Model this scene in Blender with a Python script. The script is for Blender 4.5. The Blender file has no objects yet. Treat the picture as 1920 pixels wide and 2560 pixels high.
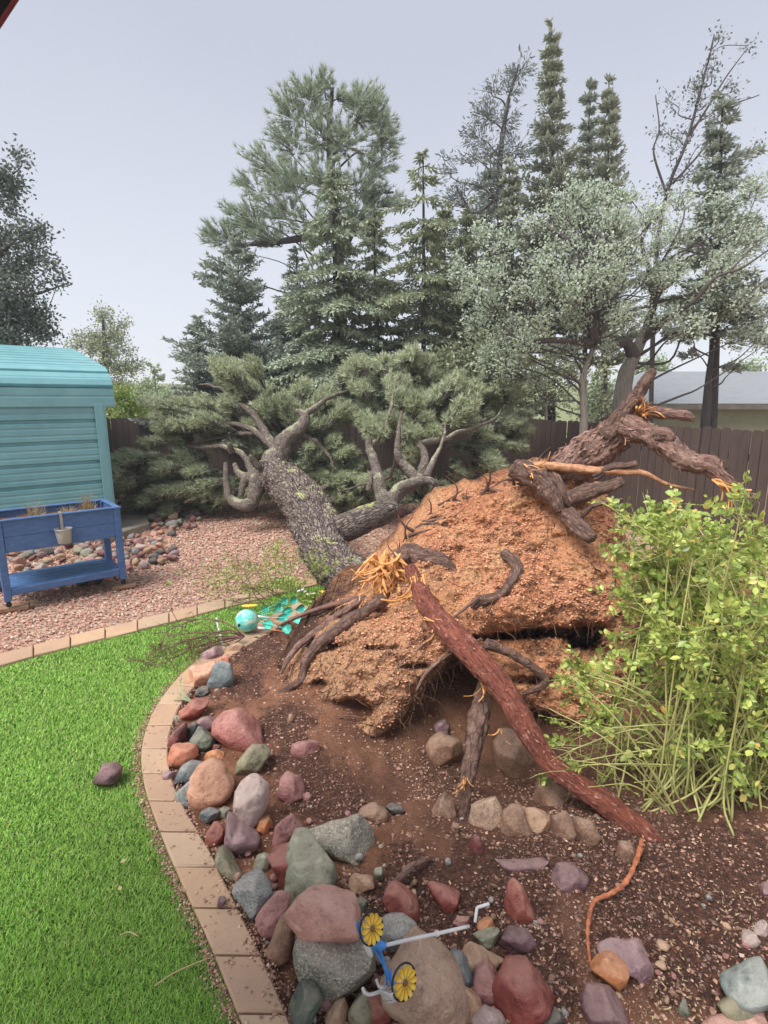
import bpy, bmesh, math, random
import numpy as np
from mathutils import Vector

random.seed(7)
rng = np.random.default_rng(11)
R = math.radians
SC = bpy.context.scene
COL = SC.collection

# ---------------------------------------------------------------- camera, sky, sun, exposure
CAM_H, PITCH, FPX = 2.2, R(11.7), 1347.0          # focal length in photo pixels (photo 1920 x 2560)
cd = bpy.data.cameras.new('camera'); cam = bpy.data.objects.new('camera', cd); COL.objects.link(cam)
cam.location = (0, 0, CAM_H); cam.rotation_euler = (R(90) - PITCH, 0, 0)
cd.sensor_fit = 'HORIZONTAL'; cd.sensor_width = 36.0; cd.lens = 36.0 * FPX / 1920.0
cd.clip_start = 0.05; cd.clip_end = 2000
SC.camera = cam

SUN_DIR = Vector((-0.42, -0.34, 0.84)).normalized()
world = bpy.data.worlds.new('World'); SC.world = world; world.use_nodes = True
nt = world.node_tree; nt.nodes.clear()
wo = nt.nodes.new('ShaderNodeOutputWorld'); bg = nt.nodes.new('ShaderNodeBackground')
sky = nt.nodes.new('ShaderNodeTexSky'); sky.sky_type = 'NISHITA'; sky.sun_disc = False
sky.sun_elevation = math.asin(SUN_DIR.z); sky.sun_rotation = math.atan2(SUN_DIR.x, SUN_DIR.y)
mixw = nt.nodes.new('ShaderNodeMix'); mixw.data_type = 'RGBA'; mixw.inputs[0].default_value = 0.94
tc = nt.nodes.new('ShaderNodeTexCoord'); sep = nt.nodes.new('ShaderNodeSeparateXYZ')
nz = nt.nodes.new('ShaderNodeTexNoise'); nz.inputs['Scale'].default_value = 1.6; nz.inputs['Detail'].default_value = 3
add = nt.nodes.new('ShaderNodeMath'); add.operation = 'MULTIPLY_ADD'; add.inputs[1].default_value = 0.22
cr = nt.nodes.new('ShaderNodeValToRGB')
cr.color_ramp.elements[0].position = 0.05; cr.color_ramp.elements[0].color = (0.262, 0.268, 0.286, 1)
cr.color_ramp.elements[1].position = 0.62; cr.color_ramp.elements[1].color = (0.166, 0.173, 0.198, 1)
sc10 = nt.nodes.new('ShaderNodeVectorMath'); sc10.operation = 'SCALE'; sc10.inputs['Scale'].default_value = 10.0
L = nt.links.new
L(tc.outputs['Generated'], sep.inputs[0]); L(tc.outputs['Generated'], nz.inputs['Vector'])
L(nz.outputs['Fac'], add.inputs[0]); L(sep.outputs['Z'], add.inputs[2]); L(add.outputs[0], cr.inputs[0])
L(cr.outputs[0], sc10.inputs[0]); L(sky.outputs[0], mixw.inputs[6]); L(sc10.outputs[0], mixw.inputs[7])
L(mixw.outputs[2], bg.inputs['Color']); bg.inputs['Strength'].default_value = 0.1
L(bg.outputs[0], wo.inputs[0])

sd = bpy.data.lights.new('sun', 'SUN'); sun = bpy.data.objects.new('sun', sd); COL.objects.link(sun)
sd.energy = 1.5; sd.angle = R(38); sd.color = (1.0, 0.97, 0.93)
sun.rotation_euler = SUN_DIR.to_track_quat('Z', 'Y').to_euler(); sun.location = (-4, -4, 12)

SC.view_settings.view_transform = 'Standard'; SC.view_settings.look = 'None'
SC.view_settings.exposure = 1.84; SC.view_settings.gamma = 1.0; SC.view_settings.use_curve_mapping = False
SC.render.engine = 'CYCLES'
try:
    SC.cycles.max_bounces = 6; SC.cycles.diffuse_bounces = 3; SC.cycles.glossy_bounces = 2
    SC.cycles.transparent_max_bounces = 6; SC.cycles.use_denoising = True
except Exception:
    pass

# ---------------------------------------------------------------- measuring the photograph
CP, SP = math.cos(PITCH), math.sin(PITCH)
KS = 1920.0 / 1659.0
def ray(px, py):
    u = (px - 960.0) / FPX; v = (1280.0 - py) / FPX
    return np.array([u, CP + v * SP, -SP + v * CP])
def on(px, py, z=0.0):
    d = ray(px, py); t = (z - CAM_H) / d[2]
    return np.array([0, 0, CAM_H]) + d * t
def at(px, py, Y):
    d = ray(px, py); return np.array([0, 0, CAM_H]) + d * (Y / d[1])
def S(px, py, Y): return at(px * KS, py * KS, Y)
def So(px, py, z=0.0): return on(px * KS, py * KS, z)
def wpx(px, Y): return px * KS / FPX * Y * 1.02       # a width seen in the overview, in metres at distance Y

def hsh(ix, iy, iz):
    n = (ix * 374761393 + iy * 668265263 + iz * 2147483647 + 1013904223) & 0xffffffff
    n = ((n ^ (n >> 13)) * 1274126177) & 0xffffffff
    n = ((n ^ (n >> 16)) * 2246822519) & 0xffffffff
    return ((n ^ (n >> 15)) & 0xffffff) / 8388607.5 - 1.0
def vnoise(P):
    P = np.asarray(P, float); i = np.floor(P).astype(np.int64); f = P - i; f = f * f * (3 - 2 * f)
    x, y, z = i[:, 0], i[:, 1], i[:, 2]; fx, fy, fz = f[:, 0], f[:, 1], f[:, 2]
    def c(a, b, d): return hsh(x + a, y + b, z + d)
    x00 = c(0,0,0)*(1-fx)+c(1,0,0)*fx; x10 = c(0,1,0)*(1-fx)+c(1,1,0)*fx
    x01 = c(0,0,1)*(1-fx)+c(1,0,1)*fx; x11 = c(0,1,1)*(1-fx)+c(1,1,1)*fx
    return (x00*(1-fy)+x10*fy)*(1-fz)+(x01*(1-fy)+x11*fy)*fz
def fbm(P, octv=4, gain=0.5):
    P = np.asarray(P, float); a = 1.0; s = 0; t = 0
    for k in range(octv):
        s = s + a * vnoise(P * (2.03 ** k) + 17.3 * k); t += a; a *= gain
    return s / t
def norm(v):
    v = np.asarray(v, float); n = np.linalg.norm(v, axis=-1, keepdims=True); n[n == 0] = 1; return v / n

def in_poly(X, Y, poly):
    poly = np.asarray(poly, float); ins = np.zeros(np.shape(X), bool); n = len(poly); j = n - 1
    for k in range(n):
        xi, yi = poly[k][:2]; xj, yj = poly[j][:2]
        with np.errstate(divide='ignore', invalid='ignore'):
            c = ((yi > Y) != (yj > Y)) & (X < (xj - xi) * (Y - yi) / (yj - yi + 1e-12) + xi)
        ins ^= c; j = k
    return ins
def poly_dist(X, Y, poly):
    poly = np.asarray(poly, float); best = np.full(np.shape(X), 1e9); n = len(poly)
    for k in range(n):
        a = poly[k][:2]; b = poly[(k + 1) % n][:2]; d = b - a; l2 = d @ d + 1e-12
        t = np.clip(((X - a[0]) * d[0] + (Y - a[1]) * d[1]) / l2, 0, 1)
        best = np.minimum(best, np.hypot(X - a[0] - t * d[0], Y - a[1] - t * d[1]))
    return best

# ---------------------------------------------------------------- the lie of the land
def hgt(x, y):
    x = np.asarray(x, float); y = np.asarray(y, float)
    g = lambda cx, cy, rx, ry: np.exp(-(((x - cx) / rx) ** 2 + ((y - cy) / ry) ** 2))
    z = 0.0 * x
    bed = 1 / (1 + np.exp(-(x + 0.75) * 9)) * (y < 7)
    z = z - 0.40 * g(0.8, 3.25, 0.85, 0.58) * bed + 0.06 * g(-0.3, 3.9, 0.5, 0.7)
    z = z + 0.05 * g(1.6, 1.9, 0.8, 0.6)
    return z
def gp(px, py, lift=0.0):
    """the point of the land seen at a photo pixel, then raised towards the eye by lift"""
    d = ray(px, py); lo, hi = 0.6, 40.0
    o = np.array([0, 0, CAM_H]); ts = np.linspace(0.7, 14, 400)
    P = o + ts[:, None] * d
    below = P[:, 2] - lift < hgt(P[:, 0], P[:, 1])
    if not below.any(): return on(px, py, lift)
    k = int(np.argmax(below)); a = ts[max(k - 1, 0)]; b = ts[k]
    for _ in range(14):
        m = (a + b) / 2; p = o + m * d
        if p[2] - lift < float(hgt(p[0], p[1])): b = m
        else: a = m
    return o + b * d

# ---------------------------------------------------------------- meshes
LOC = {}
def mk(name, V, faces, mat=None, parent=None, smooth=True, uv=None, attr=None, loc=None):
    V = np.asarray(V, float)
    base = np.zeros(3)
    if parent is not None: base = LOC.get(parent.name, np.zeros(3))
    elif loc is not None: base = np.asarray(loc, float)
    me = bpy.data.meshes.new(name)
    faces = [np.asarray(f, np.int32) for f in faces if len(f)]
    me.vertices.add(len(V)); me.vertices.foreach_set('co', (V - base).astype(np.float32).ravel())
    nl = sum(f.size for f in faces); nf = sum(len(f) for f in faces)
    me.loops.add(nl); me.polygons.add(nf)
    li = np.concatenate([f.ravel() for f in faces]); me.loops.foreach_set('vertex_index', li)
    tot = np.concatenate([np.full(len(f), f.shape[1], np.int32) for f in faces])
    st = np.concatenate([[0], np.cumsum(tot)[:-1]]).astype(np.int32)
    me.polygons.foreach_set('loop_start', st)
    me.polygons.foreach_set('use_smooth', np.full(nf, bool(smooth)))
    if uv is not None:
        l = me.uv_layers.new(name='UVMap'); l.data.foreach_set('uv', np.asarray(uv, np.float32)[li].ravel())
    if attr:
        for k, a in attr.items():
            at_ = me.attributes.new(k, 'FLOAT', 'POINT'); at_.data.foreach_set('value', np.asarray(a, np.float32))
    me.update(calc_edges=True)
    if mat: me.materials.append(mat)
    o = bpy.data.objects.new(name, me); COL.objects.link(o)
    if parent is not None:
        o.parent = parent; LOC[o.name] = base
    else:
        o.location = base; LOC[o.name] = base
    return o
def tag(o, label=None, cat=None, group=None, kind=None):
    if label: o['label'] = label
    if cat: o['category'] = cat
    if group: o['group'] = group
    if kind: o['kind'] = kind
    return o
def thing(name, label, cat, loc=(0, 0, 0), group=None):
    o = bpy.data.objects.new(name, None); COL.objects.link(o); o.location = tuple(loc)
    o.empty_display_size = 0.1
    LOC[o.name] = np.asarray(loc, float)
    return tag(o, label, cat, group)

class Acc:
    def __init__(s): s.V = []; s.Q = []; s.T = []; s.U = []; s.n = 0
    def add(s, V, Q=None, T=None, U=None):
        V = np.asarray(V, float).reshape(-1, 3)
        if Q is not None and len(Q): s.Q.append(np.asarray(Q, np.int64) + s.n)
        if T is not None and len(T): s.T.append(np.asarray(T, np.int64) + s.n)
        s.V.append(V); s.U.append(np.zeros((len(V), 2)) if U is None else U); s.n += len(V)
    def build(s, name, mat, parent=None, smooth=True, uv=False, loc=None):
        if not s.V: return None
        V = np.concatenate(s.V); F = []
        if s.Q: F.append(np.concatenate(s.Q))
        if s.T: F.append(np.concatenate(s.T))
        return mk(name, V, F, mat, parent, smooth, np.concatenate(s.U) if uv else None, loc=loc)

def catmull(P, n):
    P = np.asarray(P, float)
    if len(P) < 3:
        t = np.linspace(0, 1, n + 1)[:, None]; return P[0] * (1 - t) + P[-1] * t
    E = np.vstack([2 * P[0] - P[1], P, 2 * P[-1] - P[-2]]); out = []
    for i in range(len(P) - 1):
        a, b, c, d = E[i:i + 4]
        t = np.linspace(0, 1, n, endpoint=False)[:, None]
        out.append(0.5 * (2*b + (c-a)*t + (2*a-5*b+4*c-d)*t*t + (3*b-a-3*c+d)*t**3))
    out.append(P[-1:]); return np.vstack(out)
def tube(P, rad, n=6, bump=0.0, bscale=8.0, seed=0.0, cap=True, flute=0.0, fl=6.0, flat=1.0):
    P = np.asarray(P, float); m = len(P); rad = np.broadcast_to(np.asarray(rad, float), (m,))
    T = norm(np.gradient(P, axis=0)); ref = np.array([0.0, 0, 1.0])
    N = np.zeros_like(P); v = np.cross(T[0], ref)
    if np.linalg.norm(v) < 0.1: v = np.cross(T[0], [1.0, 0, 0])
    v = v / np.linalg.norm(v)
    for i in range(m):
        v = v - T[i] * (v @ T[i]); v = v / (np.linalg.norm(v) + 1e-12); N[i] = v
    B = np.cross(T, N); a = np.linspace(0, 2 * np.pi, n, endpoint=False)
    off = N[:, None] * np.cos(a)[None, :, None] + flat * B[:, None] * np.sin(a)[None, :, None]
    rr = np.repeat(rad[:, None], n, 1)
    if bump:
        q = (P[:, None] + off * rr[..., None]).reshape(-1, 3)
        rr = rr * (1 + bump * fbm(q * bscale + seed, 3).reshape(m, n))
    if flute:
        lg = np.concatenate([[0], np.cumsum(np.linalg.norm(np.diff(P, axis=0), axis=1))])
        A_, L2 = np.meshgrid(a, lg); tw = L2 * 1.2
        q = np.stack([np.cos(A_ + tw) * 3.2 + seed, np.sin(A_ + tw) * 3.2, L2 * fl * 1.3], -1).reshape(-1, 3)
        rr = rr * (1 + flute * ((1 - 2 * np.abs(fbm(q, 4))) - 0.45).reshape(m, n))
    V = (P[:, None] + off * rr[..., None]).reshape(-1, 3)
    i = np.arange(m - 1)[:, None] * n; j = np.arange(n)[None]; k = (j + 1) % n
    Q = np.stack([i + j, i + k, i + n + k, i + n + j], -1).reshape(-1, 4)
    ln = np.concatenate([[0], np.cumsum(np.linalg.norm(np.diff(P, axis=0), axis=1))])
    U = np.stack([np.broadcast_to(np.abs(a - np.pi)[None] * rr.mean(), (m, n)), np.broadcast_to(ln[:, None], (m, n))], -1).reshape(-1, 2)
    Tt = None
    if cap:
        V = np.vstack([V, P[0] - T[0] * rad[0] * 0.3, P[-1] + T[-1] * rad[-1] * 0.5]); U = np.vstack([U, U[:1], U[-1:]])
        c0, c1 = m * n, m * n + 1; jj = np.arange(n)
        Tt = np.vstack([np.stack([np.full(n, c0), (jj + 1) % n, jj], -1), np.stack([np.full(n, c1), (m-1)*n + jj, (m-1)*n + (jj+1) % n], -1)])
    return V, Q, Tt, U
def tubes_bulk(P0, P1, P2, r0, r1, n=3):
    """many thin two-segment twigs at once"""
    P0, P1, P2 = (np.asarray(x, float) for x in (P0, P1, P2)); N = len(P0)
    r0 = np.broadcast_to(np.asarray(r0, float), (N,)); r1 = np.broadcast_to(np.asarray(r1, float), (N,))
    D = norm(P2 - P0); A = norm(np.cross(D, norm(rng.normal(size=(N, 3))))); B = np.cross(D, A)
    V = []
    for P, r in ((P0, r0), (P1, (r0 + r1) / 2), (P2, r1)):
        for k in range(n):
            t = 2 * np.pi * k / n; V.append(P + (A * math.cos(t) + B * math.sin(t)) * r[:, None])
    V = np.stack(V, 1); st = (np.arange(N) * 3 * n)[:, None]; Q = []
    for s in range(2):
        for k in range(n):
            Q.append(np.concatenate([st + s*n + k, st + s*n + (k+1) % n, st + (s+1)*n + (k+1) % n, st + (s+1)*n + k], 1))
    return V.reshape(-1, 3), np.concatenate(Q)
def leafquads(P, D, Ln, W, up=None, mid=0.45):
    N = len(P); D = norm(D); Ln = np.broadcast_to(np.asarray(Ln, float), (N,)); W = np.broadcast_to(np.asarray(W, float), (N,))
    r = rng.normal(size=(N, 3)) if up is None else up + 0.35 * rng.normal(size=(N, 3))
    Sd = norm(np.cross(D, norm(r)))
    m = P + D * (Ln * mid)[:, None]
    V = np.stack([P, m + Sd * (W / 2)[:, None], P + D * Ln[:, None], m - Sd * (W / 2)[:, None]], 1).reshape(-1, 3)
    return V, (np.arange(N) * 4)[:, None] + np.arange(4)[None]
def needles(P, D, Ln, W, n, spread):
    N = len(P); P = np.repeat(P, n, 0); D = norm(norm(np.repeat(D, n, 0)) + rng.normal(size=(N * n, 3)) * spread)
    l = Ln * (0.7 + 0.5 * rng.random(N * n)); Sd = norm(np.cross(D, rng.normal(size=(N * n, 3))))
    V = np.stack([P + Sd * W / 2, P - Sd * W / 2, P + D * l[:, None]], 1).reshape(-1, 3)
    return V, (np.arange(N * n) * 3)[:, None] + np.arange(3)[None]
def boxmesh(name, c, ax, ay, az, mat, parent=None, bev=0.004, loc=None):
    """a board: centre and three half-axis vectors"""
    c, ax, ay, az = (np.asarray(v, float) for v in (c, ax, ay, az))
    bm = bmesh.new(); vs = []
    for sx in (-1, 1):
        for sy in (-1, 1):
            for sz in (-1, 1): vs.append(bm.verts.new(c + ax * sx + ay * sy + az * sz))
    for q in ((0,1,3,2),(4,6,7,5),(0,4,5,1),(2,3,7,6),(0,2,6,4),(1,5,7,3)): bm.faces.new([vs[i] for i in q])
    bmesh.ops.recalc_face_normals(bm, faces=bm.faces)
    if bev: bmesh.ops.bevel(bm, geom=bm.edges[:], offset=bev, segments=1, affect='EDGES', profile=0.5)
    bm.verts.index_update()
    V = np.array([v.co[:] for v in bm.verts]); T = []; Q = []
    for f in bm.faces:
        ids = [v.index for v in f.verts]
        if len(ids) == 4: Q.append(ids)
        elif len(ids) == 3: T.append(ids)
    bm.free()
    return mk(name, V, [Q, T], mat, parent, smooth=False, loc=loc)
def copy_part(src, parent, name=None):
    c = src.copy(); COL.objects.link(c); c.parent = parent; return c
def grid_mesh(xs, ys, zf, keep=None):
    X, Y = np.meshgrid(xs, ys); nx, ny = len(xs), len(ys); Z = zf(X, Y)
    V = np.stack([X, Y, Z], -1).reshape(-1, 3)
    i = (np.arange(ny - 1)[:, None] * nx + np.arange(nx - 1)[None]).ravel()
    Q = np.stack([i, i + 1, i + nx + 1, i + nx], -1)
    if keep is not None:
        c = V[Q].mean(1); Q = Q[keep(c[:, 0], c[:, 1])]
        used = np.unique(Q); remap = -np.ones(len(V), int); remap[used] = np.arange(len(used)); V = V[used]; Q = remap[Q]
    return V, Q
# ---------------------------------------------------------------- materials
def lin(*c):
    if len(c) == 1: c = c[0]
    v_ = [((v / 255) / 12.92 if v / 255 <= 0.04045 else ((v / 255 + 0.055) / 1.055) ** 2.4) for v in c[:3]]
    g_ = 0.3 * v_[0] + 0.55 * v_[1] + 0.15 * v_[2]; k_ = 1.22 if g_ < 0.5 else 1.0
    return tuple(min(0.86, (x * 0.92 + g_ * 0.08) * k_) for x in v_) + (1.0,)
class Mt:
    def __init__(s, name):
        s.m = bpy.data.materials.new(name); s.m.use_nodes = True; s.t = s.m.node_tree
        s.b = s.t.nodes['Principled BSDF']; s.o = s.t.nodes['Material Output']
    def n(s, kind, **kw):
        nd = s.t.nodes.new(kind)
        for k, v in kw.items():
            if k in nd.inputs: nd.inputs[k].default_value = v
            else: setattr(nd, k, v)
        return nd
    def l(s, a, b): s.t.links.new(a, b)
    def coord(s, kind='Object', scale=(1, 1, 1), rand=False):
        tcn = s.n('ShaderNodeTexCoord'); mp = s.n('ShaderNodeMapping'); mp.inputs['Scale'].default_value = scale
        s.l(tcn.outputs[kind], mp.inputs['Vector'])
        if rand:
            oi = s.n('ShaderNodeObjectInfo'); cb = s.n('ShaderNodeCombineXYZ'); mu = s.n('ShaderNodeMath', operation='MULTIPLY'); mu.inputs[1].default_value = 37.0
            s.l(oi.outputs['Random'], mu.inputs[0])
            for k in range(3): s.l(mu.outputs[0], cb.inputs[k])
            s.l(cb.outputs[0], mp.inputs['Location'])
        return mp.outputs[0]
    def noise(s, vec, scale, detail=4, rough=0.6):
        nd = s.n('ShaderNodeTexNoise'); nd.inputs['Scale'].default_value = scale; nd.inputs['Detail'].default_value = detail
        nd.inputs['Roughness'].default_value = rough; s.l(vec, nd.inputs['Vector']); return nd.outputs['Fac']
    def vor(s, vec, scale, out='Distance', feature='F1'):
        nd = s.n('ShaderNodeTexVoronoi', feature=feature); nd.inputs['Scale'].default_value = scale; s.l(vec, nd.inputs['Vector']); return nd.outputs[out]
    def ramp(s, fac, stops, interp='LINEAR'):
        nd = s.n('ShaderNodeValToRGB'); e = nd.color_ramp.elements; nd.color_ramp.interpolation = interp
        while len(e) < len(stops): e.new(0.5)
        for el, (p, c) in zip(e, stops): el.position = p; el.color = c
        s.l(fac, nd.inputs[0]); return nd.outputs[0]
    def mix(s, f, a, b, mode='MIX'):
        nd = s.n('ShaderNodeMix', data_type='RGBA', blend_type=mode)
        for sock, v in ((nd.inputs[0], f), (nd.inputs[6], a), (nd.inputs[7], b)):
            if hasattr(v, 'is_output') or hasattr(v, 'links'): s.l(v, sock)
            else: sock.default_value = v
        return nd.outputs[2]
    def math(s, op, a, b=None, c=None):
        nd = s.n('ShaderNodeMath', operation=op)
        for k, v in enumerate((a, b, c)):
            if v is None: continue
            if hasattr(v, 'links'): s.l(v, nd.inputs[k])
            else: nd.inputs[k].default_value = v
        return nd.outputs[0]
    def bump(s, h, strength=0.5, dist=0.01, prev=None):
        nd = s.n('ShaderNodeBump'); nd.inputs['Strength'].default_value = strength; nd.inputs['Distance'].default_value = dist
        s.l(h, nd.inputs['Height'])
        if prev: s.l(prev, nd.inputs['Normal'])
        return nd.outputs[0]
    def attr(s, name):
        nd = s.n('ShaderNodeAttribute'); nd.attribute_name = name; return nd.outputs['Fac']
    def island(s):
        return s.n('ShaderNodeNewGeometry').outputs['Random Per Island']
    def done(s, col, rough=0.7, nrm=None, spec=0.5, metal=0.0):
        for sock, v in ((s.b.inputs['Base Color'], col), (s.b.inputs['Roughness'], rough)):
            if hasattr(v, 'links'): s.l(v, sock)
            else: sock.default_value = v
        s.b.inputs['Specular IOR Level'].default_value = spec; s.b.inputs['Metallic'].default_value = metal
        if nrm: s.l(nrm, s.b.inputs['Normal'])
        return s.m

def m_plain(name, c, c2=None, rough=0.6, scale=6, bump=0.15, stretch=(1, 1, 1), metal=0.0, spec=0.5, rand=False, bscale=None):
    m = Mt(name); v = m.coord('Object', stretch, rand); f = m.noise(v, scale, 5, 0.65)
    c2 = c2 or tuple(x * 0.75 for x in c[:3]) + (1,)
    col = m.ramp(f, [(0.3, c2), (0.7, c)])
    return m.done(col, rough, m.bump(m.noise(v, bscale or scale * 6, 3), bump, 0.006), spec, metal)

def m_leaf(name, stops, rough=0.5, trans=0.25, spec=0.3):
    m = Mt(name); r = m.island()
    col = m.ramp(r, stops)
    big = m.noise(m.coord('Object'), 1.1, 2)
    col = m.mix(m.math('MULTIPLY', big, 0.5), col, tuple(0.5 * (a + b) * 0.8 for a, b in zip(stops[0][1][:3], stops[-1][1][:3])) + (1,))
    m.done(col, rough, None, spec)
    tr = m.n('ShaderNodeBsdfTranslucent'); m.l(col, tr.inputs['Color'])
    mx = m.n('ShaderNodeMixShader'); mx.inputs[0].default_value = trans
    m.l(m.b.outputs[0], mx.inputs[1]); m.l(tr.outputs[0], mx.inputs[2]); m.l(mx.outputs[0], m.o.inputs['Surface'])
    return m.m

def m_stone(name, c1, c2, speck=None, amt=0.5, rough=0.42, scale=7):
    m = Mt(name); v = m.coord('Object', (1, 1, 1), True)
    f = m.noise(v, scale, 6, 0.65)
    col = m.ramp(f, [(0.32, lin(c2)), (0.66, lin(c1))])
    vein = m.noise(m.coord('Object', (1, 1, 3.5), True), scale * 2.2, 4, 0.7)
    col = m.mix(m.ramp(vein, [(0.56, (0, 0, 0, 1)), (0.72, (0.55, 0.55, 0.55, 1))]), col, tuple(min(1, x * 1.5 + 0.03) for x in lin(c1)[:3]) + (1,))
    col = m.mix(m.ramp(m.noise(v, scale * 4, 5, 0.75), [(0.30, (0.75, 0.75, 0.75, 1)), (0.45, (0, 0, 0, 1))]), col, tuple(x * 0.45 for x in lin(c2)[:3]) + (1,))
    if speck:
        sp = m.noise(v, 95, 2, 0.8)
        col = m.mix(m.ramp(sp, [(0.52, (0, 0, 0, 1)), (0.62, (amt, amt, amt, 1))]), col, lin(speck))
        col = m.mix(m.ramp(m.noise(v, 120, 2, 0.8), [(0.36, (amt, amt, amt, 1)), (0.44, (0, 0, 0, 1))]), col, tuple(x * 0.3 for x in lin(c2)[:3]) + (1,))
    geo = m.n('ShaderNodeNewGeometry'); sz = m.n('ShaderNodeSeparateXYZ'); m.l(geo.outputs['Normal'], sz.inputs[0])
    dust = m.math('MULTIPLY', m.ramp(m.math('MULTIPLY_ADD', m.math('SUBTRACT', m.noise(v, scale, 5, 0.7), 0.5), 2.0, sz.outputs[2]), [(0.35, (0, 0, 0, 1)), (1.1, (1, 1, 1, 1))]), 0.24)
    col = m.mix(dust, col, lin(190, 164, 144))
    n1 = m.bump(m.noise(v, scale * 1.8, 8, 0.75), 0.8, 0.03)
    n2 = m.bump(m.noise(v, 90, 3, 0.7), 0.3, 0.003, n1)
    rg = m.ramp(m.noise(v, 14, 4), [(0.3, (rough - 0.14,) * 3 + (1,)), (0.7, (rough + 0.18,) * 3 + (1,))])
    return m.done(col, rg, n2, 0.5)

STONE = {
 'maroon': m_stone('maroon stone', (128, 66, 64), (82, 44, 48)),
 'red': m_stone('wet red stone', (158, 78, 66), (112, 52, 48), rough=0.36),
 'brick': m_stone('brick red stone', (160, 84, 66), (122, 62, 54)),
 'pink': m_stone('pink stone', (205, 150, 134), (170, 116, 104), (225, 190, 175), 0.25),
 'rose': m_stone('dusty rose stone', (172, 116, 110), (134, 88, 86)),
 'pinkred': m_stone('rosy red stone', (178, 108, 98), (146, 84, 78), (205, 150, 138), 0.3),
 'peach': m_stone('peach stone', (208, 152, 118), (176, 122, 94)),
 'salmon': m_stone('salmon stone', (200, 122, 88), (164, 96, 70)),
 'orange': m_stone('orange stone', (206, 130, 74), (160, 98, 58)),
 'tan': m_stone('tan stone', (188, 150, 116), (146, 112, 88)),
 'brown': m_stone('earthy brown stone', (132, 94, 72), (92, 64, 52), (160, 120, 92), 0.4, 0.7),
 'earth': m_stone('soil caked stone', (140, 104, 80), (104, 76, 60), (176, 136, 106), 0.5, 0.8),
 'pale': m_stone('pale mauve stone', (206, 184, 172), (164, 140, 134)),
 'mauve': m_stone('mauve stone', (160, 126, 128), (124, 94, 100)),
 'purple': m_stone('purple stone', (124, 88, 92), (88, 62, 70)),
 'slate': m_stone('blue grey slate', (124, 136, 136), (84, 94, 98)),
 'dark': m_stone('dark stone', (74, 76, 76), (48, 50, 54)),
 'green': m_stone('green stone', (112, 120, 100), (70, 80, 72)),
 'olive': m_stone('olive stone', (146, 142, 110), (104, 100, 78)),
 'sage': m_stone('sage slab stone', (154, 156, 134), (118, 118, 96)),
 'speck': m_stone('speckled grey stone', (150, 146, 130), (104, 102, 92), (214, 206, 182), 0.8),
 'granite': m_stone('grey granite', (146, 150, 146), (108, 112, 110), (200, 200, 192), 0.6),
 'teal': m_stone('pale teal grey stone', (156, 168, 162), (112, 126, 122)),
 'greytan': m_stone('grey tan stone', (186, 152, 126), (142, 112, 92), (206, 182, 158), 0.3),
}

# ground materials
def m_gravel():
    m = Mt('red gravel'); v = m.coord('Object')
    nd = m.n('ShaderNodeTexVoronoi'); nd.inputs['Scale'].default_value = 38; m.l(v, nd.inputs['Vector'])
    sp = m.n('ShaderNodeSeparateColor'); m.l(nd.outputs['Color'], sp.inputs[0])
    col = m.ramp(sp.outputs[0], [(0.0, lin(117, 84, 72)), (0.3, lin(167, 125, 103)), (0.6, lin(188, 151, 126)), (0.85, lin(152, 129, 115)), (1.0, lin(210, 197, 172))])
    col = m.mix(m.ramp(m.noise(v, 2.2, 4), [(0.35, (0, 0, 0, 1)), (0.75, (0.45, 0.45, 0.45, 1))]), col, lin(150, 116, 96))
    far = m.n('ShaderNodeSeparateXYZ'); m.l(v, far.inputs[0])
    mask = m.ramp(m.math('MULTIPLY_ADD', m.noise(v, 0.4, 3), 3.0, far.outputs[1]), [(0.0, (0, 0, 0, 1)), (1.0, (1, 1, 1, 1))])
    mr = m.n('ShaderNodeMapRange'); mr.inputs[1].default_value = 13.2; mr.inputs[2].default_value = 16.0
    m.l(m.math('MULTIPLY_ADD', m.noise(v, 0.4, 3), 2.0, far.outputs[1]), mr.inputs[0])
    col = m.mix(mr.outputs[0], col, lin(118, 124, 74))
    return m.done(col, 0.75, m.bump(nd.outputs['Distance'], 0.9, 0.02), 0.4)
M_GRAVEL = m_gravel()
def m_pebble(name, stops, rough=0.55):
    m = Mt(name); col = m.ramp(m.island(), stops)
    col = m.mix(0.35, col, m.ramp(m.noise(m.coord('Object'), 60, 3), [(0.3, lin(90, 66, 60)), (0.7, lin(200, 160, 140))]))
    return m.done(col, rough, None, 0.5)
M_PEB = m_pebble('red gravel chips', [(0.0, lin(134, 88, 73)), (0.25, lin(179, 124, 102)), (0.5, lin(205, 156, 128)), (0.7, lin(156, 124, 110)), (0.86, lin(199, 171, 146)), (0.95, lin(174, 175, 158)), (1.0, lin(234, 230, 207))])
M_CHIP = m_pebble('bed grit', [(0.0, lin(66, 42, 34)), (0.3, lin(112, 74, 56)), (0.6, lin(160, 112, 84)), (0.85, lin(190, 148, 118)), (1.0, lin(222, 196, 172))], 0.65)
M_CLOD = m_pebble('soil clods', [(0.0, lin(168, 100, 65)), (0.4, lin(214, 136, 91)), (0.8, lin(232, 160, 112)), (1.0, lin(232, 189, 141))], 0.75)
M_EARTH = m_pebble('damp earth clumps', [(0.0, lin(84, 56, 44)), (0.5, lin(130, 90, 68)), (0.85, lin(170, 122, 92)), (1.0, lin(200, 156, 126))], 0.75)
M_MULCH = m_pebble('dark mulch bits', [(0.0, lin(41, 27, 23)), (0.4, lin(73, 47, 37)), (0.75, lin(112, 73, 55)), (0.92, lin(172, 118, 84)), (1.0, lin(236, 183, 145))], 0.7)

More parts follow.
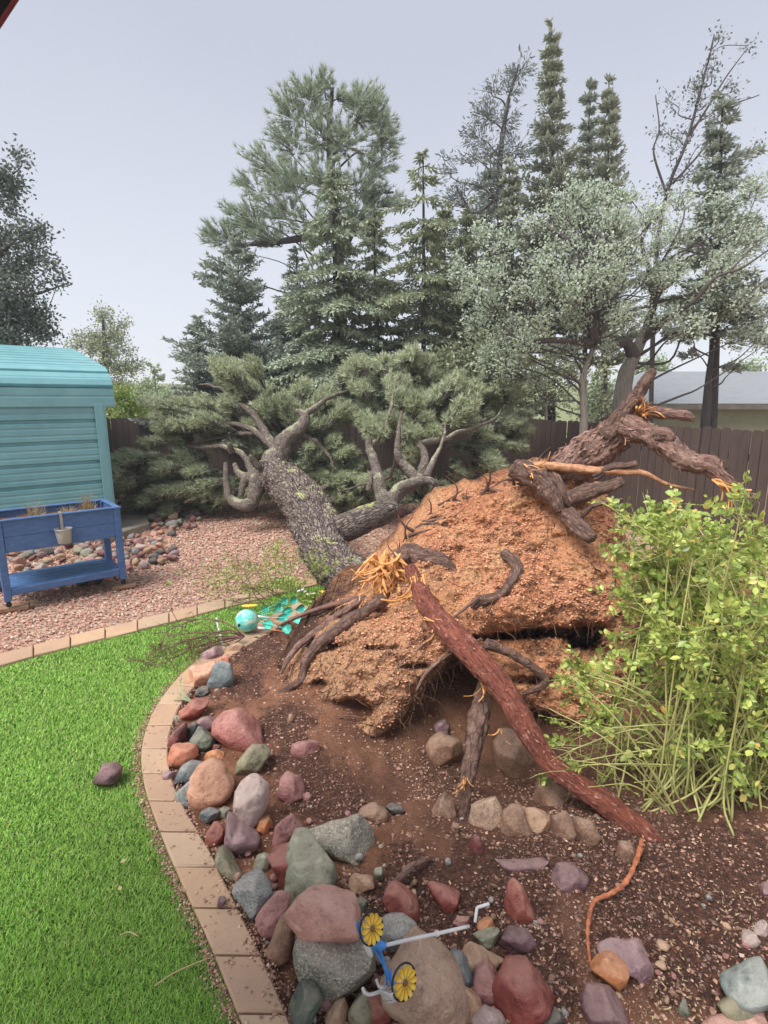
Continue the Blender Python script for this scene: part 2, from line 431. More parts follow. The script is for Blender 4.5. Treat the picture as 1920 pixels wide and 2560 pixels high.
def m_soil():
    m = Mt('garden soil'); v = m.coord('Object')
    f = m.noise(v, 3.0, 6, 0.65)
    a = m.ramp(f, [(0.3, lin(98, 62, 46)), (0.5, lin(152, 101, 72)), (0.72, lin(196, 138, 100))])
    a = m.mix(m.math('MULTIPLY', m.attr('wet'), 0.85), a, m.ramp(m.noise(v, 7, 5, 0.7), [(0.3, lin(66, 44, 35)), (0.7, lin(128, 90, 68))]))
    b = m.ramp(m.noise(v, 40, 4, 0.7), [(0.3, lin(57, 37, 30)), (0.55, lin(101, 65, 50)), (0.75, lin(154, 102, 75))])
    mk_ = m.ramp(m.math('MULTIPLY_ADD', m.math('SUBTRACT', m.noise(v, 6, 6, 0.75), 0.5), 2.6, m.attr('mulch')), [(0.35, (0, 0, 0, 1)), (0.65, (1, 1, 1, 1))])
    col = m.mix(mk_, a, b)
    gr = m.vor(v, 95); col = m.mix(m.ramp(gr, [(0.05, (0.55, 0.55, 0.55, 1)), (0.3, (0, 0, 0, 1))]), col, lin(176, 128, 96))
    n1 = m.bump(m.noise(v, 18, 8, 0.8), 1.0, 0.06); n2 = m.bump(gr, 0.5, 0.006, n1)
    return m.done(col, 0.72, n2, 0.35)
M_SOIL = m_soil()
def m_plate():
    m = Mt('root plate soil'); v = m.coord('Object')
    a = m.ramp(m.noise(v, 2.2, 5, 0.6), [(0.28, lin(174, 105, 66)), (0.5, lin(237, 152, 102)), (0.72, lin(250, 191, 134))])
    tanc = m.ramp(m.noise(v, 5, 5, 0.7), [(0.3, lin(170, 117, 82)), (0.7, lin(232, 172, 125))])
    col = m.mix(m.attr('tan'), a, tanc)
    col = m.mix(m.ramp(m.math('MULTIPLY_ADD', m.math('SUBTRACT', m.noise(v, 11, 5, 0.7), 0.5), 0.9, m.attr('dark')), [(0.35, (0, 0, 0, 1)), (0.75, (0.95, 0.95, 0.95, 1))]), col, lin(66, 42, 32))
    gr = m.vor(v, 60); col = m.mix(m.ramp(gr, [(0.0, (0.5, 0.5, 0.5, 1)), (0.35, (0, 0, 0, 1))]), col, lin(216, 168, 126))
    col = m.mix(m.ramp(m.noise(v, 30, 4, 0.8), [(0.36, (0.9, 0.9, 0.9, 1)), (0.5, (0, 0, 0, 1))]), col, lin(92, 56, 38))
    n1 = m.bump(m.noise(v, 16, 8, 0.8), 1.0, 0.06); n2 = m.bump(m.vor(v, 85), 0.8, 0.012, n1)
    return m.done(col, 0.72, n2, 0.35)
M_PLATE = m_plate()
M_TURF = m_plain('turf backing', lin(67, 103, 34), lin(49, 80, 26), 0.9, 14, 0.6)
M_GRASS = m_leaf('turf blades', [(0.0, lin(77, 123, 37)), (0.4, lin(123, 180, 56)), (0.8, lin(163, 216, 81)), (0.93, lin(195, 222, 117)), (1.0, lin(216, 199, 134))], 0.5, 0.3)
M_PAVER = None
def m_paver():
    m = Mt('concrete paver'); v = m.coord('Object', (1, 1, 1), True); oi = m.n('ShaderNodeObjectInfo')
    base = m.ramp(oi.outputs['Random'], [(0.0, lin(159, 129, 102)), (0.4, lin(175, 141, 108)), (0.75, lin(167, 143, 116)), (1.0, lin(187, 151, 114))])
    col = m.mix(m.ramp(m.noise(v, 5, 5, 0.65), [(0.35, (0, 0, 0, 1)), (0.75, (0.6, 0.6, 0.6, 1))]), base, lin(150, 122, 104))
    col = m.mix(m.ramp(m.noise(v, 70, 3, 0.8), [(0.3, (0.4, 0.4, 0.4, 1)), (0.42, (0, 0, 0, 1))]), col, lin(120, 88, 72))
    return m.done(col, 0.6, m.bump(m.noise(v, 120, 3, 0.7), 0.35, 0.004), 0.4)
M_PAVER = m_paver()
M_CONC = m_plain('wet concrete', lin(158, 150, 134), lin(118, 110, 98), 0.4, 4, 0.2)
M_TEAL = None
def m_metal_paint(name, c, c2):
    m = Mt(name); v = m.coord('Object'); f = m.noise(v, 2.5, 5, 0.65)
    col = m.ramp(f, [(0.3, lin(c2)), (0.7, lin(c))])
    col = m.mix(m.ramp(m.noise(m.coord('Object', (6, 6, 0.7)), 4, 5, 0.7), [(0.6, (0, 0, 0, 1)), (0.8, (0.25, 0.25, 0.25, 1))]), col, lin(190, 214, 208))
    return m.done(col, 0.38, m.bump(m.noise(v, 3, 2), 0.08, 0.02), 0.5)
M_TEAL = m_metal_paint('teal painted steel', (112, 164, 168), (95, 147, 152))
def m_wood(name, c, c2, worn=None, rough=0.5, stretch=(1.2, 14, 14)):
    m = Mt(name); v = m.coord('Object', stretch); f = m.noise(v, 4, 5, 0.65)
    col = m.ramp(f, [(0.3, lin(c2)), (0.7, lin(c))])
    if worn: col = m.mix(m.ramp(m.noise(m.coord('Object', tuple(s * 0.5 for s in stretch)), 5, 6, 0.75), [(0.62, (0, 0, 0, 1)), (0.72, (0.7, 0.7, 0.7, 1))]), col, lin(worn))
    return m.done(col, rough, m.bump(f, 0.35, 0.004), 0.45)
M_BLUE = m_wood('blue painted wood', (76, 108, 154), (56, 86, 132), (106, 130, 160), 0.42, (3, 3, 8))
M_FENCE = None
def m_fence():
    m = Mt('dark brown fence wood'); v = m.coord('Object', (22, 22, 1.2), True); oi = m.n('ShaderNodeObjectInfo')
    a = m.ramp(m.noise(v, 3, 5, 0.7), [(0.3, lin(50, 40, 37)), (0.7, lin(80, 66, 60))])
    col = m.mix(m.math('MULTIPLY', oi.outputs['Random'], 0.5), a, lin(82, 66, 58))
    return m.done(col, 0.6, m.bump(m.noise(v, 5, 4), 0.4, 0.004), 0.35)
M_FENCE = m_fence()
M_RUST = m_wood('weathered timber', (150, 116, 88), (108, 80, 60), None, 0.7)
M_GALV = m_plain('galvanised metal', lin(176, 174, 166), lin(140, 138, 132), 0.4, 8, 0.08, metal=0.35)
M_BLACK = m_plain('black rubber', lin(34, 34, 36), lin(22, 22, 24), 0.5)
M_SHINGLE = m_plain('grey roof shingles', lin(131, 134, 137), lin(107, 110, 115), 0.8, 3, 0.3, (1, 6, 6))
M_STUCCO = m_plain('olive stucco', lin(138, 132, 108), lin(122, 116, 94), 0.9, 5, 0.3)
M_TRIM = m_plain('weathered trim board', lin(108, 100, 92), lin(80, 72, 66), 0.7, 6, 0.2)
M_STRAW = m_leaf('dry straw', [(0.0, lin(140, 116, 80)), (0.6, lin(190, 166, 120)), (1.0, lin(214, 196, 150))], 0.7, 0.2)

def m_bark(name, c, c2, lichen=None, scale=9, deep=0.04, rough=0.75, lamt=0.6, sx=3.2, l0=0.55):
    m = Mt(name); tcn = m.n('ShaderNodeTexCoord'); mp = m.n('ShaderNodeMapping'); mp.inputs['Scale'].default_value = (sx, 1, 1)
    m.l(tcn.outputs['UV'], mp.inputs['Vector']); ob = m.coord('Object')
    wv = m.n('ShaderNodeMix', data_type='VECTOR'); wv.inputs[0].default_value = 0.22
    ns = m.n('ShaderNodeTexNoise'); ns.inputs['Scale'].default_value = 5; m.l(ob, ns.inputs['Vector'])
    m.l(mp.outputs[0], wv.inputs[4]); m.l(ns.outputs['Color'], wv.inputs[5])
    vo = m.n('ShaderNodeTexVoronoi', feature='DISTANCE_TO_EDGE'); vo.inputs['Scale'].default_value = scale; m.l(wv.outputs[1], vo.inputs['Vector'])
    pl = m.ramp(vo.outputs['Distance'], [(0.0, (0, 0, 0, 1)), (0.16, (1, 1, 1, 1))])
    f = m.noise(ob, scale * 2.5, 5, 0.7)
    col = m.ramp(f, [(0.3, lin(c2)), (0.7, lin(c))])
    col = m.mix(m.math('MULTIPLY', m.math('SUBTRACT', 1.0, pl), 0.75), col, tuple(x * 0.4 for x in lin(c2)[:3]) + (1,))
    if lichen:
        geo = m.n('ShaderNodeNewGeometry'); sz = m.n('ShaderNodeSeparateXYZ'); m.l(geo.outputs['Normal'], sz.inputs[0])
        k = m.math('MULTIPLY_ADD', m.math('SUBTRACT', m.noise(ob, 5, 5, 0.7), 0.5), 2.2, m.math('MULTIPLY', sz.outputs[2], 0.75))
        col = m.mix(m.ramp(k, [(l0, (0, 0, 0, 1)), (l0 + .3, (lamt, lamt, lamt, 1))]), col, lin(lichen))
        col = m.mix(m.ramp(m.noise(ob, 42, 3, 0.8), [(0.58, (0, 0, 0, 1)), (0.66, (0.5, 0.5, 0.5, 1))]), col, lin(182, 182, 160))
    n1 = m.bump(pl, 0.8, deep); n2 = m.bump(f, 0.5, 0.01, n1)
    return m.done(col, rough, n2, 0.35)
M_BARK = m_bark('rough juniper bark', (134, 118, 108), (82, 70, 66), (186, 194, 110), 9, 0.04, 0.75, 0.75, 4.5, 0.80)
M_LIMB = m_bark('lichen covered limb bark', (136, 122, 110), (88, 76, 70), (176, 178, 138), 22, 0.012)
M_TWIG = m_plain('dark twig bark', lin(84, 76, 70), lin(54, 48, 46), 0.8, 20, 0.3)
M_TRUNKD = m_plain('dark trunk bark', lin(72, 66, 62), lin(42, 38, 38), 0.85, 9, 0.8, (3, 3, 0.6))
M_TRUNKG = m_plain('grey fibrous bark', lin(138, 132, 118), lin(88, 82, 74), 0.85, 10, 0.8, (4, 4, 0.5))
def m_root(name, stops, sx=5, ca=0.7, cb=0.7):
    m = Mt(name); tcn = m.n('ShaderNodeTexCoord'); mp = m.n('ShaderNodeMapping'); mp.inputs['Scale'].default_value = (sx, 1, 1)
    m.l(tcn.outputs['UV'], mp.inputs['Vector']); ob = m.coord('Object')
    f = m.noise(mp.outputs[0], 7, 7, 0.72); col = m.ramp(f, stops)
    pk = m.vor(mp.outputs[0], 11, 'Distance', 'DISTANCE_TO_EDGE'); ck = m.ramp(m.math('ADD', pk, m.math('MULTIPLY', m.noise(ob, 9, 4), .12)), [(0.04, (ca, ca, ca, 1)), (0.10, (0, 0, 0, 1))])
    col = m.mix(ck, col, lin(70, 36, 30))
    col = m.mix(m.ramp(m.noise(ob, 18, 5, 0.75), [(0.56, (0, 0, 0, 1)), (0.7, (0.7, 0.7, 0.7, 1))]), col, lin(190, 138, 120))
    n1 = m.bump(m.ramp(pk, [(0.0, (0, 0, 0, 1)), (0.1, (1, 1, 1, 1))]), cb, 0.012); n2 = m.bump(m.noise(mp.outputs[0], 16, 6, 0.8), 1.0, 0.02, n1)
    return m.done(col, m.ramp(f, [(0.3, (.3, .3, .3, 1)), (0.7, (.6, .6, .6, 1))]), n2, 0.5)
M_ROOT = m_root('red root bark', [(0.25, lin(75, 34, 26)), (0.45, lin(120, 58, 41)), (0.62, lin(151, 81, 57)), (0.8, lin(169, 113, 86))])
M_ROOTD = m_root('dark root bark', [(0.25, lin(57, 40, 36)), (0.5, lin(103, 76, 64)), (0.75, lin(160, 127, 105))], 3)
M_ROOTB = m_root('peeling brown root', [(0.25, lin(84, 56, 47)), (0.5, lin(130, 97, 84)), (0.75, lin(167, 136, 119))], 3)
M_SPLIT = m_plain('bare tan root wood', lin(196, 142, 98), lin(132, 86, 60), 0.6, 14, 0.5, (2, 2, 2))
M_FRESH = m_leaf('fresh split wood', [(0.0, lin(214, 128, 62)), (0.4, lin(232, 159, 85)), (0.8, lin(242, 187, 116)), (1.0, lin(204, 102, 54))], 0.55, 0.1)
M_FLAKE = m_pebble('bark flakes', [(0.0, lin(101, 88, 83)), (0.4, lin(132, 116, 110)), (0.8, lin(156, 140, 132)), (1.0, lin(182, 169, 156))], 0.8)
M_RFLAKE = m_pebble('red bark flakes', [(0.0, lin(67, 29, 22)), (0.4, lin(105, 50, 36)), (0.8, lin(132, 74, 53)), (1.0, lin(157, 103, 77))], 0.5)
M_ORANGE = m_plain('orange root skin', lin(206, 124, 76), lin(128, 66, 44), 0.6, 26, 0.9)
M_HAIR = m_plain('root hairs', lin(120, 82, 60), lin(70, 46, 36), 0.8, 20, 0.2)

# foliage
F_PINE = m_leaf('pine needles', [(0.0, lin(110, 127, 108)), (0.5, lin(153, 169, 145)), (1.0, lin(204, 214, 180))], 0.55, 0.2)
F_SPRUCE = m_leaf('blue spruce needles', [(0.0, lin(115, 129, 111)), (0.5, lin(158, 171, 145)), (1.0, lin(203, 209, 177))], 0.55, 0.2)
F_SPRUCE2 = m_leaf('grey green fir needles', [(0.0, lin(114, 125, 105)), (0.5, lin(155, 165, 134)), (1.0, lin(198, 202, 163))], 0.55, 0.2)
F_FIRD = m_leaf('dark fir needles', [(0.0, lin(109, 119, 113)), (0.5, lin(155, 166, 153)), (1.0, lin(204, 211, 189))], 0.55, 0.2)
F_CYP = m_leaf('cypress sprays', [(0.0, lin(121, 130, 116)), (0.5, lin(159, 167, 147)), (1.0, lin(199, 202, 176))], 0.55, 0.2)
F_OAK = m_leaf('grey oak leaves', [(0.0, lin(128, 148, 118)), (0.4, lin(178, 195, 163)), (0.8, lin(221, 235, 205)), (1.0, lin(250, 250, 237))], 0.45, 0.42)
F_OAKD = m_leaf('dark oak leaves', [(0.0, lin(66, 75, 66)), (0.5, lin(94, 103, 89)), (1.0, lin(123, 131, 112))], 0.5, 0.2)
F_THIN = m_leaf('slender grey leaves', [(0.0, lin(90, 99, 101)), (0.5, lin(118, 127, 123)), (1.0, lin(154, 160, 147))], 0.5, 0.2)
F_OLIVE = m_leaf('olive grey leaves', [(0.0, lin(115, 123, 97)), (0.5, lin(156, 166, 130)), (1.0, lin(198, 204, 163))], 0.5, 0.42)
F_YOUNG = m_leaf('yellow green leaves', [(0.0, lin(126, 150, 62)), (0.5, lin(154, 176, 82)), (1.0, lin(182, 198, 110))], 0.5, 0.3)
F_FAR = m_leaf('far pale green leaves', [(0.0, lin(122, 138, 100)), (0.5, lin(148, 164, 122)), (1.0, lin(176, 188, 148))], 0.6, 0.25)
F_FALL = m_leaf('fallen tree needles', [(0.0, lin(107, 120, 94)), (0.45, lin(165, 176, 139)), (0.85, lin(211, 218, 176)), (1.0, lin(241, 244, 199))], 0.55, 0.42)
F_ROSE = m_leaf('rose leaves', [(0.0, lin(58, 96, 40)), (0.35, lin(140, 176, 74)), (0.7, lin(187, 212, 96)), (0.94, lin(222, 229, 121)), (1.0, lin(234, 176, 87))], 0.35, 0.3, 0.5)
M_CANE = m_plain('yellow green rose cane', lin(173, 174, 99), lin(138, 135, 77), 0.5, 14, 0.2)
M_WEED = m_leaf('weed leaves', [(0.0, lin(104, 130, 52)), (0.6, lin(146, 170, 74)), (1.0, lin(180, 190, 100))], 0.5, 0.3)
M_REDTWIG = m_plain('reddish twig', lin(124, 84, 68), lin(76, 52, 46), 0.6, 20, 0.2)
# ornaments
M_TEALORN = None
def m_marble():
    m = Mt('teal and cream enamel'); v = m.coord('Object', (1, 1, 2.2)); f = m.noise(v, 9, 4, 0.6)
    col = m.ramp(f, [(0.36, lin(52, 190, 182)), (0.5, lin(126, 214, 200)), (0.62, lin(226, 230, 200))])
    return m.done(col, 0.25, None, 0.5)
M_MARBLE = m_marble()
M_AQUA = m_plain('aqua enamel', lin(66, 200, 172), lin(46, 160, 142), 0.3, 10, 0.05)
M_WHITE = m_plain('white enamel', lin(226, 226, 222), lin(196, 196, 194), 0.35, 10, 0.05)
M_YELLOW = m_plain('yellow enamel', lin(240, 208, 40), lin(220, 172, 30), 0.35, 20, 0.05)
M_BROWNE = m_plain('brown enamel', lin(140, 88, 40), lin(96, 58, 30), 0.4, 20, 0.05)
M_SKYBLUE = m_plain('bright blue enamel', lin(62, 140, 212), lin(40, 108, 182), 0.3, 10, 0.05)
M_NAVY = m_plain('navy cloth', lin(26, 32, 62), lin(18, 22, 44), 0.8, 30, 0.1)
M_MAROON = m_plain('maroon piping', lin(128, 48, 66), lin(100, 36, 52), 0.7, 30, 0.1)
M_MUD = m_plain('muddy water', lin(158, 128, 100), lin(140, 112, 88), 0.05, 2, 0.01, spec=0.6)
# ---------------------------------------------------------------- ground, lawn, edging, planting bed
def struct(o): o['kind'] = 'structure'; return o
EDGE_OUT = [(585, 2340), (525, 2212), (487, 2120), (455, 2040), (418, 1960), (390, 1900), (362, 1835), (338, 1775), (320, 1725), (309, 1680), (305, 1625), (314, 1580), (332, 1535), (360, 1492), (395, 1452), (440, 1415), (490, 1382), (545, 1352), (600, 1322), (650, 1298)]
EDGE_IN = [(690, 2340), (626, 2212), (590, 2120), (552, 2040), (513, 1960), (482, 1900), (452, 1835), (414, 1775), (388, 1725), (370, 1680), (362, 1625), (368, 1580), (384, 1535), (408, 1496), (440, 1462), (482, 1428), (528, 1398), (578, 1368), (628, 1340), (676, 1314)]
EO = np.array([So(a, b, 0.03)[:2] for a, b in EDGE_OUT]); EI = np.array([So(a, b, 0.03)[:2] for a, b in EDGE_IN])
FAR_F = np.array([So(a, b, 0.03)[:2] for a, b in [(-330, 1520), (-120, 1470), (0, 1437), (120, 1404), (250, 1372), (370, 1342), (470, 1316), (560, 1292), (650, 1270), (720, 1254)]])
FAR_B = np.array([So(a, b, 0.03)[:2] for a, b in [(-330, 1492), (-120, 1444), (0, 1413), (120, 1381), (250, 1350), (370, 1321), (470, 1297), (560, 1275), (650, 1254), (720, 1239)]])

xs = np.concatenate([[-120, -90, -65, -40, -22], np.arange(-14, 14.01, 0.14), [22, 40, 65, 90, 120]])
ys = np.concatenate([[-60, -20, -8], np.arange(-3, 18.01, 0.14), [24, 32, 40, 60, 80, 100, 120]])
def base_z(X, Y):
    h = hgt(X, Y); return np.minimum(-0.03 + 0.012 * fbm(np.stack([X, Y, 0*X], -1).reshape(-1, 3) * 1.3, 3).reshape(X.shape) * (np.abs(X) < 14), np.minimum(h - 0.08, -0.03 + 0*h) + 10 * (h > -0.01)) + 0.075 * np.maximum(0, np.hypot(X, Y) - 52)
V, Q = grid_mesh(xs, ys, base_z)
struct(mk('gravel_yard', V, [Q], M_GRAVEL))

BED_POLY = [tuple(p) for p in (EI * 0.5 + EO * 0.5)] + [tuple(So(720, 1254)[:2]), (0.2, 6.4), (4.6, 6.4), (5.2, 3.0), (4.8, 0.6)]
LAWN_POLY = [tuple(p) for p in (EI * 0.6 + EO * 0.4)] + [tuple(p) for p in (FAR_F * 0.6 + FAR_B * 0.4)[::-1]] + [(-7.5, 2.0), (-4.0, -0.8), (0.2, -0.8)]
V, Q = grid_mesh(np.arange(-8, 1.0, 0.03), np.arange(-0.8, 6.6, 0.03), lambda X, Y: 0*X, lambda x, y: in_poly(x, y, LAWN_POLY))
struct(mk('lawn', V, [Q], M_TURF))

def bed_z(X, Y):
    q = np.stack([X, Y, 0*X], -1).reshape(-1, 3)
    return hgt(X, Y) + (0.03 * fbm(q * 4, 4) + 0.028 * fbm(q * 13, 4)).reshape(X.shape) + 0.005
V, Q = grid_mesh(np.arange(-2.4, 5.2, 0.019), np.arange(0.6, 6.4, 0.019), bed_z, lambda x, y: in_poly(x, y, BED_POLY))
def mulch_mask(V):
    m = np.zeros(len(V))
    for px, py, r in ((560, 1410, .34), (520, 1480, .26), (650, 1350, .3), (620, 1560, .22), (690, 1700, .26), (640, 1640, .2), (740, 1740, .18), (1000, 1980, .28), (880, 1900, .18), (1100, 1900, .3), (1250, 1830, .35), (1450, 1880, .4), (1150, 2080, .2), (1400, 1980, .3), (1600, 1900, .4), (800, 1960, .16), (1200, 1730, .2), (1600, 2100, .25), (720, 2130, .2)):
        c = gp(px * KS, py * KS); m = np.maximum(m, 1.05 * np.exp(-((V[:, 0] - c[0]) ** 2 + ((V[:, 1] - c[1]) * 0.8) ** 2) / r ** 2))
    return m
struct(mk('bed_soil', V, [Q], M_SOIL, attr={'mulch': mulch_mask(V), 'wet': np.clip(1.25 * np.exp(-(((V[:, 0] - .8) / .95) ** 2 + ((V[:, 1] - 3.1) / .75) ** 2)) + .8 * np.exp(-(((V[:, 0] - 1.6) / .9) ** 2 + ((V[:, 1] - 2.1) / .6) ** 2)), 0, 1)}))

# paver edging: every paver a part of its own
def paver_run(A, B, step, parent, z=0.034, th=0.07):
    n = 12
    a = catmull(np.c_[A, 0*A[:, :1]], n)[:, :2]; b = catmull(np.c_[B, 0*B[:, :1]], n)[:, :2]
    mid = (a + b) / 2; s = np.concatenate([[0], np.cumsum(np.linalg.norm(np.diff(mid, axis=0), axis=1))])
    k = 0; t = 0.0
    while t + step < s[-1]:
        st = step * (0.97 + 0.06 * rng.random()); g = 0.005
        P = []
        for q in (t + g, t + st / 2, t + st - g):
            P.append((np.array([np.interp(q, s, a[:, i]) for i in (0, 1)]), np.array([np.interp(q, s, b[:, i]) for i in (0, 1)])))
        zz = z + rng.uniform(-0.004, 0.004); tl = rng.uniform(-0.004, 0.004)
        ch = 0.007; Vv = []; c = (P[1][0] + P[1][1]) / 2
        ring = [P[0][0], P[1][0], P[2][0], P[2][1], P[1][1], P[0][1]]
        for lev, sh in ((zz - th, 0), (zz - ch, 0), (zz, ch)):
            for p in ring:
                dv = c - p; dv = dv / np.linalg.norm(dv); p2 = p + dv * sh * 1.3
                Vv.append([p2[0], p2[1], lev + tl * (1 if p is ring[0] else 0)])
        Fq = []
        for lv in (0, 1):
            for i in range(6): Fq.append([lv*6 + i, lv*6 + (i+1) % 6, lv*6 + 6 + (i+1) % 6, lv*6 + 6 + i])
        Fq += [[12, 13, 16, 17], [13, 14, 15, 16]]
        cc = np.array([c[0], c[1], zz - th])
        o = mk('paver', np.array(Vv) - cc, [np.array(Fq)], M_PAVER, None, False)
        o.parent = parent; o.location = cc
        t += st; k += 1
def strip(A, B, z, name, inset):
    A2 = A * (1 - inset) + B * inset; B2 = B * (1 - inset) + A * inset
    V = np.vstack([np.c_[A2, np.full(len(A2), z)], np.c_[B2, np.full(len(B2), z)]]); n = len(A2); i = np.arange(n - 1)
    return struct(mk(name, V, [np.stack([i, i + 1, i + 1 + n, i + n], 1)], M_SOIL))
st1 = strip(EO, EI, 0.012, 'curved_paver_edging', 0.06); paver_run(EO, EI, 0.262, st1)
st2 = strip(FAR_F, FAR_B, 0.012, 'straight_paver_edging', 0.06); paver_run(FAR_F, FAR_B, 0.30, st2)

# turf blades
def sample_poly(poly, n, box, power=1.5, ref=1.6):
    out = []
    got = 0
    while got < n:
        x = rng.uniform(box[0], box[1], n); y = rng.uniform(box[2], box[3], n)
        k = in_poly(x, y, poly); w = np.minimum(1, (ref / np.maximum(np.hypot(x, y), 0.5)) ** power)
        vis = np.abs(x) < 0.80 * np.maximum(y, 0) + 1.1
        k &= vis & (rng.random(n) < w); p = np.stack([x[k], y[k]], 1); out.append(p); got += len(p)
    return np.concatenate(out)[:n]
p = sample_poly(LAWN_POLY, 260000, (-6.5, 0.8, 0.5, 6.4), 1.3, 2.0)
nrm_ = fbm(np.c_[p * 2.2, np.zeros(len(p))], 3); h = 0.014 + 0.009 * rng.random(len(p)) + 0.005 * nrm_
dist = np.hypot(p[:, 0], p[:, 1]); w = 0.0024 * np.maximum(1, dist / 1.9)
P0 = np.c_[p, np.zeros(len(p))]; ang = rng.uniform(0, 2*np.pi, len(p)) + 0.6 * nrm_
lean = np.c_[np.cos(ang), np.sin(ang), np.zeros(len(p))] * (h * rng.uniform(0.2, 1.5, len(p)))[:, None]
sd_ = np.c_[-np.sin(ang), np.cos(ang), np.zeros(len(p))] * w[:, None]
V = np.stack([P0 - sd_, P0 + sd_, P0 + lean + np.c_[0*h, 0*h, h]], 1).reshape(-1, 3)
g = mk('grass', V, [np.arange(len(V)).reshape(-1, 3)], M_GRASS, None, False)
tag(g, 'bright green short turf blades covering the curved lawn', 'grass', None, 'stuff')

# loose stones
def chips(name, pts, size, mat, flat=0.6, parent=None):
    N = len(pts); s = size if np.ndim(size) else np.full(N, size)
    base = np.array([[1,0,0],[-1,0,0],[0,1,0],[0,-1,0],[0,0,1],[0,0,-1]], float)
    a = rng.uniform(0, 2*np.pi, N); ca, sa = np.cos(a), np.sin(a)
    sc = np.stack([rng.uniform(.7, 1.4, N), rng.uniform(.6, 1.0, N), rng.uniform(.5, 1, N) * flat], 1) * s[:, None]
    B = base[None] * sc[:, None] + rng.normal(size=(N, 6, 3)) * s[:, None, None] * 0.22
    X = B[..., 0] * ca[:, None] - B[..., 1] * sa[:, None]; Y = B[..., 0] * sa[:, None] + B[..., 1] * ca[:, None]
    V = np.stack([X, Y, B[..., 2]], -1) + pts[:, None]
    T = np.array([[0,2,4],[2,1,4],[1,3,4],[3,0,4],[2,0,5],[1,2,5],[3,1,5],[0,3,5]])
    F = (np.arange(N) * 6)[:, None, None] + T[None]
    return mk(name, V.reshape(-1, 3), [F.reshape(-1, 3)], mat, parent, False)
GRAVEL_POLY = [tuple(p) for p in FAR_B] + [(0.4, 6.0), (3.6, 6.8), (3.4, 11.4), (-6, 12.0), (-9, 8), (-8, 4.2)]
p = sample_poly(GRAVEL_POLY, 62000, (-8, 3.6, 3.6, 11.8), 1.6, 5.6)
d_ = np.hypot(p[:, 0], p[:, 1]); pts = np.c_[p, np.full(len(p), -0.018) + rng.uniform(0, 0.008, len(p))]
g = chips('gravel', pts, (0.008 + 0.012 * rng.random(len(p)) ** 2) * np.maximum(1, d_ / 6), M_PEB)
tag(g, 'reddish wet gravel chips spread over the yard', 'gravel', None, 'stuff')
p = sample_poly(BED_POLY, 62000, (-2.2, 4.0, 0.8, 5.6), 1.4, 2.0)
zz = bed_z(p[:, 0], p[:, 1]); mm = mulch_mask(np.c_[p, zz]); isd = rng.random(len(p)) < np.clip(mm + 0.9 * fbm(np.c_[p * 6, zz], 4), 0, 1) * 0.75
dn = fbm(np.c_[p * 3.1, zz], 3) > -0.15
k = ~isd & dn; pts = np.c_[p, zz + 0.002]
g = chips('soil_grit', pts[k], (0.0022 + 0.0085 * rng.random(k.sum()) ** 3.5), M_CHIP)
tag(g, 'tan and brown grit strewn over the planting bed', 'grit', None, 'stuff')
k = isd
g = chips('bark_mulch', pts[k], (0.0025 + 0.008 * rng.random(k.sum()) ** 2.5), M_MULCH, 0.5)
tag(g, 'dark damp bark mulch in patches of the planting bed', 'mulch', None, 'stuff')
p = sample_poly(BED_POLY, 5200, (-2.2, 4.0, 0.8, 5.6), 1.0, 2.6); zz = bed_z(p[:, 0], p[:, 1]); k = (mulch_mask(np.c_[p, zz]) < .55) & (fbm(np.c_[p * 2.4, zz + 9], 3) > -.1)
g = chips('soil_clumps', np.c_[p, zz + .003][k], .004 + .017 * rng.random(k.sum()) ** 3, M_EARTH, .75); tag(g, 'damp brown lumps of earth over the torn up bed', 'soil', None, 'stuff')
# grit spilled along both sides of the curved edging
q = catmull(np.c_[EO, 0*EO[:, :1]], 40)[:, :2]; q2 = catmull(np.c_[EI, 0*EI[:, :1]], 40)[:, :2]
i1 = rng.integers(0, len(q), 3600); i2 = rng.integers(0, len(q2), 2200); i3 = rng.integers(0, len(q), 260)
outw = norm(q - q2)
A1 = np.c_[q[i1] + outw[i1] * (np.abs(rng.normal(size=(len(i1), 1))) * 0.028 + 0.006), rng.uniform(0.006, 0.02, len(i1))]
A2 = np.c_[q2[i2] - outw[i2] * (rng.normal(size=(len(i2), 1)) * 0.03), rng.uniform(0.02, 0.036, len(i2))]
A3 = np.c_[q[i3] * (tt := rng.random((len(i3), 1))) + q2[i3] * (1 - tt), np.full(len(i3), 0.037)]
g = chips('spilled_grit', np.vstack([A1, A2, A3]), 0.003 + 0.006 * rng.random(len(i1) + len(i2) + len(i3)) ** 2, M_CHIP)
tag(g, 'tan grit spilled along the curved paver edging', 'grit', None, 'stuff')

# muddy puddle behind the root plate
c = So(985, 1222, -0.02); a = np.linspace(0, 2*np.pi, 40, endpoint=False); rr = 1 + 0.25 * np.sin(3*a + 1) + 0.1 * np.sin(5*a)
V = np.vstack([[c[0], c[1], -0.012], np.c_[c[0] + 0.75 * rr * np.cos(a), c[1] + 0.55 * rr * np.sin(a), np.full(40, -0.012)]])
struct(mk('puddle', V, [np.stack([np.zeros(40, int), 1 + np.arange(40), 1 + (np.arange(40) + 1) % 40], 1)], M_MUD))

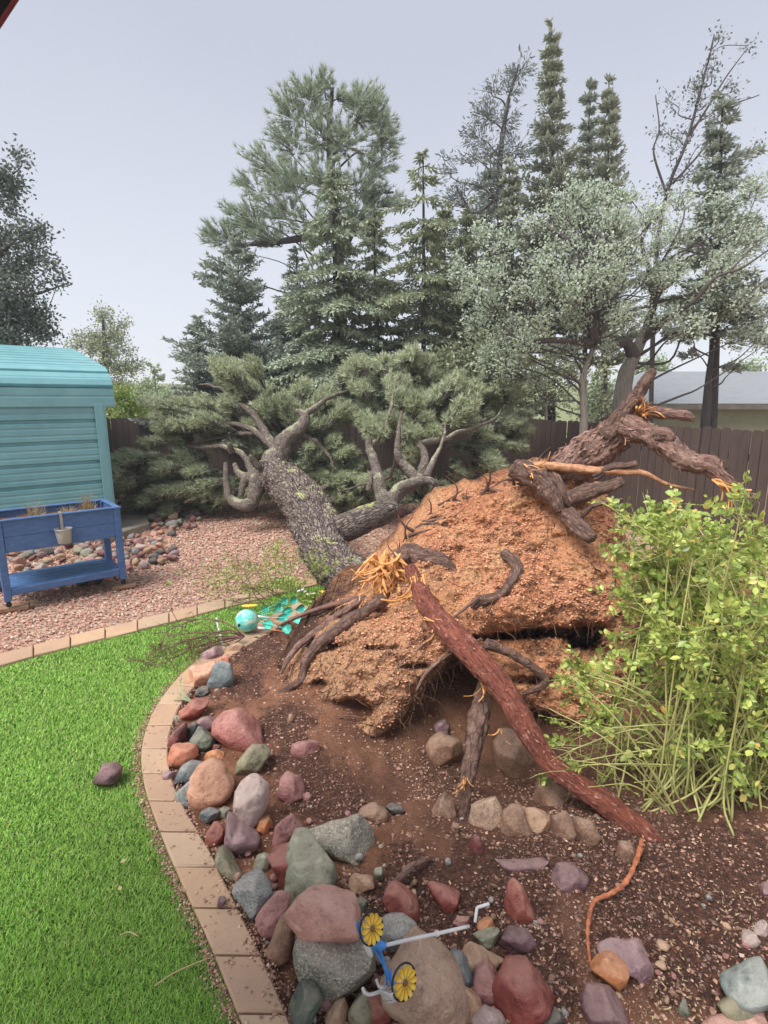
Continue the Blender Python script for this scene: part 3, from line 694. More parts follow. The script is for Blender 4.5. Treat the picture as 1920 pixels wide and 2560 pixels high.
# ---------------------------------------------------------------- the fallen tree: root plate, roots, trunk, limbs, crown
tree = thing('fallen_tree', 'uprooted juniper lying across the yard with its root plate of orange soil tipped up', 'tree', (0.2, 5.2, 0))
PC = np.array([  # overview pixel x, y, distance Y
 (1230,1000,4.75),(1120,1030,4.75),(1000,1060,4.95),(945,1075,5.05),(900,1120,4.9),(850,1180,4.75),(830,1195,4.7),(800,1240,4.7),(760,1270,4.7),(700,1300,4.65),
 (640,1375,4.2),(600,1450,3.9),(600,1490,3.78),(640,1380,4.15),(690,1535,3.55),(760,1590,3.38),(800,1622,3.26),(870,1570,3.3),(920,1500,3.42),(975,1455,3.5),(1020,1445,3.5),
 (1080,1500,3.55),(1160,1545,3.5),(1240,1570,3.45),(1300,1540,3.55),(1380,1420,3.8),(1395,1320,4.05),(1370,1220,4.3),(1330,1120,4.5),(1290,1050,4.65),
 (1200,1150,4.42),(1080,1150,4.55),(1000,1200,4.4),(1100,1250,4.15),(1200,1270,4.05),(1300,1260,4.1),(1010,1290,4.05),(900,1220,4.3),(880,1260,4.2),(1220,1350,3.82),(1100,1340,3.82),(1300,1350,3.86),
 (1180,1385,4.02),(1080,1375,4.0),(1280,1400,4.0),(1200,1440,3.75),(1120,1440,3.72),(1000,1340,3.85),(950,1330,3.82),(880,1330,3.9),(800,1330,4.1),(760,1400,3.85),(850,1400,3.7),(930,1400,3.62),(700,1460,3.75),(800,1480,3.55),(860,1510,3.42),(740,1520,3.5),
 (760,1340,4.05),(690,1370,4.08)], float)
def rbf_fit(C, vals, eps=180.0):
    r = np.hypot(C[:, None, 0] - C[None, :, 0], C[:, None, 1] - C[None, :, 1]); A = np.sqrt(r * r / eps**2 + 0.05) + 0.02 * np.eye(len(C)) * -1
    return np.linalg.solve(A, vals - vals.mean()), vals.mean()
PWt, PMean = rbf_fit(PC[:, :2], PC[:, 2])
def plateY(px, py):
    px = np.asarray(px, float); py = np.asarray(py, float)
    r2 = (px[..., None] - PC[:, 0]) ** 2 + (py[..., None] - PC[:, 1]) ** 2
    return (np.sqrt(r2 / 180.0**2 + 0.05) * PWt).sum(-1) + PMean
PLATE_OUT = [(1245,990),(1180,1012),(1120,1028),(1060,1042),(1000,1058),(952,1070),(930,1095),(905,1118),(875,1150),(850,1178),(828,1196),(800,1240),(760,1268),(705,1300),(668,1338),(630,1385),(604,1430),(588,1475),(612,1515),(690,1540),(730,1572),(765,1600),(802,1625),(835,1600),(870,1568),(900,1528),(925,1495),(962,1455),(990,1432),(1030,1428),(1062,1452),(1085,1490),(1130,1530),(1190,1562),(1250,1590),(1320,1560),(1385,1450),(1402,1340),(1385,1240),(1345,1140),(1310,1062)]
st = 2.1
gx, gy = np.meshgrid(np.arange(570, 1420, st), np.arange(975, 1640, st))
jit = 5.5 * fbm(np.stack([gx, gy, 0*gx], -1).reshape(-1, 3) / 26.0, 3).reshape(gx.shape)
inside = in_poly(gx + jit, gy + jit * 0.7, PLATE_OUT)
ed = poly_dist(gx, gy, PLATE_OUT)
# holes torn through the lobe
HOLES = [(760, 1535, 42, 22, 0.5), (690, 1478, 16, 9, 0.25), (1180, 1366, 62, 12, .30), (1262, 1372, 34, 26, .32), (700, 1395, 40, 12, 0.12), (1120, 1372, 50, 9, .2), (1040, 1378, 40, 7, .12), (900, 1440, 40, 7, .08), (820, 1400, 34, 6, .07), (1150, 1470, 50, 9, .12), (770, 1325, 60, 14, .15), (1255, 1072, 26, 30, .2)]
nyx, nxx = gx.shape
Yb = plateY(gx, gy) + 0.16 * np.exp(-(ed / 22.0) ** 2)
D = np.stack([ray(a, b) for a, b in ((0, 0), (1920, 0), (0, 2560))])
du = (D[1] - D[0]) / 1920.0; dv = (D[2] - D[0]) / 2560.0
DR = D[0] + gx[..., None] * KS * du + gy[..., None] * KS * dv
Pw = np.array([0, 0, CAM_H]) + DR * (Yb / DR[..., 1])[..., None]
q = Pw.reshape(-1, 3)
big = fbm(q * np.array([2.4, 2.4, 3.4]), 4).reshape(gx.shape); mid = fbm(q * np.array([7, 7, 9.0]) + 5, 4).reshape(gx.shape)
rid = (1 - np.abs(fbm(q * np.array([3.3, 3.3, 6.0]) + 31, 4))).reshape(gx.shape); fin = fbm(q * 30, 3).reshape(gx.shape)
rid2 = (1 - np.abs(fbm(q * np.array([9, 9, 14.0]) + 77, 3))).reshape(gx.shape); grain = fbm(q * 75, 2).reshape(gx.shape)
strat = fbm(np.stack([q[:, 0] * 1.5 + q[:, 2] * 2, q[:, 1], q[:, 2] * 9 + q[:, 0] * 3], 1), 4).reshape(gx.shape)
low = np.clip((gy - 1340) / 120, 0, 1)
smo = np.clip(0.75 + 1.3 * fbm(q * np.array([3.1, 3.1, 4.2]) + 91, 3).reshape(gx.shape), 0.2, 1.3)
dY = -0.10 * big - 0.075 * mid - 0.06 * (rid - 0.7) - 0.06 * smo * (rid2 - 0.75) - 0.026 * smo * fin - 0.009 * smo * grain - 0.06 * low * strat
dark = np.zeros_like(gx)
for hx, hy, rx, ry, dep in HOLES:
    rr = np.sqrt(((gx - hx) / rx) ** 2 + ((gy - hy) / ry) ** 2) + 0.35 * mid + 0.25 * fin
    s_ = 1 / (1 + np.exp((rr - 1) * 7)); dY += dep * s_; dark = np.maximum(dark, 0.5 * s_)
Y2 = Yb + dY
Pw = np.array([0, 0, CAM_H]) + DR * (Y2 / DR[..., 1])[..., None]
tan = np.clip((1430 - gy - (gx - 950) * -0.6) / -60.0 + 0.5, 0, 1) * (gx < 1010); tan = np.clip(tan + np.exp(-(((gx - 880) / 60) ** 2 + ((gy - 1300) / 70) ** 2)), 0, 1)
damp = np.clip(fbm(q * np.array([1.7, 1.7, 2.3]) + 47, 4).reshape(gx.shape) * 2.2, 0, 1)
dark = np.clip(dark + 0.34 * damp * (0.5 + 0.5 * low) + 0.5 * np.clip((0.62 - rid) * 4, 0, 1) + 0.45 * np.clip((0.6 - rid2) * 4, 0, 1) + 0.3 * low * np.clip(strat * 3, 0, 1) + 0.7 * np.exp(-((ed) / 22.0) ** 2) * (gy > 1250) + 0.42 * np.exp(-(((gx - 700) / 80) ** 2 + ((gy - 1370) / 45) ** 2)) + 0.35 * np.exp(-(((gx - 1350) / 60) ** 2 + ((gy - 1300) / 150) ** 2)) + 0.35 * np.exp(-(((gx - 1200) / 150) ** 2 + ((gy - 1400) / 30) ** 2)) + 0.3 * np.exp(-(((gx - 1230) / 120) ** 2 + ((gy - 1030) / 22) ** 2)), 0, 1)  # damp patches, plus shade painted into holes, creases and the lower rim
idm = -np.ones(gx.shape, int); idm[inside] = np.arange(inside.sum())
a = idm[:-1, :-1]; b = idm[:-1, 1:]; c_ = idm[1:, 1:]; d = idm[1:, :-1]
ok = (a >= 0) & (b >= 0) & (c_ >= 0) & (d >= 0); Q = np.stack([a[ok], d[ok], c_[ok], b[ok]], 1)
PV = Pw[inside]; PD = dark[inside]; PT = tan[inside]; PS = smo[inside]
e = np.concatenate([Q[:, [0, 1]], Q[:, [1, 2]], Q[:, [2, 3]], Q[:, [3, 0]]]); key = np.sort(e, 1)
u_, inv, cnt = np.unique(key, axis=0, return_inverse=True, return_counts=True); be = e[cnt[inv.ravel()] == 1]
bv = np.unique(be); cen = np.array([0.35, 5.0, 0.55]); n0 = len(PV); m_ = len(bv); rm = {v: i for i, v in enumerate(bv)}
fq = (1 + 0.6 * fbm(PV[bv] * 5, 3))[:, None]
ringA = PV[bv] + np.array([0, 0.42, 0.05]) * fq + (cen - PV[bv]) * 0.04; ringB = PV[bv] + np.array([0, 0.85, 0.0]) * fq + (cen - PV[bv]) * 0.16
AV = np.vstack([PV, ringA, ringB, cen + [0, 0.45, 0]])
bi = np.array([[rm[x], rm[y]] for x, y in be]); SQ = np.vstack([np.stack([be[:, 1], be[:, 0], n0 + bi[:, 0], n0 + bi[:, 1]], 1), np.stack([n0 + bi[:, 1], n0 + bi[:, 0], n0 + m_ + bi[:, 0], n0 + m_ + bi[:, 1]], 1)])
ST = np.stack([n0 + m_ + bi[:, 1], n0 + m_ + bi[:, 0], np.full(len(bi), n0 + 2 * m_)], 1)
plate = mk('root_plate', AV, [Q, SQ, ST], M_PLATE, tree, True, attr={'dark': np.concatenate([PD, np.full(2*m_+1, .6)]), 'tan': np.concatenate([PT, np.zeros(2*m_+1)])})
# clods and grains stuck to it
w = rng.choice(len(PV), 30000, p=PS ** 2 * (0.15 + (1 - PD) * (1 - 0.6 * PT)) / (PS ** 2 * (0.15 + (1 - PD) * (1 - 0.6 * PT))).sum())
tocam = norm(np.array([0, 0, CAM_H]) - PV[w])
o = chips('soil_clods', PV[w] + tocam * 0.002 + rng.normal(size=(len(w), 3)) * 0.006, 0.0025 + 0.0105 * rng.random(len(w)) ** 3.5, M_CLOD, 0.9, tree); o['kind'] = 'stuff'

def pathS(pts, n=10):
    """overview pixels with a distance and a half width in pixels -> a smooth 3-D path with radii"""
    P = np.array([S(a, b, Y) for a, b, Y, r in pts]); rr = np.array([wpx(r, Y) for a, b, Y, r in pts])
    return catmull(P, n), np.interp(np.linspace(0, len(pts) - 1, (len(pts) - 1) * n + 1), np.arange(len(pts)), rr)
def limb(name, pts, mat, parent, n=10, seg=14, bump=0.12, bs=9, wob=0.0, seed=0.0, label=None, flute=None, flakes=0, fmat=None, fsz=0.03):
    P, r = pathS(pts, n)
    if mat is M_LIMB: wob = wob or 0.045; r = r * np.linspace(.84, .5, len(r))
    if wob: P = P + wob * np.stack([fbm(P * 4.5 + seed + 31 * k, 3) for k in range(3)], 1) * np.minimum(1, np.arange(len(P)) / 6.0)[:, None]
    if flute is None: flute = 0.30 if mat in (M_ROOTD, M_ROOTB) else (0.16 if mat is M_LIMB else 0.0)
    if flute: seg = int(seg * 1.8); q_ = np.linspace(0, len(P) - 1, len(P) * 2 - 1); P = np.stack([np.interp(q_, np.arange(len(P)), P[:, k]) for k in range(3)], 1); r = np.interp(q_, np.arange(len(r)), r)
    V, Q, T, U = tube(P, r, seg, bump, bs, seed, True, flute)
    o = mk(name, V, [Q, T], mat, parent, True, U)
    if flakes:
        m_ = len(P); i = rng.integers(1, m_ - 2, flakes); j = rng.integers(0, seg, flakes); B = V[i * seg + j]; ax = norm(P[np.minimum(i + 1, m_ - 1)] - P[i - 1]); nn_ = norm(B - P[i])
        dd = norm(ax * rng.choice([-1, 1], (flakes, 1)) + nn_ * rng.uniform(.02, .22, (flakes, 1)) + rng.normal(size=B.shape) * .25)
        Vf, Qf = leafquads(B - nn_ * .002, dd, fsz * rng.uniform(.4, 1.4, flakes), fsz * .34 * rng.uniform(.5, 1.2, flakes), nn_, .5); f_ = mk('bark_flakes', Vf, [Qf], fmat or mat, o, False); f_['kind'] = 'stuff'
    if label: o['label'] = label
    return o

limb('trunk', [(825,1320,5.3,50),(790,1280,5.6,50),(742,1238,6.1,47),(706,1198,6.6,45),(688,1152,7.1,49),(670,1110,7.6,50),(640,1068,8.3,43),(608,1036,8.9,36),(584,1018,9.3,28)], M_BARK, tree, 14, 44, 0.2, 3.2, flute=.24, flakes=2200, fmat=M_FLAKE, fsz=.055)
trunk_flare = limb('limb', [(690,1160,7.1,30),(745,1140,7.0,33),(795,1118,7.0,30),(828,1104,7.05,27),(854,1092,7.1,18)], M_BARK, tree, 8, 20, 0.15, 5)
limb('limb', [(590,1010,9.2,36),(603,975,9.3,27),(622,945,9.35,24),(648,925,9.4,21),(658,903,9.5,16),(650,892,9.6,11),(640,890,9.7,9)], M_LIMB, tree, 8, 16)
LIMBS = [
 [(832,1100,7.1,22),(825,1060,7.3,18),(812,1015,7.5,16),(800,975,7.7,15),(796,948,7.8,11)],
 [(800,968,7.75,6),(825,935,8.1,5.5),(842,885,8.6,5),(852,845,9.0,4),(866,800,9.4,3)],
 [(838,1085,7.15,22),(870,1055,7.4,19),(905,1035,7.6,17),(918,1000,7.7,15),(914,972,7.8,13),(902,958,7.9,11)],
 [(905,1040,7.6,14),(880,1008,7.7,13),(862,990,7.75,12),(858,960,7.8,10),(860,925,7.9,7),(868,890,8.1,5)],
 [(850,1068,7.3,15),(890,1045,7.25,13),(930,1038,7.2,11),(945,1060,7.2,10),(940,1095,7.2,12),(925,1118,7.2,12)],
 [(920,1030,7.4,9),(940,985,7.7,7),(955,950,8.0,5),(965,915,8.3,4)],
 [(905,960,8.0,9),(960,945,8.5,7),(1020,925,9.0,6),(1060,910,9.2,5),(1080,888,9.4,3)],
 [(580,1015,9.2,24),(560,1035,9.1,22),(550,1065,9.0,20),(535,1090,8.95,20),(512,1088,9.0,17),(496,1070,9.1,14),(490,1035,9.2,12),(488,1000,9.3,9)],
 [(570,1030,9.1,16),(540,1030,9.2,14),(515,1022,9.3,12),(505,1005,9.4,10)],
 [(555,1020,9.2,14),(525,1040,9.15,12),(520,1070,9.1,11)],
 [(545,1020,9.3,9),(525,985,9.5,8),(490,968,9.7,7),(440,965,10.0,6),(405,968,10.2,4)],
 [(600,985,9.4,14),(575,935,9.7,11),(545,895,10.0,9),(510,862,10.3,7),(470,838,10.5,5),(430,830,10.8,3)],
 [(585,960,9.6,9),(540,925,9.9,7),(480,915,10.2,6),(420,925,10.5,5),(360,955,10.7,3)],
 [(560,935,9.8,6),(500,940,10.2,5),(440,955,10.5,4),(385,965,10.8,3)],
 [(640,935,9.4,8),(680,955,9.5,6),(712,985,9.5,5),(720,1010,9.4,3)],
 [(655,900,9.5,9),(690,870,9.8,7),(740,850,10.2,5),(790,835,10.5,3)],
 [(855,990,8.2,5),(840,1030,8.3,5),(790,1045,8.6,4),(740,1060,9.0,3)],
 [(1060,1000,10.0,4),(1080,960,10.1,4),(1090,930,10.2,3),(1120,900,10.4,2.5)],
 [(795,1060,8.4,7),(800,1030,8.5,6),(815,990,8.9,4)],
]
for k, l in enumerate(LIMBS): limb('limb', l, M_LIMB, tree, 8, 10, 0.16, 12, 0.0, k * 3.1, flakes=140, fmat=M_FLAKE, fsz=.03)
# short snags on the trunk
for a, b, Y, dx, dy in ((843, 1098, 6.75, 4, -1), (560, 1010, 9.0, -20, -25), (500, 975, 9.3, -6, -18), (690, 1060, 7.9, 22, -12)):
    limb('snag', [(a, b, Y, 9), (a + dx, b + dy, Y - .1, 8)], M_LIMB, tree, 4, 8)

# crown of the fallen tree: clumps of dull needles in front of the fence
def clump_foliage(accL, accT, c, r, n, kind, root=None, size=1.0, tw=0.006, dens=9):
    u = norm(rng.normal(size=(n, 3))) * (rng.random(n) ** 0.42)[:, None]; E = c + u * r
    st = (root if root is not None else c - np.array([0, 0, r[2] * 0.5]))
    S0 = st + (E - st) * rng.uniform(0.05, 0.55, (n, 1)); M = (S0 + E) / 2 + rng.normal(size=(n, 3)) * 0.06 * np.linalg.norm(r) / 1.7
    V, Q = tubes_bulk(S0, M, E, tw, tw * 0.4); accT.add(V, Q)
    D = norm(E - S0)
    t = rng.uniform(0.35, 1.02, (n, dens)); P = (S0[:, None] + (E - S0)[:, None] * t[..., None]).reshape(-1, 3)
    Dd = np.repeat(D, dens, 0)
    if kind == 'fine':
        V, T = needles(P, Dd + np.array([0, 0, 0.2]), 0.10 * size, 0.019 * size, 6, 0.6); accL.add(V, None, T)
    elif kind == 'long':
        V, T = needles(P, Dd + np.array([0, 0, 0.35]), 0.20 * size, 0.018 * size, 7, 0.5); accL.add(V, None, T)
    elif kind == 'oak':
        N = len(P); P2 = P + rng.normal(size=(N, 3)) * 0.09 * size
        V, Q = leafquads(P2, rng.normal(size=(N, 3)) + Dd * 0.6, 0.075 * size * rng.uniform(.7, 1.3, N), 0.045 * size); accL.add(V, Q)
    elif kind == 'thin':
        N = len(P); P2 = P + rng.normal(size=(N, 3)) * 0.04 * size
        V, Q = leafquads(P2, Dd + rng.normal(size=(N, 3)) * 0.6, 0.11 * size, 0.028 * size); accL.add(V, Q)
    elif kind == 'spray':
        N = len(P); V, Q = leafquads(np.repeat(P, 3, 0), np.repeat(Dd, 3, 0) + rng.normal(size=(N*3, 3)) * 0.5, 0.13 * size, 0.04 * size); accL.add(V, Q)
BL = [(290,1000,10.6,55,38),(330,955,10.8,60,40),(270,1040,10.2,40,26),(360,1010,10.4,60,40),(420,985,10.6,60,45),(440,925,10.9,60,40),(400,1050,10.2,60,22),(470,1040,10.2,50,28),
 (470,860,10.9,50,38),(520,830,11.0,60,35),(560,870,10.8,55,42),(500,900,10.7,55,42),(540,960,10.6,50,40),(610,850,10.8,55,38),(660,850,10.5,55,45),(710,865,10.5,50,45),(700,920,10.4,45,38),(745,850,10.8,45,38),(730,1000,9.9,45,38),(690,985,10.2,40,45),(760,1045,9.7,45,28),(700,1050,9.8,35,20),
 (800,905,8.4,36,26),(790,850,10.3,40,30),(845,820,10.3,45,32),(880,880,8.9,40,40),(905,925,8.6,34,28),(930,850,10.2,48,38),(960,890,9.6,46,36),(985,820,10.4,46,34),(1010,870,10.2,50,36),(1040,920,10.0,45,34),(1065,850,10.5,45,32),(1095,930,10.3,38,34),(1040,970,10.2,34,28),(1120,890,10.5,35,26),(640,1010,10.4,45,45),(590,920,11.0,45,45),(350,900,11.2,35,26),(870,770,10.6,30,24),(930,790,10.6,30,26),(460,800,11.2,30,20),(330,1055,10.0,60,16),(560,1050,10.3,40,24)]
aL, aT = Acc(), Acc()
BL += [(x, y, 10.0 + .3 * rng.normal(), 34, 22) for x, y in ((600, 1010), (650, 1060), (700, 1075), (750, 1075), (800, 1065), (850, 1030), (690, 960), (740, 950), (260, 985), (240, 1030), (300, 1065), (440, 1080), (380, 1085), (780, 1010), (1010, 1010), (1080, 985), (1120, 950))]
BL = [(px + rng.normal() * rx * .55, py + rng.normal() * ry * .55 + 8, Y + rng.normal() * .3, rx * rng.uniform(.35, .75), ry * rng.uniform(.35, .8)) for px, py, Y, rx, ry in BL for _ in range(3)]
for _ in range(95):
    px, py = rng.uniform(245, 1140), rng.uniform(775, 1085)
    if py < 1085 - 330 * min(1, (px - 215) / 190) or (px < 330 and py < 930) or (px < 480 and py < 850): continue
    BL.append((px, py, rng.uniform(9.7, 11.1), rng.uniform(10, 26), rng.uniform(7, 18)))
for px, py, Y, rx, ry in BL:
    c = S(px, py, Y); r = np.array([wpx(rx, Y), 0.35 + 0.3 * wpx(rx, Y), wpx(ry, Y)]) * 1.08
    root = S(px * .55 + 640 * .45, py * .6 + 1000 * .4, 9.8) if px < 760 else S(px * .6 + 880 * .4, py * .6 + 990 * .4, min(Y, 8.8) + .2)
    root = c + (root - c) * min(1, 1.1 * np.linalg.norm(r) / np.linalg.norm(root - c))
    clump_foliage(aL, aT, c, r, int(40 + 62 * r[0] * r[2] / 0.16), 'fine', root, rng.uniform(.85, 1.25), 0.0045, 8)
aL.build('foliage', F_FALL, tree, False); aT.build('twigs', M_TWIG, tree)['kind'] = 'stuff'

# roots
limb('root', [(885,1225,4.15,12.3),(905,1270,4.0,16.7),(935,1325,3.75,23.8),(985,1378,3.5,29.0),(1045,1440,3.28,29.9),(1103,1512,3.08,27.3),(1140,1580,2.94,24.6),(1185,1645,2.82,23.8),(1250,1697,2.70,25.5),(1315,1742,2.58,28.2),(1372,1790,2.44,30.8),(1420,1845,2.31,32.6),(1458,1890,2.19,28.2),(1484,1916,2.15,21.1),(1512,1948,2.19,7.9)], M_ROOT, tree, 14, 36, 0.2, 7.5, 0.0, 2.0, 'thick red root with flaking bark reaching down to the soil', flute=.15, flakes=800, fmat=M_RFLAKE, fsz=.036)
limb('root', [(1050,1450,3.45,8),(1040,1500,3.3,15),(1032,1560,3.15,23),(1020,1630,3.0,19),(1008,1700,2.85,14),(1000,1760,2.68,11),(995,1820,2.5,9),(988,1875,2.32,4)], M_ROOTD, tree, 8, 20, 0.35, 16, 0, 5.0, 'dark shaggy root hanging into the pit')
limb('root', [(1160,1050,4.6,24),(1230,1005,4.75,34),(1290,968,4.75,35),(1335,932,4.72,31),(1370,905,4.7,25),(1395,880,4.7,13)], M_ROOTB, tree, 10, 30, 0.3, 8, 0, 9.0, 'stout stump of root sticking up from the top of the root plate', flakes=1700, fsz=.06)
limb('root', [(1310,945,4.65,18),(1345,893,4.6,15),(1380,848,4.55,13),(1397,820,4.52,11),(1410,800,4.5,8)], M_ROOTD, tree, 8, 14, 0.25, 14, 0, 1.0, 'dark broken root pointing up at the sky')
limb('root', [(1385,890,4.65,12),(1440,893,4.6,11),(1480,898,4.55,10),(1497,905,4.55,6)], M_ROOTB, tree, 8, 14, 0.3, 14, 0, 3.0, 'short stubby root pointing along the fence')
limb('root', [(1345,915,4.62,25),(1390,935,4.5,23),(1430,955,4.4,20),(1465,985,4.3,22),(1500,1002,4.2,19),(1530,1005,4.15,18),(1552,1025,4.1,15),(1580,1045,4.05,9),(1605,1062,4.0,5),(1640,1078,3.95,2)], M_ROOTB, tree, 10, 20, 0.3, 12, 0, 6.0, 'crooked grey brown root reaching out over the rose bush', flakes=700, fsz=.05)
limb('root', [(1415,940,4.4,14),(1440,938,4.35,12),(1452,950,4.32,9)], M_ROOTB, tree, 5, 12, 0.2, 12)
limb('root', [(1140,1002,4.65,7),(1200,1008,4.55,9),(1270,1015,4.5,9),(1330,1018,4.45,8),(1390,1022,4.4,6),(1440,1045,4.35,3),(1500,1058,4.3,2)], M_SPLIT, tree, 8, 10, 0.3, 20, 0, 4.0, 'long split root with bare tan wood', flute=.25)
for l in ([(1230,1075,4.4,18),(1270,1062,4.35,16),(1310,1052,4.3,13),(1345,1040,4.28,10)], [(1280,1030,4.5,10),(1320,1010,4.45,8),(1375,1002,4.4,5)], [(1240,1140,4.3,6),(1262,1110,4.2,6),(1290,1090,4.15,5),(1345,1078,4.1,3)],
          [(1225,1110,4.35,16),(1250,1135,4.2,17),(1280,1165,4.1,13)], [(1110,1010,4.6,22),(1160,1035,4.5,22),(1195,1075,4.4,16),(1210,1105,4.35,8)], [(1190,1020,4.6,10),(1215,1060,4.45,10),(1235,1100,4.4,7)]):
    limb('root', l, M_ROOTD, tree, 8, 14, 0.4, 14, 0, rng.random() * 9)
limb('root', [(1085,1195,4.28,9),(1110,1212,4.2,12),(1118,1235,4.14,12),(1095,1268,4.06,11),(1068,1290,3.98,9),(1035,1300,3.95,14),(1020,1310,3.92,9)], M_ROOTD, tree, 8, 14, 0.4, 16, 0, 8.0)
limb('root', [(830,1290,4.2,10),(780,1325,4.1,13),(735,1355,4.0,13),(690,1390,3.92,12),(660,1430,3.85,10),(648,1470,3.78,8),(600,1500,3.7,7)], M_ROOTD, tree, 8, 14, 0.4, 16, 0, 12.0)
limb('root', [(790,1290,4.45,8),(730,1330,4.3,8),(690,1360,4.15,8),(650,1390,4.0,7),(625,1420,3.9,6),(606,1455,3.85,3)], M_ROOTB, tree, 8, 10, 0.3, 18, 0, 13.0)
limb('root', [(860,1300,4.4,5),(790,1290,4.5,6),(745,1300,4.55,7),(700,1312,4.6,6),(660,1325,4.6,5),(625,1340,4.6,4),(600,1352,4.6,2)], M_REDTWIG, tree, 8, 8, 0.15, 18, 0, 14.0, 'slim reddish root reaching out over the aqua ornament')
limb('root', [(880,1205,4.5,28),(850,1215,4.45,20),(835,1225,4.45,10)], M_ROOTD, tree, 5, 14, 0.6, 14, 0, 14.5)
limb('root', [(880,1190,4.5,20),(912,1200,4.4,20),(950,1210,4.35,16),(985,1235,4.3,8)], M_ROOTD, tree, 6, 14, 0.6, 14, 0, 15.5)
OP = catmull(np.array([S(1388, 1812, 2.36)] + [gp(a * KS, b * KS, z) for a, b, z in ((1375,1858,.05),(1352,1905,.05),(1320,1930,.05),(1284,1947,.06),(1272,1985,.05),(1270,2030,.04),(1275,2078,.012))]), 8)
V, Q, T, U = tube(OP, np.linspace(.0115, .0065, len(OP)) * (1 + .18 * np.sin(np.arange(len(OP)) * 1.7)), 12, .3, 30, 2.5, True, .25); tag(mk('root', V, [Q, T], M_ORANGE, tree, True, U), 'thin bright orange root bending down to the soil')
limb('root', [(1040,1380,3.7,3),(1000,1400,3.62,4),(960,1420,3.58,4),(920,1455,3.5,3.5),(900,1490,3.42,3)], M_ROOTB, tree, 8, 7, 0.2, 18)
limb('root', [(1035,1290,3.9,3),(960,1350,3.75,3.5),(905,1400,3.62,4),(870,1430,3.6,3.5),(850,1465,3.55,3),(838,1485,3.5,2)], M_REDTWIG, tree, 8, 7, 0.2, 18)
limb('root', [(1130,1500,3.5,5),(1180,1470,3.55,8),(1120,1420,3.6,10),(1050,1390,3.6,12)], M_ROOTD, tree, 8, 10, 0.3, 16)
for k in range(40):
    i = rng.integers(0, 11); a, b = PLATE_OUT[i]; a2, b2 = PLATE_OUT[i + 1]; f = rng.random(); x, y = a + (a2 - a) * f, b + (b2 - b) * f + 10; Y = float(plateY(x, y)) + .02; th = rng.uniform(-2.6, .9); l = rng.uniform(40, 120); cv = rng.uniform(-1.2, 1.2)
    limb('root', [(x + l * t * math.cos(th + cv * t), y + l * .6 * t * math.sin(th + cv * t) + 6 * (1 - t), Y - .12 * t, (2.6 - 2.0 * t) * (.5 + 1.0 * (k % 3) / 2)) for t in (0, .3, .65, 1)], M_ROOTD if k % 2 else M_ROOTB, tree, 5, 6, .2, 18, 0, k)
# split ends of torn wood
def splinter(a, b, Y, n, spread, ln, dirs):
    for k in range(int(n * 1.25)):
        x = a + rng.normal() * spread; y = b + rng.normal() * spread * 0.6; th = math.radians(dirs[0] + rng.uniform(-1, 1) * dirs[1]); l = ln * rng.uniform(0.5, 1.1); cv = rng.uniform(-0.6, 0.8); l *= 1.35
        pts = []
        for i in range(5):
            t = i / 4; aa = th + cv * t * 1.5
            pts.append((x + l * t * math.cos(aa), y + l * t * math.sin(aa), Y - 0.10 * t + 0.03 * rng.normal(), (3.4 - 2.2 * abs(t - .3)) * rng.uniform(.7, 1.2)))
        P, r = pathS(pts, 4); V, Q, T, U = tube(P, r * rng.uniform(.6, 1.5) * min(1, max(.4, ln / 65)), 6, flute=.3, flat=.4); mk('splinter', V, [Q, T], M_FRESH, tree, True, U)
splinter(832, 1205, 4.32, 34, 16, 70, (70, 45)); splinter(815, 1200, 4.36, 10, 8, 55, (120, 30)); splinter(818, 1240, 4.3, 8, 10, 40, (100, 40)); splinter(900, 1250, 4.02, 16, 9, 80, (68, 18)); splinter(930, 1290, 3.95, 9, 8, 60, (60, 20)); splinter(925, 1330, 3.7, 8, 8, 48, (20, 25))
splinter(1380, 895, 4.6, 9, 8, 34, (-60, 25)); splinter(1545, 1035, 4.05, 6, 5, 60, (42, 12)); splinter(1045, 1475, 3.3, 6, 6, 34, (70, 30)); splinter(1005, 1680, 2.85, 5, 3, 30, (90, 14)); splinter(1000, 1800, 2.5, 3, 2, 40, (95, 12)); splinter(1140, 1010, 4.5, 7, 12, 30, (20, 25))
splinter(1350, 935, 4.6, 6, 14, 26, (-40, 40)); splinter(1080, 1575, 2.93, 2, 2, 30, (100, 10))
# fine root hairs
aH = Acc()
sel = rng.choice(len(PV), 1100, p=(0.08 + PD) / (0.08 + PD).sum()); P0 = PV[sel]; tc_ = norm(np.array([0, 0, CAM_H]) - P0)
ln_ = rng.uniform(0.04, 0.2, len(sel)); dr = norm(tc_ * 0.5 + np.array([0, 0, -0.9]) + rng.normal(size=P0.shape) * 0.6)
V, Q = tubes_bulk(P0, P0 + dr * ln_[:, None] * 0.5 + rng.normal(size=P0.shape) * 0.014, P0 + dr * ln_[:, None] + np.c_[0*ln_, 0*ln_, -ln_ * 0.2], 0.0035, 0.001); aH.add(V, Q)
for k in range(240):   # longer wandering ones on the dirty face
    i = rng.integers(len(PV)); p = PV[i]; n_ = norm(np.array([0, 0, CAM_H]) - p); dirn = norm(np.array([rng.normal(), 0.1, -0.7 + 0.6 * rng.normal()])); pts = [p + n_ * 0.01]
    for s_ in range(4): dirn = norm(dirn + rng.normal(size=3) * 0.45); pts.append(pts[-1] + dirn * rng.uniform(.03, .07) + n_ * 0.006)
    V, Q, T, U = tube(catmull(pts, 3), np.linspace(0.0045, 0.0012, 13) * rng.uniform(.6, 1.9), 4); aH.add(V, Q, T)
aH.build('root_hairs', M_HAIR, tree)['kind'] = 'stuff'
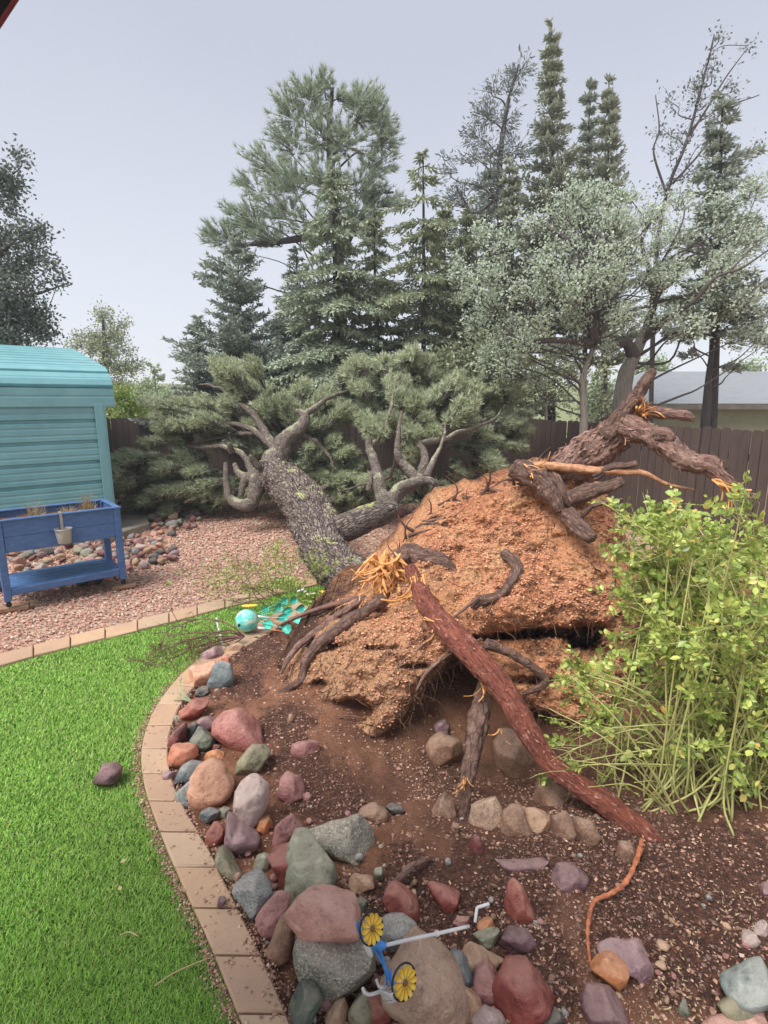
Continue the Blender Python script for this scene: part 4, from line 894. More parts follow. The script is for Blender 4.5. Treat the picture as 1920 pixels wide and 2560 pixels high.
# ---------------------------------------------------------------- teal steel shed
def ribbed(prof, major, minor, hM, hm, start=0.0):
    """a ribbed sheet profile along a polyline of (s, z); returns points offset outward"""
    prof = np.asarray(prof, float); seg = np.linalg.norm(np.diff(prof, axis=0), axis=1); cum = np.concatenate([[0], np.cumsum(seg)])
    def pt(t):
        i = min(np.searchsorted(cum, t, 'right') - 1, len(seg) - 1); i = max(i, 0); f = (t - cum[i]) / seg[i]
        d = (prof[i + 1] - prof[i]) / seg[i]; return prof[i] + (prof[i + 1] - prof[i]) * f, np.array([-d[1], d[0]])
    ev = [(0.0, 0.0)]; t = start
    while t < cum[-1] - 0.06:
        if t > 0.05: ev += [(t - .034, 0), (t - .016, hM), (t + .016, hM), (t + .034, 0)]
        for j in range(1, minor + 1):
            u = t + major * j / (minor + 1)
            if u < cum[-1] - .06: ev += [(u - .022, 0), (u - .01, hm), (u + .01, hm), (u + .022, 0)]
        t += major
    ev += [(c, 0.0) for c in cum[1:-1] if all(abs(c - e[0]) > .002 for e in ev)] + [(cum[-1], 0.0)]
    ev.sort(); out = []
    for t, h in ev:
        p, n = pt(min(max(t, 0), cum[-1])); out.append(p - n * h)
    return np.array(out)
SW = np.array([math.cos(R(40)), math.sin(R(40)), 0]); SN = np.array([math.sin(R(40)), -math.cos(R(40)), 0])
SC0 = S(241, 1150, 8.7) * np.array([1, 1, 0])
shed = thing('shed', 'teal steel shed with ribbed walls and a curved eave roof behind the blue planter', 'shed', SC0)
zE = S(246, 878, 8.62)[2]; zK = S(246, 836, 8.62)[2]; zA = zK + 0.78
def sweep(name, prof, t0, t1, mat, off=0.0):
    prof = np.asarray(prof); n = len(prof)
    V = np.vstack([[SC0 + SW * t - SN * (s + off) + np.array([0, 0, z]) for s, z in prof] for t in (t0, t1)]); i = np.arange(n - 1)
    return mk(name, V, [np.stack([i, i + 1, i + 1 + n, i + n], 1)], mat, shed, False)
sweep('wall', ribbed([(0, 0.02), (0, zE + 0.12)], 0.325, 2, 0.042, 0.005, 0.24), -7.0, 0.0, M_TEAL)
RP = [(-0.03, zE), (-0.03, zK), (0.03, zK + .12), (0.16, zK + .24), (0.34, zK + .33), (2.6, zA), (4.86, zK + .33), (5.04, zK + .24), (5.17, zK + .12), (5.23, zK), (5.23, zE)]
sweep('roof', ribbed(RP, 0.305, 1, 0.036, 0.005, 0.0), -7.2, 0.24, M_TEAL)
boxmesh('corner_trim', SC0 + SW * 0.0 + SN * 0.033 + [0, 0, zE / 2 + 0.04], SW * 0.065, SN * 0.012, np.array([0, 0, zE / 2]), M_TEAL, shed, 0.004)
boxmesh('corner_trim', SC0 + SW * 0.078 - SN * 0.03 + [0, 0, zE / 2 + 0.04], SW * 0.012, SN * 0.072, np.array([0, 0, zE / 2]), M_TEAL, shed, 0.004)
EW = [SC0 + SW * 0.04 - SN * s + np.array([0, 0, z]) for s, z in [(0.02, 0.02)] + [(0.02, zK)] + RP[2:9] + [(5.18, zK), (5.18, 0.02)]]
mk('end_wall', np.vstack([EW, np.mean(EW, 0)]), [np.array([[k, (k + 1) % len(EW), len(EW)] for k in range(len(EW))])], M_TEAL, shed, False)
slabA, slabB, slabC, slabD = So(205, 1168, .1), So(322, 1130, .1), So(312, 1098, .1), So(245, 1102, .1)
def slab(name, P, top, bot, mat, label, cat):
    P = np.array([[p[0], p[1], 0] for p in P]); c = P.mean(0); n = len(P)
    V = np.vstack([P + [0, 0, bot], P + [0, 0, top - .012], P * .985 + c * .015 + [0, 0, top]]); F = []
    for lv in (0, 1): F += [[lv*n + i, lv*n + (i+1) % n, lv*n + n + (i+1) % n, lv*n + n + i] for i in range(n)]
    o = mk(name, V, [np.array(F), np.array([[2*n, 2*n+1, 2*n+2, 2*n+3]])], mat, None, False, loc=c); return tag(o, label, cat)
slab('concrete_slab', [slabA, slabB, slabC, slabD], 0.1, -0.05, M_CONC, 'wet concrete slab beside the corner of the teal shed', 'slab')

# ---------------------------------------------------------------- blue raised planter
PA, PB = So(20, 1312, 0.05), So(267, 1262, 0.05)
PU = (PB - PA) / np.linalg.norm(PB - PA); PN = np.array([-PU[1], PU[0], 0]); PL = np.linalg.norm(PB - PA); PW_ = 0.60; Zv = np.array([0, 0, 1.0])
zT = S(258, 1098, PB[1])[2] - 0.05; zBx = zT - 0.335
planter = thing('planter', 'blue painted raised planter bench on casters in front of the teal shed', 'planter', PA)
def PP(u, v, z): return PA + PU * u + PN * v + Zv * z
def pbox(name, u, v, z, hu, hv, hz, mat=M_BLUE, bev=0.005): return boxmesh(name, PP(u, v, z), PU * hu, PN * hv, Zv * hz, mat, planter, bev)
for u in (0.0, PL):
    for v in (0.0, PW_):
        pbox('leg', u, v, (0.07 + zT) / 2, 0.036, 0.036, (zT - 0.07) / 2)
        a = Acc(); th = np.linspace(0, 2*np.pi, 15)[:-1]; c = PP(u, v, 0.03)
        V, Q, T, U = tube([c - PN * 0.011, c - PN * 0.009, c + PN * 0.009, c + PN * 0.011], [0.022, 0.028, 0.028, 0.022], 14); a.add(V, Q, T)
        for s_ in (-1, 1):
            V, Q, T, U = tube([c + PN * 0.016 * s_, c + PN * 0.016 * s_ + Zv * 0.02, PP(u, v, 0.068) + PN * 0.012 * s_], [0.006, 0.008, 0.009], 5); a.add(V, Q, T)
        V, Q, T, U = tube([PP(u, v, 0.06), PP(u, v, 0.076)], [0.024, 0.024], 10); a.add(V, Q, T)
        a.build('caster', M_BLACK, planter, False)
for v, s_ in ((-0.012, -1), (PW_ + 0.012, 1)):
    pbox('side_board', PL / 2, v, (zT + zBx) / 2 + .085, PL / 2 - .037, 0.013, 0.083); pbox('side_board', PL / 2, v, (zT + zBx) / 2 - .083, PL / 2 - .037, 0.013, 0.083)
for u in (-0.012, PL + 0.012): pbox('end_board', u, PW_ / 2, (zT + zBx) / 2, 0.013, PW_ / 2 - .037, 0.168)
pbox('rim', PL / 2, -0.012, zT + .011, PL / 2 + .05, 0.03, 0.011); pbox('rim', PL / 2, PW_ + 0.012, zT + .011, PL / 2 + .05, 0.03, 0.011)
pbox('rim', -0.012, PW_ / 2, zT + .0108, 0.03, PW_ / 2 - .02, 0.0108); pbox('rim', PL + .012, PW_ / 2, zT + .0108, 0.03, PW_ / 2 - .02, 0.0108)
for k in range(5): pbox('shelf_slat', PL / 2, 0.03 + (PW_ - .06) * k / 4, 0.185, PL / 2 + .012 - (.05 if k in (0, 4) else 0), (PW_ - .06) / 8 - .007, 0.011)
pbox('shelf_rail', PL / 2, -0.024, 0.165, PL / 2 - .037, 0.012, 0.036); pbox('shelf_rail', PL / 2, PW_ + .012, 0.165, PL / 2 - .037, 0.012, 0.03)
q = np.array([[u, v] for v in np.linspace(0.005, PW_ - .005, 16) for u in np.linspace(0.005, PL - .005, 28)]); V = np.array([PP(u, v, zT - 0.06) for u, v in q]); V[:, 2] += 0.018 * fbm(V * 14, 3)
i = (np.arange(15)[:, None] * 28 + np.arange(27)[None]).ravel(); mk('potting_soil', V, [np.stack([i, i+1, i+29, i+28], 1)], M_SOIL, planter, attr={'mulch': np.full(len(V), 0.7)})
# dry stems standing in the planter
for u, v, hh, n, lb in ((PL * .32, .25, .17, 60, 'clump of straw coloured dead stems in the middle of the blue planter'), (PL * .80, .33, .20, 70, 'taller clump of dead straw stems near the planter corner by the shed'), (PL * .60, .28, .12, 18, 'few thin dry stalks between the two straw clumps in the planter')):
    c = PP(u, v, zT - .055); t = thing('dead_plant', lb, 'dry plant', c, 'dead plants in the blue planter'); a = Acc()
    B = c + rng.normal(size=(n, 3)) * np.array([.03, .03, 0]); E = B + rng.normal(size=(n, 3)) * np.array([.05, .05, .02]) + Zv * hh * rng.uniform(.5, 1.15, (n, 1)); V, Q = tubes_bulk(B, (B + E) / 2 + rng.normal(size=(n, 3)) * .012, E, .0022, .0012); a.add(V, Q); a.build('stems', M_STRAW, t)['kind'] = 'stuff'
    V, Q = leafquads(np.repeat(B, 2, 0) + Zv * .02, rng.normal(size=(2*n, 3)) + [0, 0, .6], .09, .008); b = mk('dry_leaves', V, [Q], M_STRAW, t, False); b['kind'] = 'stuff'
for px, py, lb in ((21, 1316, 'weathered timber block under the caster nearest the lawn'), (268, 1267, 'short weathered timber block under the planter leg beside the river stones')):
    c = So(px, py, 0.01); d = norm(np.array([.9, .45, 0])); tag(boxmesh('timber_block', c + Zv * .01, d * (.18 if px < 100 else .13), np.array([-d[1], d[0], 0]) * .06, Zv * .022, M_RUST, None, .004, loc=c), lb, 'timber block', 'timber blocks under the planter')
# hanging bucket
bc = PP(PL * .50, -0.10, zT - 0.17); bucket = thing('hanging_bucket', 'small galvanised bucket of soil hung from the planter rim by a metal strap', 'bucket', bc)
def lathe(prof, c, n=24):
    prof = np.asarray(prof, float); m = len(prof); a = np.linspace(0, 2*np.pi, n, endpoint=False)
    V = np.stack([c[0] + prof[:, :1] * np.cos(a), c[1] + prof[:, :1] * np.sin(a), c[2] + np.repeat(prof[:, 1:], n, 1)], -1).reshape(-1, 3)
    i = np.arange(m - 1)[:, None] * n; j = np.arange(n)[None]; k = (j + 1) % n
    return V, np.stack([i + j, i + k, i + n + k, i + n + j], -1).reshape(-1, 4)
V, Q = lathe([(0.001, -.125), (.062, -.125), (.064, -.12), (.078, -.02), (.083, .025), (.088, .03), (.088, .036), (.083, .036), (.08, .03), (.074, -.03)], bc); mk('pail', V, [Q], M_GALV, bucket)
V, Q = lathe([(.001, -.008), (.04, -.012), (.077, -.02)], bc); mk('bucket_soil', V, [Q], M_SOIL, bucket, attr={'mulch': np.full(len(V), .3)})
hx = PP(PL * .50, 0, 0); P = [bc + PN * .055 + Zv * .0, bc + PN * .058 + Zv * .05, PP(PL*.5, -.046, zT - .02), PP(PL*.5, -.046, zT + .03), PP(PL*.5, .02, zT + .032), PP(PL*.5, .022, zT - .03)]
V = np.vstack([[p - PU * .014 for p in P], [p + PU * .014 for p in P]]); i = np.arange(5); o = mk('hanger_strap', V, [np.stack([i, i+1, i+7, i+6], 1)], M_GALV, bucket, False); md = o.modifiers.new('t', 'SOLIDIFY'); md.thickness = .003

# ---------------------------------------------------------------- fences: each picket a part
def picket_mesh(h=1.78, w=0.134, th=0.018):
    ear = 0.035; pr = [(-w/2, 0), (w/2, 0), (w/2, h - ear), (w/2 - ear * .35, h - ear * .3), (w/2 - ear, h), (-w/2 + ear, h), (-w/2 + ear * .35, h - ear * .3), (-w/2, h - ear)]
    n = len(pr); V = np.array([[x, s * th / 2, z] for s in (-1, 1) for x, z in pr])
    F4 = [[i, (i+1) % n, n + (i+1) % n, n + i] for i in range(n)]; o = mk('picket', V, [np.array(F4), np.array([[0,1,2,7],[n,n+7,n+2,n+1]]), np.array([[7,2,3,6],[n+7,n+6,n+3,n+2]]), np.array([[6,3,4,5],[n+6,n+5,n+4,n+3]])], M_FENCE, None, False); return o
PK0 = picket_mesh()
def fence(A, B, label, gap, first):
    A = np.asarray(A, float); B = np.asarray(B, float); d = (B - A); Ln = np.linalg.norm(d); d = d / Ln; nrm2 = np.array([-d[1], d[0], 0.0]); n = int(Ln / (0.134 + gap))
    t = thing('wooden_fence', label, 'fence', A); yaw = math.atan2(d[1], d[0])
    for k in range(n):
        o = PK0 if (first and k == 0) else PK0.copy()
        if o is not PK0: COL.objects.link(o)
        o.parent = t; p = d * ((k + .5) * (0.134 + gap) + rng.uniform(-.002, .002)); o.location = (p[0], p[1], 0.03 + rng.uniform(-.012, .012)); o.rotation_euler = (rng.uniform(-.004, .004), rng.uniform(-.006, .006), yaw)
    for z in (0.32, 1.42): boxmesh('rail', (A + B) / 2 + nrm2 * .04 + [0, 0, z], d * Ln / 2, nrm2 * .019, Zv * .045, M_FENCE, t, 0)
    for k in range(int(Ln / 2.4) + 1): boxmesh('post', A + d * min(k * 2.4 + .05, Ln) + nrm2 * .105 + [0, 0, .83], d * .044, nrm2 * .044, Zv * .83, M_FENCE, t, 0)
fence((-8.6, 12.7, 0), (3.30, 11.72, 0), 'dark brown picket fence running behind the crown of the fallen tree', 0.004, True)
fence((3.12, 11.82, 0), (5.9, 5.6, 0), 'dark brown picket fence with slits of light between boards behind the root stump', 0.015, False)

# ---------------------------------------------------------------- neighbour's house
HA = S(1418, 876, 17.5); hz = HA[2]; house = thing('house', 'low olive house with a grey shingle roof beyond the fence', 'house', (HA[0], HA[1], 0))
hx0, hy0 = HA[0] + .35, HA[1] + .4
def hbox(name, x0, x1, y0, y1, z0, z1, mat): return boxmesh(name, ((x0+x1)/2, (y0+y1)/2, (z0+z1)/2), ((x1-x0)/2, 0, 0), (0, (y1-y0)/2, 0), (0, 0, (z1-z0)/2), mat, house, 0)
hbox('wall', hx0, hx0 + 14, hy0, hy0 + 7, -.2, hz + .02, M_STUCCO)
hbox('fascia', HA[0], HA[0] + 15, HA[1] - .03, HA[1], hz - .12, hz + .06, M_TRIM)
ridge = 1.25; V = np.array([[HA[0] - .02, HA[1] - .04, hz + .065], [HA[0] + 15, HA[1] - .04, hz + .065], [HA[0] + 15, HA[1] + 3.9, hz + ridge], [HA[0] + 1.3, HA[1] + 3.9, hz + ridge], [HA[0] + 15, HA[1] + 7.8, hz + .065], [HA[0] - .02, HA[1] + 7.8, hz + .065]])
mk('roof', V, [np.array([[0, 1, 2, 3], [3, 2, 4, 5]]), np.array([[0, 3, 5]])], M_SHINGLE, house, False)
hbox('soffit', HA[0], HA[0] + 15, HA[1] + .003, hy0 + .05, hz + .021, hz + .05, M_TRIM)

# ---------------------------------------------------------------- trees
def trunk_tube(pts, r0, r1, acc, seg=9, bump=.15):
    P = catmull(np.array(pts), 8); V, Q, T, U = tube(P, np.linspace(r0, r1, len(P)), seg, bump, 6, rng.random() * 9); acc.add(V, Q, T, U); return P
def blob_tree(name, label, group, trunk, r0, blobs, kind, leafm, barkm, size=1.0, tdens=1.0, dens=9, bare=0.0, extra=(), tw=.008, fill=1.0):
    base = S(*trunk[0]); base = np.array([base[0], base[1], min(base[2], 0.0)]); t = thing(name, label, 'tree', base, group)
    P3 = [base] + [S(*p) for p in trunk[1:]]; aT, aL, aW, aB = Acc(), Acc(), Acc(), Acc(); P = trunk_tube(P3, r0, r0 * .22, aT)
    for e in extra:
        q = [S(a, b, Y) for a, b, Y, r in e]; rr = [wpx(r, e[0][2]) for a, b, Y, r in e]; C = catmull(np.array(q), 6); V, Q, T, U = tube(C, np.interp(np.linspace(0, 1, len(C)), np.linspace(0, 1, len(rr)), rr), 7, .15, 7); aB.add(V, Q, T, U)
    if len(blobs) > 14 and kind == 'oak': blobs = [(px + rng.normal() * 14, py + rng.normal() * 12, Y + rng.normal() * .25, rx * rng.uniform(.6, 1.2), ry * rng.uniform(.6, 1.15)) for px, py, Y, rx, ry in blobs]
    for px, py, Y, rx, ry in blobs:
        c = S(px, py, Y); r = np.array([wpx(rx, Y), (wpx(rx, Y) + wpx(ry, Y)) * .5, wpx(ry, Y)])
        hd = np.hypot(P[:, 0] - c[0], P[:, 1] - c[1]); w = np.abs(P[:, 2] - (c[2] - .45 * hd - .2)); a = P[int(np.argmin(w))]
        dl = np.linalg.norm(c - a); C = catmull(np.array([a, a * .67 + c * .33 + rng.normal(size=3) * .10 * dl, a * .33 + c * .67 + rng.normal(size=3) * .10 * dl, c]), 5)
        V, Q, T, U = tube(C, np.linspace(min(.03, max(.014, r0 * .2)), .006, len(C)), 5, .1, 7); aB.add(V, Q, T, U)
        n = max(8, int(rng.uniform(.45, 1.35) * 26 * tdens * (r[0] * r[2] / .25) ** .8)); root = a + (c - a) * .72
        if np.linalg.norm(c - root) > 1.1 * r.max(): root = c + norm(root - c) * r.max() * .7
        clump_foliage(aL, aW, c, r, n, kind, root, size, tw, dens)
    aT.build('trunk', barkm, t, True, True); aB.build('branches', M_TWIG, t)['kind'] = 'stuff'; o = aW.build('twigs', M_TWIG, t, False); o['kind'] = 'stuff'; aL.build('crown', leafm, t, False); return t
def conifer(name, label, group, base, apex, half, leafm, droop=.25, step=.34, sprig=.15, nb=7,  barkm=M_TRUNKD, gaps=0.0, low=.08, lean=None, up=0.0, wid=.045, prof=None, tr=.11, side=1.0):
    A = S(*base); A = np.array([A[0], A[1], min(A[2], 0)]); B = S(*apex); Hh = B[2] - A[2]; t = thing(name, label, 'tree', A, group)
    aT, aL, aW = Acc(), Acc(), Acc(); P = trunk_tube([A, A * .6 + B * .4 + [rng.normal() * .06, 0, 0], A * .25 + B * .75, B], tr, .012, aT, 8)
    W = wpx(half, base[2]) * 1.3; step *= .72; wid *= 1.2; z = low; S0 = []; E0 = []; M0 = []; pos = []; dirs = []; ups = []
    while z < .985:
        f = prof(z) if prof else (1 - z) ** .8
        c = A + (B - A) * z; c = P[int(np.argmin(np.abs(P[:, 2] - c[2])))]
        k = max(3, int(nb * (.55 + .45 * (1 - z)))); a0 = rng.random() * 6.28
        for j in range(k):
            if rng.random() < gaps * (1 - z * .6): continue
            zz_ = min(.985, max(low * .8, z + rng.normal() * step / Hh * .55)); c = A + (B - A) * zz_; c = P[int(np.argmin(np.abs(P[:, 2] - c[2])))]; f = prof(zz_) if prof else (1 - zz_) ** .8
            an = a0 + 6.283 * j / k + rng.normal() * .35; ln = W * f * rng.uniform(.5, 1.18) + .05; dz = rng.normal() * .05
            dh = np.array([math.cos(an), math.sin(an), 0]); e = c + dh * ln + [0, 0, -droop * ln + up * ln + dz]; m = c + dh * ln * .55 + [0, 0, (-.75 * droop + up * .4) * ln + .04]
            S0.append(c); E0.append(e); M0.append(m); sd3 = np.array([-dh[1], dh[0], 0]); ns = max(4, int(ln / .085))
            for s_ in range(ns):
                u = .12 + .9 * s_ / ns + rng.normal() * .02; q = (1-u)**2 * c + 2 * u * (1-u) * m + u * u * e
                for sg in (-1, 1):
                    l2 = (ln * .36 * (1.08 - u) + .07) * side; ds = norm(dh * .75 + sd3 * sg * rng.uniform(.6, 1.1) + [0, 0, -droop * 1.0 + up + rng.normal() * .12]); nn = max(2, int(l2 / .075))
                    for w in range(nn): pos.append(q + ds * l2 * (w + .2) / nn + [0, 0, -.25 * droop * (w / nn) * l2]); dirs.append(ds)
        z += step / Hh * rng.uniform(.75, 1.2) * (1.15 - .5 * z)
    V, Q = tubes_bulk(S0, M0, E0, .014, .004, 4); aW.add(V, Q)
    pos = np.array(pos); dirs = np.array(dirs); n = len(pos); r2 = 3
    V, Q = leafquads(np.repeat(pos, r2, 0) + rng.normal(size=(n * r2, 3)) * .018, np.repeat(dirs, r2, 0) + rng.normal(size=(n * r2, 3)) * .42, sprig * rng.uniform(.6, 1.15, n * r2), wid, np.array([0, 0, 1.0])); aL.add(V, Q)
    aT.build('trunk', barkm, t, True, True); aW.build('branches', M_TWIG, t, False)['kind'] = 'stuff'; aL.build('crown', leafm, t, False); return t
GB = 'trees growing beyond the fence'
blob_tree('pine_tree', 'tall pine with tufted long needles, highest of the trees behind the fallen crown', GB, [(738, 850, 15.5), (735, 700, 15.5), (728, 520, 15.5), (715, 380, 15.5), (712, 260, 15.5), (718, 190, 15.5)], .2,
  [(655,205,15.4,48,40),(610,240,15.5,42,48),(690,185,15.5,38,30),(730,210,15.6,50,40),(790,225,15.4,46,44),(825,250,15.4,36,40),(690,290,15.2,62,55),(760,300,15.2,66,50),(610,310,15.6,44,44),(840,300,15.5,26,30),(820,350,15.6,45,34),(560,350,15.3,48,46),(535,400,15.2,34,30),(610,390,15,60,44),(700,390,14.9,70,50),(790,400,15.4,52,36),(590,440,14.9,70,34),(520,470,15,52,34),(465,505,15,42,32),(560,500,14.9,60,30),(650,480,14.8,60,38),(830,430,15.6,48,28),(500,540,15.1,32,16),(780,470,15.4,50,36)],
  'long', F_PINE, M_TRUNKD, .9, 1.9, 6, extra=[[(722,500,15.5,8),(650,515,15.2,7),(580,525,15,5),(500,530,15,3)], [(715,400,15.5,7),(640,380,15.3,5),(560,360,15.3,3)], [(718,330,15.5,6),(770,260,15.4,4),(810,240,15.4,2)], [(735,560,15.5,6),(800,430,15.5,4),(850,415,15.6,2)]])
conifer('spruce_tree', 'blue green spruce with drooping boughs standing in front of the tall pine', GB, (722, 850, 13.6), (722, 345, 13.6), 205, F_SPRUCE, .42, .33, .15, 8, low=.06, prof=lambda z: (1 - z) ** .85 * (.9 + .25 * math.sin(z * 31)), tr=.12)
conifer('spruce_tree', 'thin spruce with an open crown and bare dark trunk right of the drooping spruce'.replace('right of', 'beside'), GB, (922, 830, 13.9), (914, 335, 13.9), 185, F_SPRUCE2, .3, .36, .15, 6, gaps=.3, low=.12, prof=lambda z: (1 - z) ** .7 * (.85 + .3 * math.sin(z * 23)), tr=.09)
conifer('fir_tree', 'dark fir with upswept boughs, its edge against the open sky above the shed', GB, (505, 880, 14.4), (515, 520, 14.4), 150, F_FIRD, -.05, .3, .13, 9, low=.05, up=.35, prof=lambda z: (1 - z) ** .65 * (.85 + .3 * math.sin(z * 17)), tr=.1)
conifer('fir_tree', 'dark bushy fir filling the space behind the drooping spruce', GB, (650, 880, 15.2), (640, 540, 15.2), 150, F_FIRD, .2, .32, .14, 8, low=.05, tr=.1)
conifer('fir_tree', 'soft grey fir squeezed between the drooping spruce and the thin spruce', GB, (815, 860, 14.9), (808, 440, 14.9), 130, F_SPRUCE2, .3, .34, .15, 7, gaps=.1, low=.05, tr=.08)
conifer('fir_tree', 'broad grey fir standing well behind the slender grey leaved tree', GB, (1065, 880, 16.8), (1060, 330, 16.8), 120, F_FIRD, .2, .33, .15, 8, gaps=.1, low=.1, tr=.1)
conifer('fir_tree', 'grey green fir behind the thin spruce, only its shoulders showing', GB, (955, 880, 16.4), (962, 440, 16.4), 130, F_SPRUCE2, .25, .33, .15, 8, gaps=.1, low=.08, tr=.1)
conifer('fir_tree', 'small dark fir at the outer edge of the evergreens near the gap of sky', GB, (432, 900, 13.8), (425, 690, 13.8), 85, F_FIRD, .05, .28, .13, 8, low=.05, up=.25, tr=.07)
conifer('fir_tree', 'pale fir with loose boughs between the thin spruce and the oak', GB, (1035, 860, 14.8), (1010, 430, 14.8), 120, F_SPRUCE2, .35, .36, .15, 7, gaps=.15, low=.05, tr=.09)
blob_tree('slender_tree', 'sparse tree with slender grey leaves seen against the sky beside the pointed cypress', GB, [(1085, 880, 15.4), (1085, 600, 15.4), (1078, 400, 15.4), (1092, 250, 15.4), (1120, 140, 15.4)], .13,
  [(1125,150,15.4,32,34),(1100,195,15.4,36,34),(1060,190,15.4,30,28),(1040,240,15.4,34,34),(1090,260,15.3,46,40),(1020,290,15.4,36,26),(1060,330,15.3,46,36),(1010,340,15.4,26,18),(1120,320,15.4,40,36),(1030,400,15.4,40,34),(960,350,15.2,16,36),(975,420,15.2,34,34),(1040,460,15.3,44,34),(1090,420,15.3,40,50),(1000,500,15.2,40,30)], 'thin', F_THIN, M_TRUNKD, 1.15, 1.3, 9, extra=[[(1078,420,15.4,4),(1030,460,15.3,3),(990,440,15.3,2)], [(1085,600,15.4,5),(1020,470,15.3,4),(985,400,15.2,2)]])
conifer('cypress_tree', 'tall narrow cypress with the highest pointed tip above the oak', GB, (1200, 880, 15.8), (1192, 52, 15.8), 92, F_CYP, .05, .26, .15, 7, gaps=.12, up=.3, low=.3, prof=lambda z: min(1, (1 - z) * 1.55) * (.82 + .18 * math.sin(z * 37) ** 2), tr=.13)
conifer('cypress_tree', 'paler cypress with a slim green spire beside the tallest pointed one', GB, (1320, 880, 15.6), (1315, 182, 15.6), 74, F_CYP, .0, .25, .15, 7, gaps=.12, up=.5, low=.3, prof=lambda z: min(1, (1 - z) * 1.5) * (.82 + .18 * math.sin(z * 29) ** 2), tr=.11)
conifer('cypress_tree', 'short dark cypress tip between the two green spires', GB, (1268, 880, 16.4), (1274, 190, 16.4), 70, F_FIRD, .0, .27, .15, 6, up=.3, low=.35, gaps=.25, tr=.1)
conifer('cypress_tree', 'pale feathery cypress bough behind the grey green oak', GB, (1130, 880, 14.6), (1100, 350, 14.6), 85, F_CYP, .1, .3, .15, 7, up=.2, low=.25, tr=.1)
conifer('cypress_tree', 'broken topped dark cypress standing beyond the house fence', GB, (1545, 940, 11.5), (1562, 205, 11.5), 118, F_FIRD, .1, .28, .14, 7, up=.2, low=.46, gaps=.3, prof=lambda z: min(1, (1 - z) * 2.0) ** .9 * (.55 + .45 * math.sin(z * 21) ** 2), tr=.14)
blob_tree('slender_tree', 'sparse leafy tree with small round leaves rising against the sky over the house', GB, [(1420, 880, 13), (1415, 600, 13), (1440, 420, 13), (1485, 300, 13), (1530, 130, 13), (1543, 75, 13)], .06,
  [(1540,90,13,10,22),(1535,130,13,20,24),(1515,180,13,30,28),(1590,110,13,24,14),(1575,170,13,28,24),(1600,205,13,26,18),(1500,230,13,34,30),(1550,240,13,36,26),(1460,230,13,20,36),(1440,270,13,24,30),(1490,290,13,42,32),(1440,340,13,40,34),(1500,350,13,44,34),(1430,410,13,40,30),(1560,320,13,34,28),(1610,330,13,30,20),(1480,420,13,44,30)], 'oak', F_THIN, M_TRUNKD, 1.0, 1.0, 7, extra=[[(1440,420,13,2.5),(1412,330,13,1.8),(1424,280,13,1.4),(1416,205,13,.8)], [(1485,300,13,2.5),(1530,230,13,1.8),(1566,170,13,1.4),(1610,110,13,.8)], [(1450,400,13,2.5),(1520,320,13,1.8),(1560,240,13,1.4),(1640,205,13,.8)]], tw=.006)
blob_tree('oak_tree', 'large grey green oak with crooked dark limbs spreading above the root stump', GB, [(1258, 1000, 9.4), (1262, 900, 9.4), (1258, 820, 9.4), (1285, 740, 9.4), (1290, 690, 9.4)], .085,
  [(x, y, 9.4 + dy, rx, ry) for x, y, dy, rx, ry in [(1130,470,.3,52,44),(1190,450,.2,56,42),(1250,440,.2,56,44),(1310,470,0,58,44),(1370,470,.3,56,44),(1420,450,.6,50,40),(1080,520,.2,48,44),(1140,550,-.2,58,46),(1210,530,-.3,60,46),(1280,550,-.4,60,46),(1350,550,-.2,60,46),(1410,530,.2,52,44),(1060,590,0,46,44),(1110,620,-.3,56,44),(1180,610,-.5,58,46),(1250,630,-.5,58,44),(1330,630,-.3,58,44),(1400,610,0,54,44),(1050,660,.1,44,40),(1100,700,-.2,50,40),(1160,680,-.4,56,42),(1230,700,-.3,52,40),(1340,700,0,50,40),(1400,680,.2,46,38),(1130,750,-.2,46,34),(1070,740,.2,40,30),(1190,760,.1,44,34),(1440,600,.4,40,40),(1330,750,.3,40,28),(1020,620,.3,34,34),(1010,700,.4,34,40),(1040,770,.4,44,34),(1110,790,.3,44,30),(1170,810,.4,40,26),(1000,560,.5,30,30),(1050,500,.4,30,30),(1210,400,.5,36,26),(1290,400,.5,36,24),(1370,410,.6,36,26)]], 'oak', F_OAK, M_TRUNKG, .74, 2.3, 17,
  extra=[[(1285,740,9.4,10),(1265,660,9.2,8),(1245,580,9.1,7),(1240,530,9.2,6),(1180,490,9.3,3)], [(1285,740,9.4,8),(1200,735,9.2,6),(1130,735,9.2,4),(1080,700,9.3,2)], [(1290,720,9.4,8),(1340,680,9.3,5),(1400,660,9.4,3)], [(1240,540,9.2,4),(1330,560,9.1,3),(1290,500,9.2,2)], [(1275,680,9.3,5),(1330,640,9.2,3),(1352,600,9.2,2)]], tw=.007)
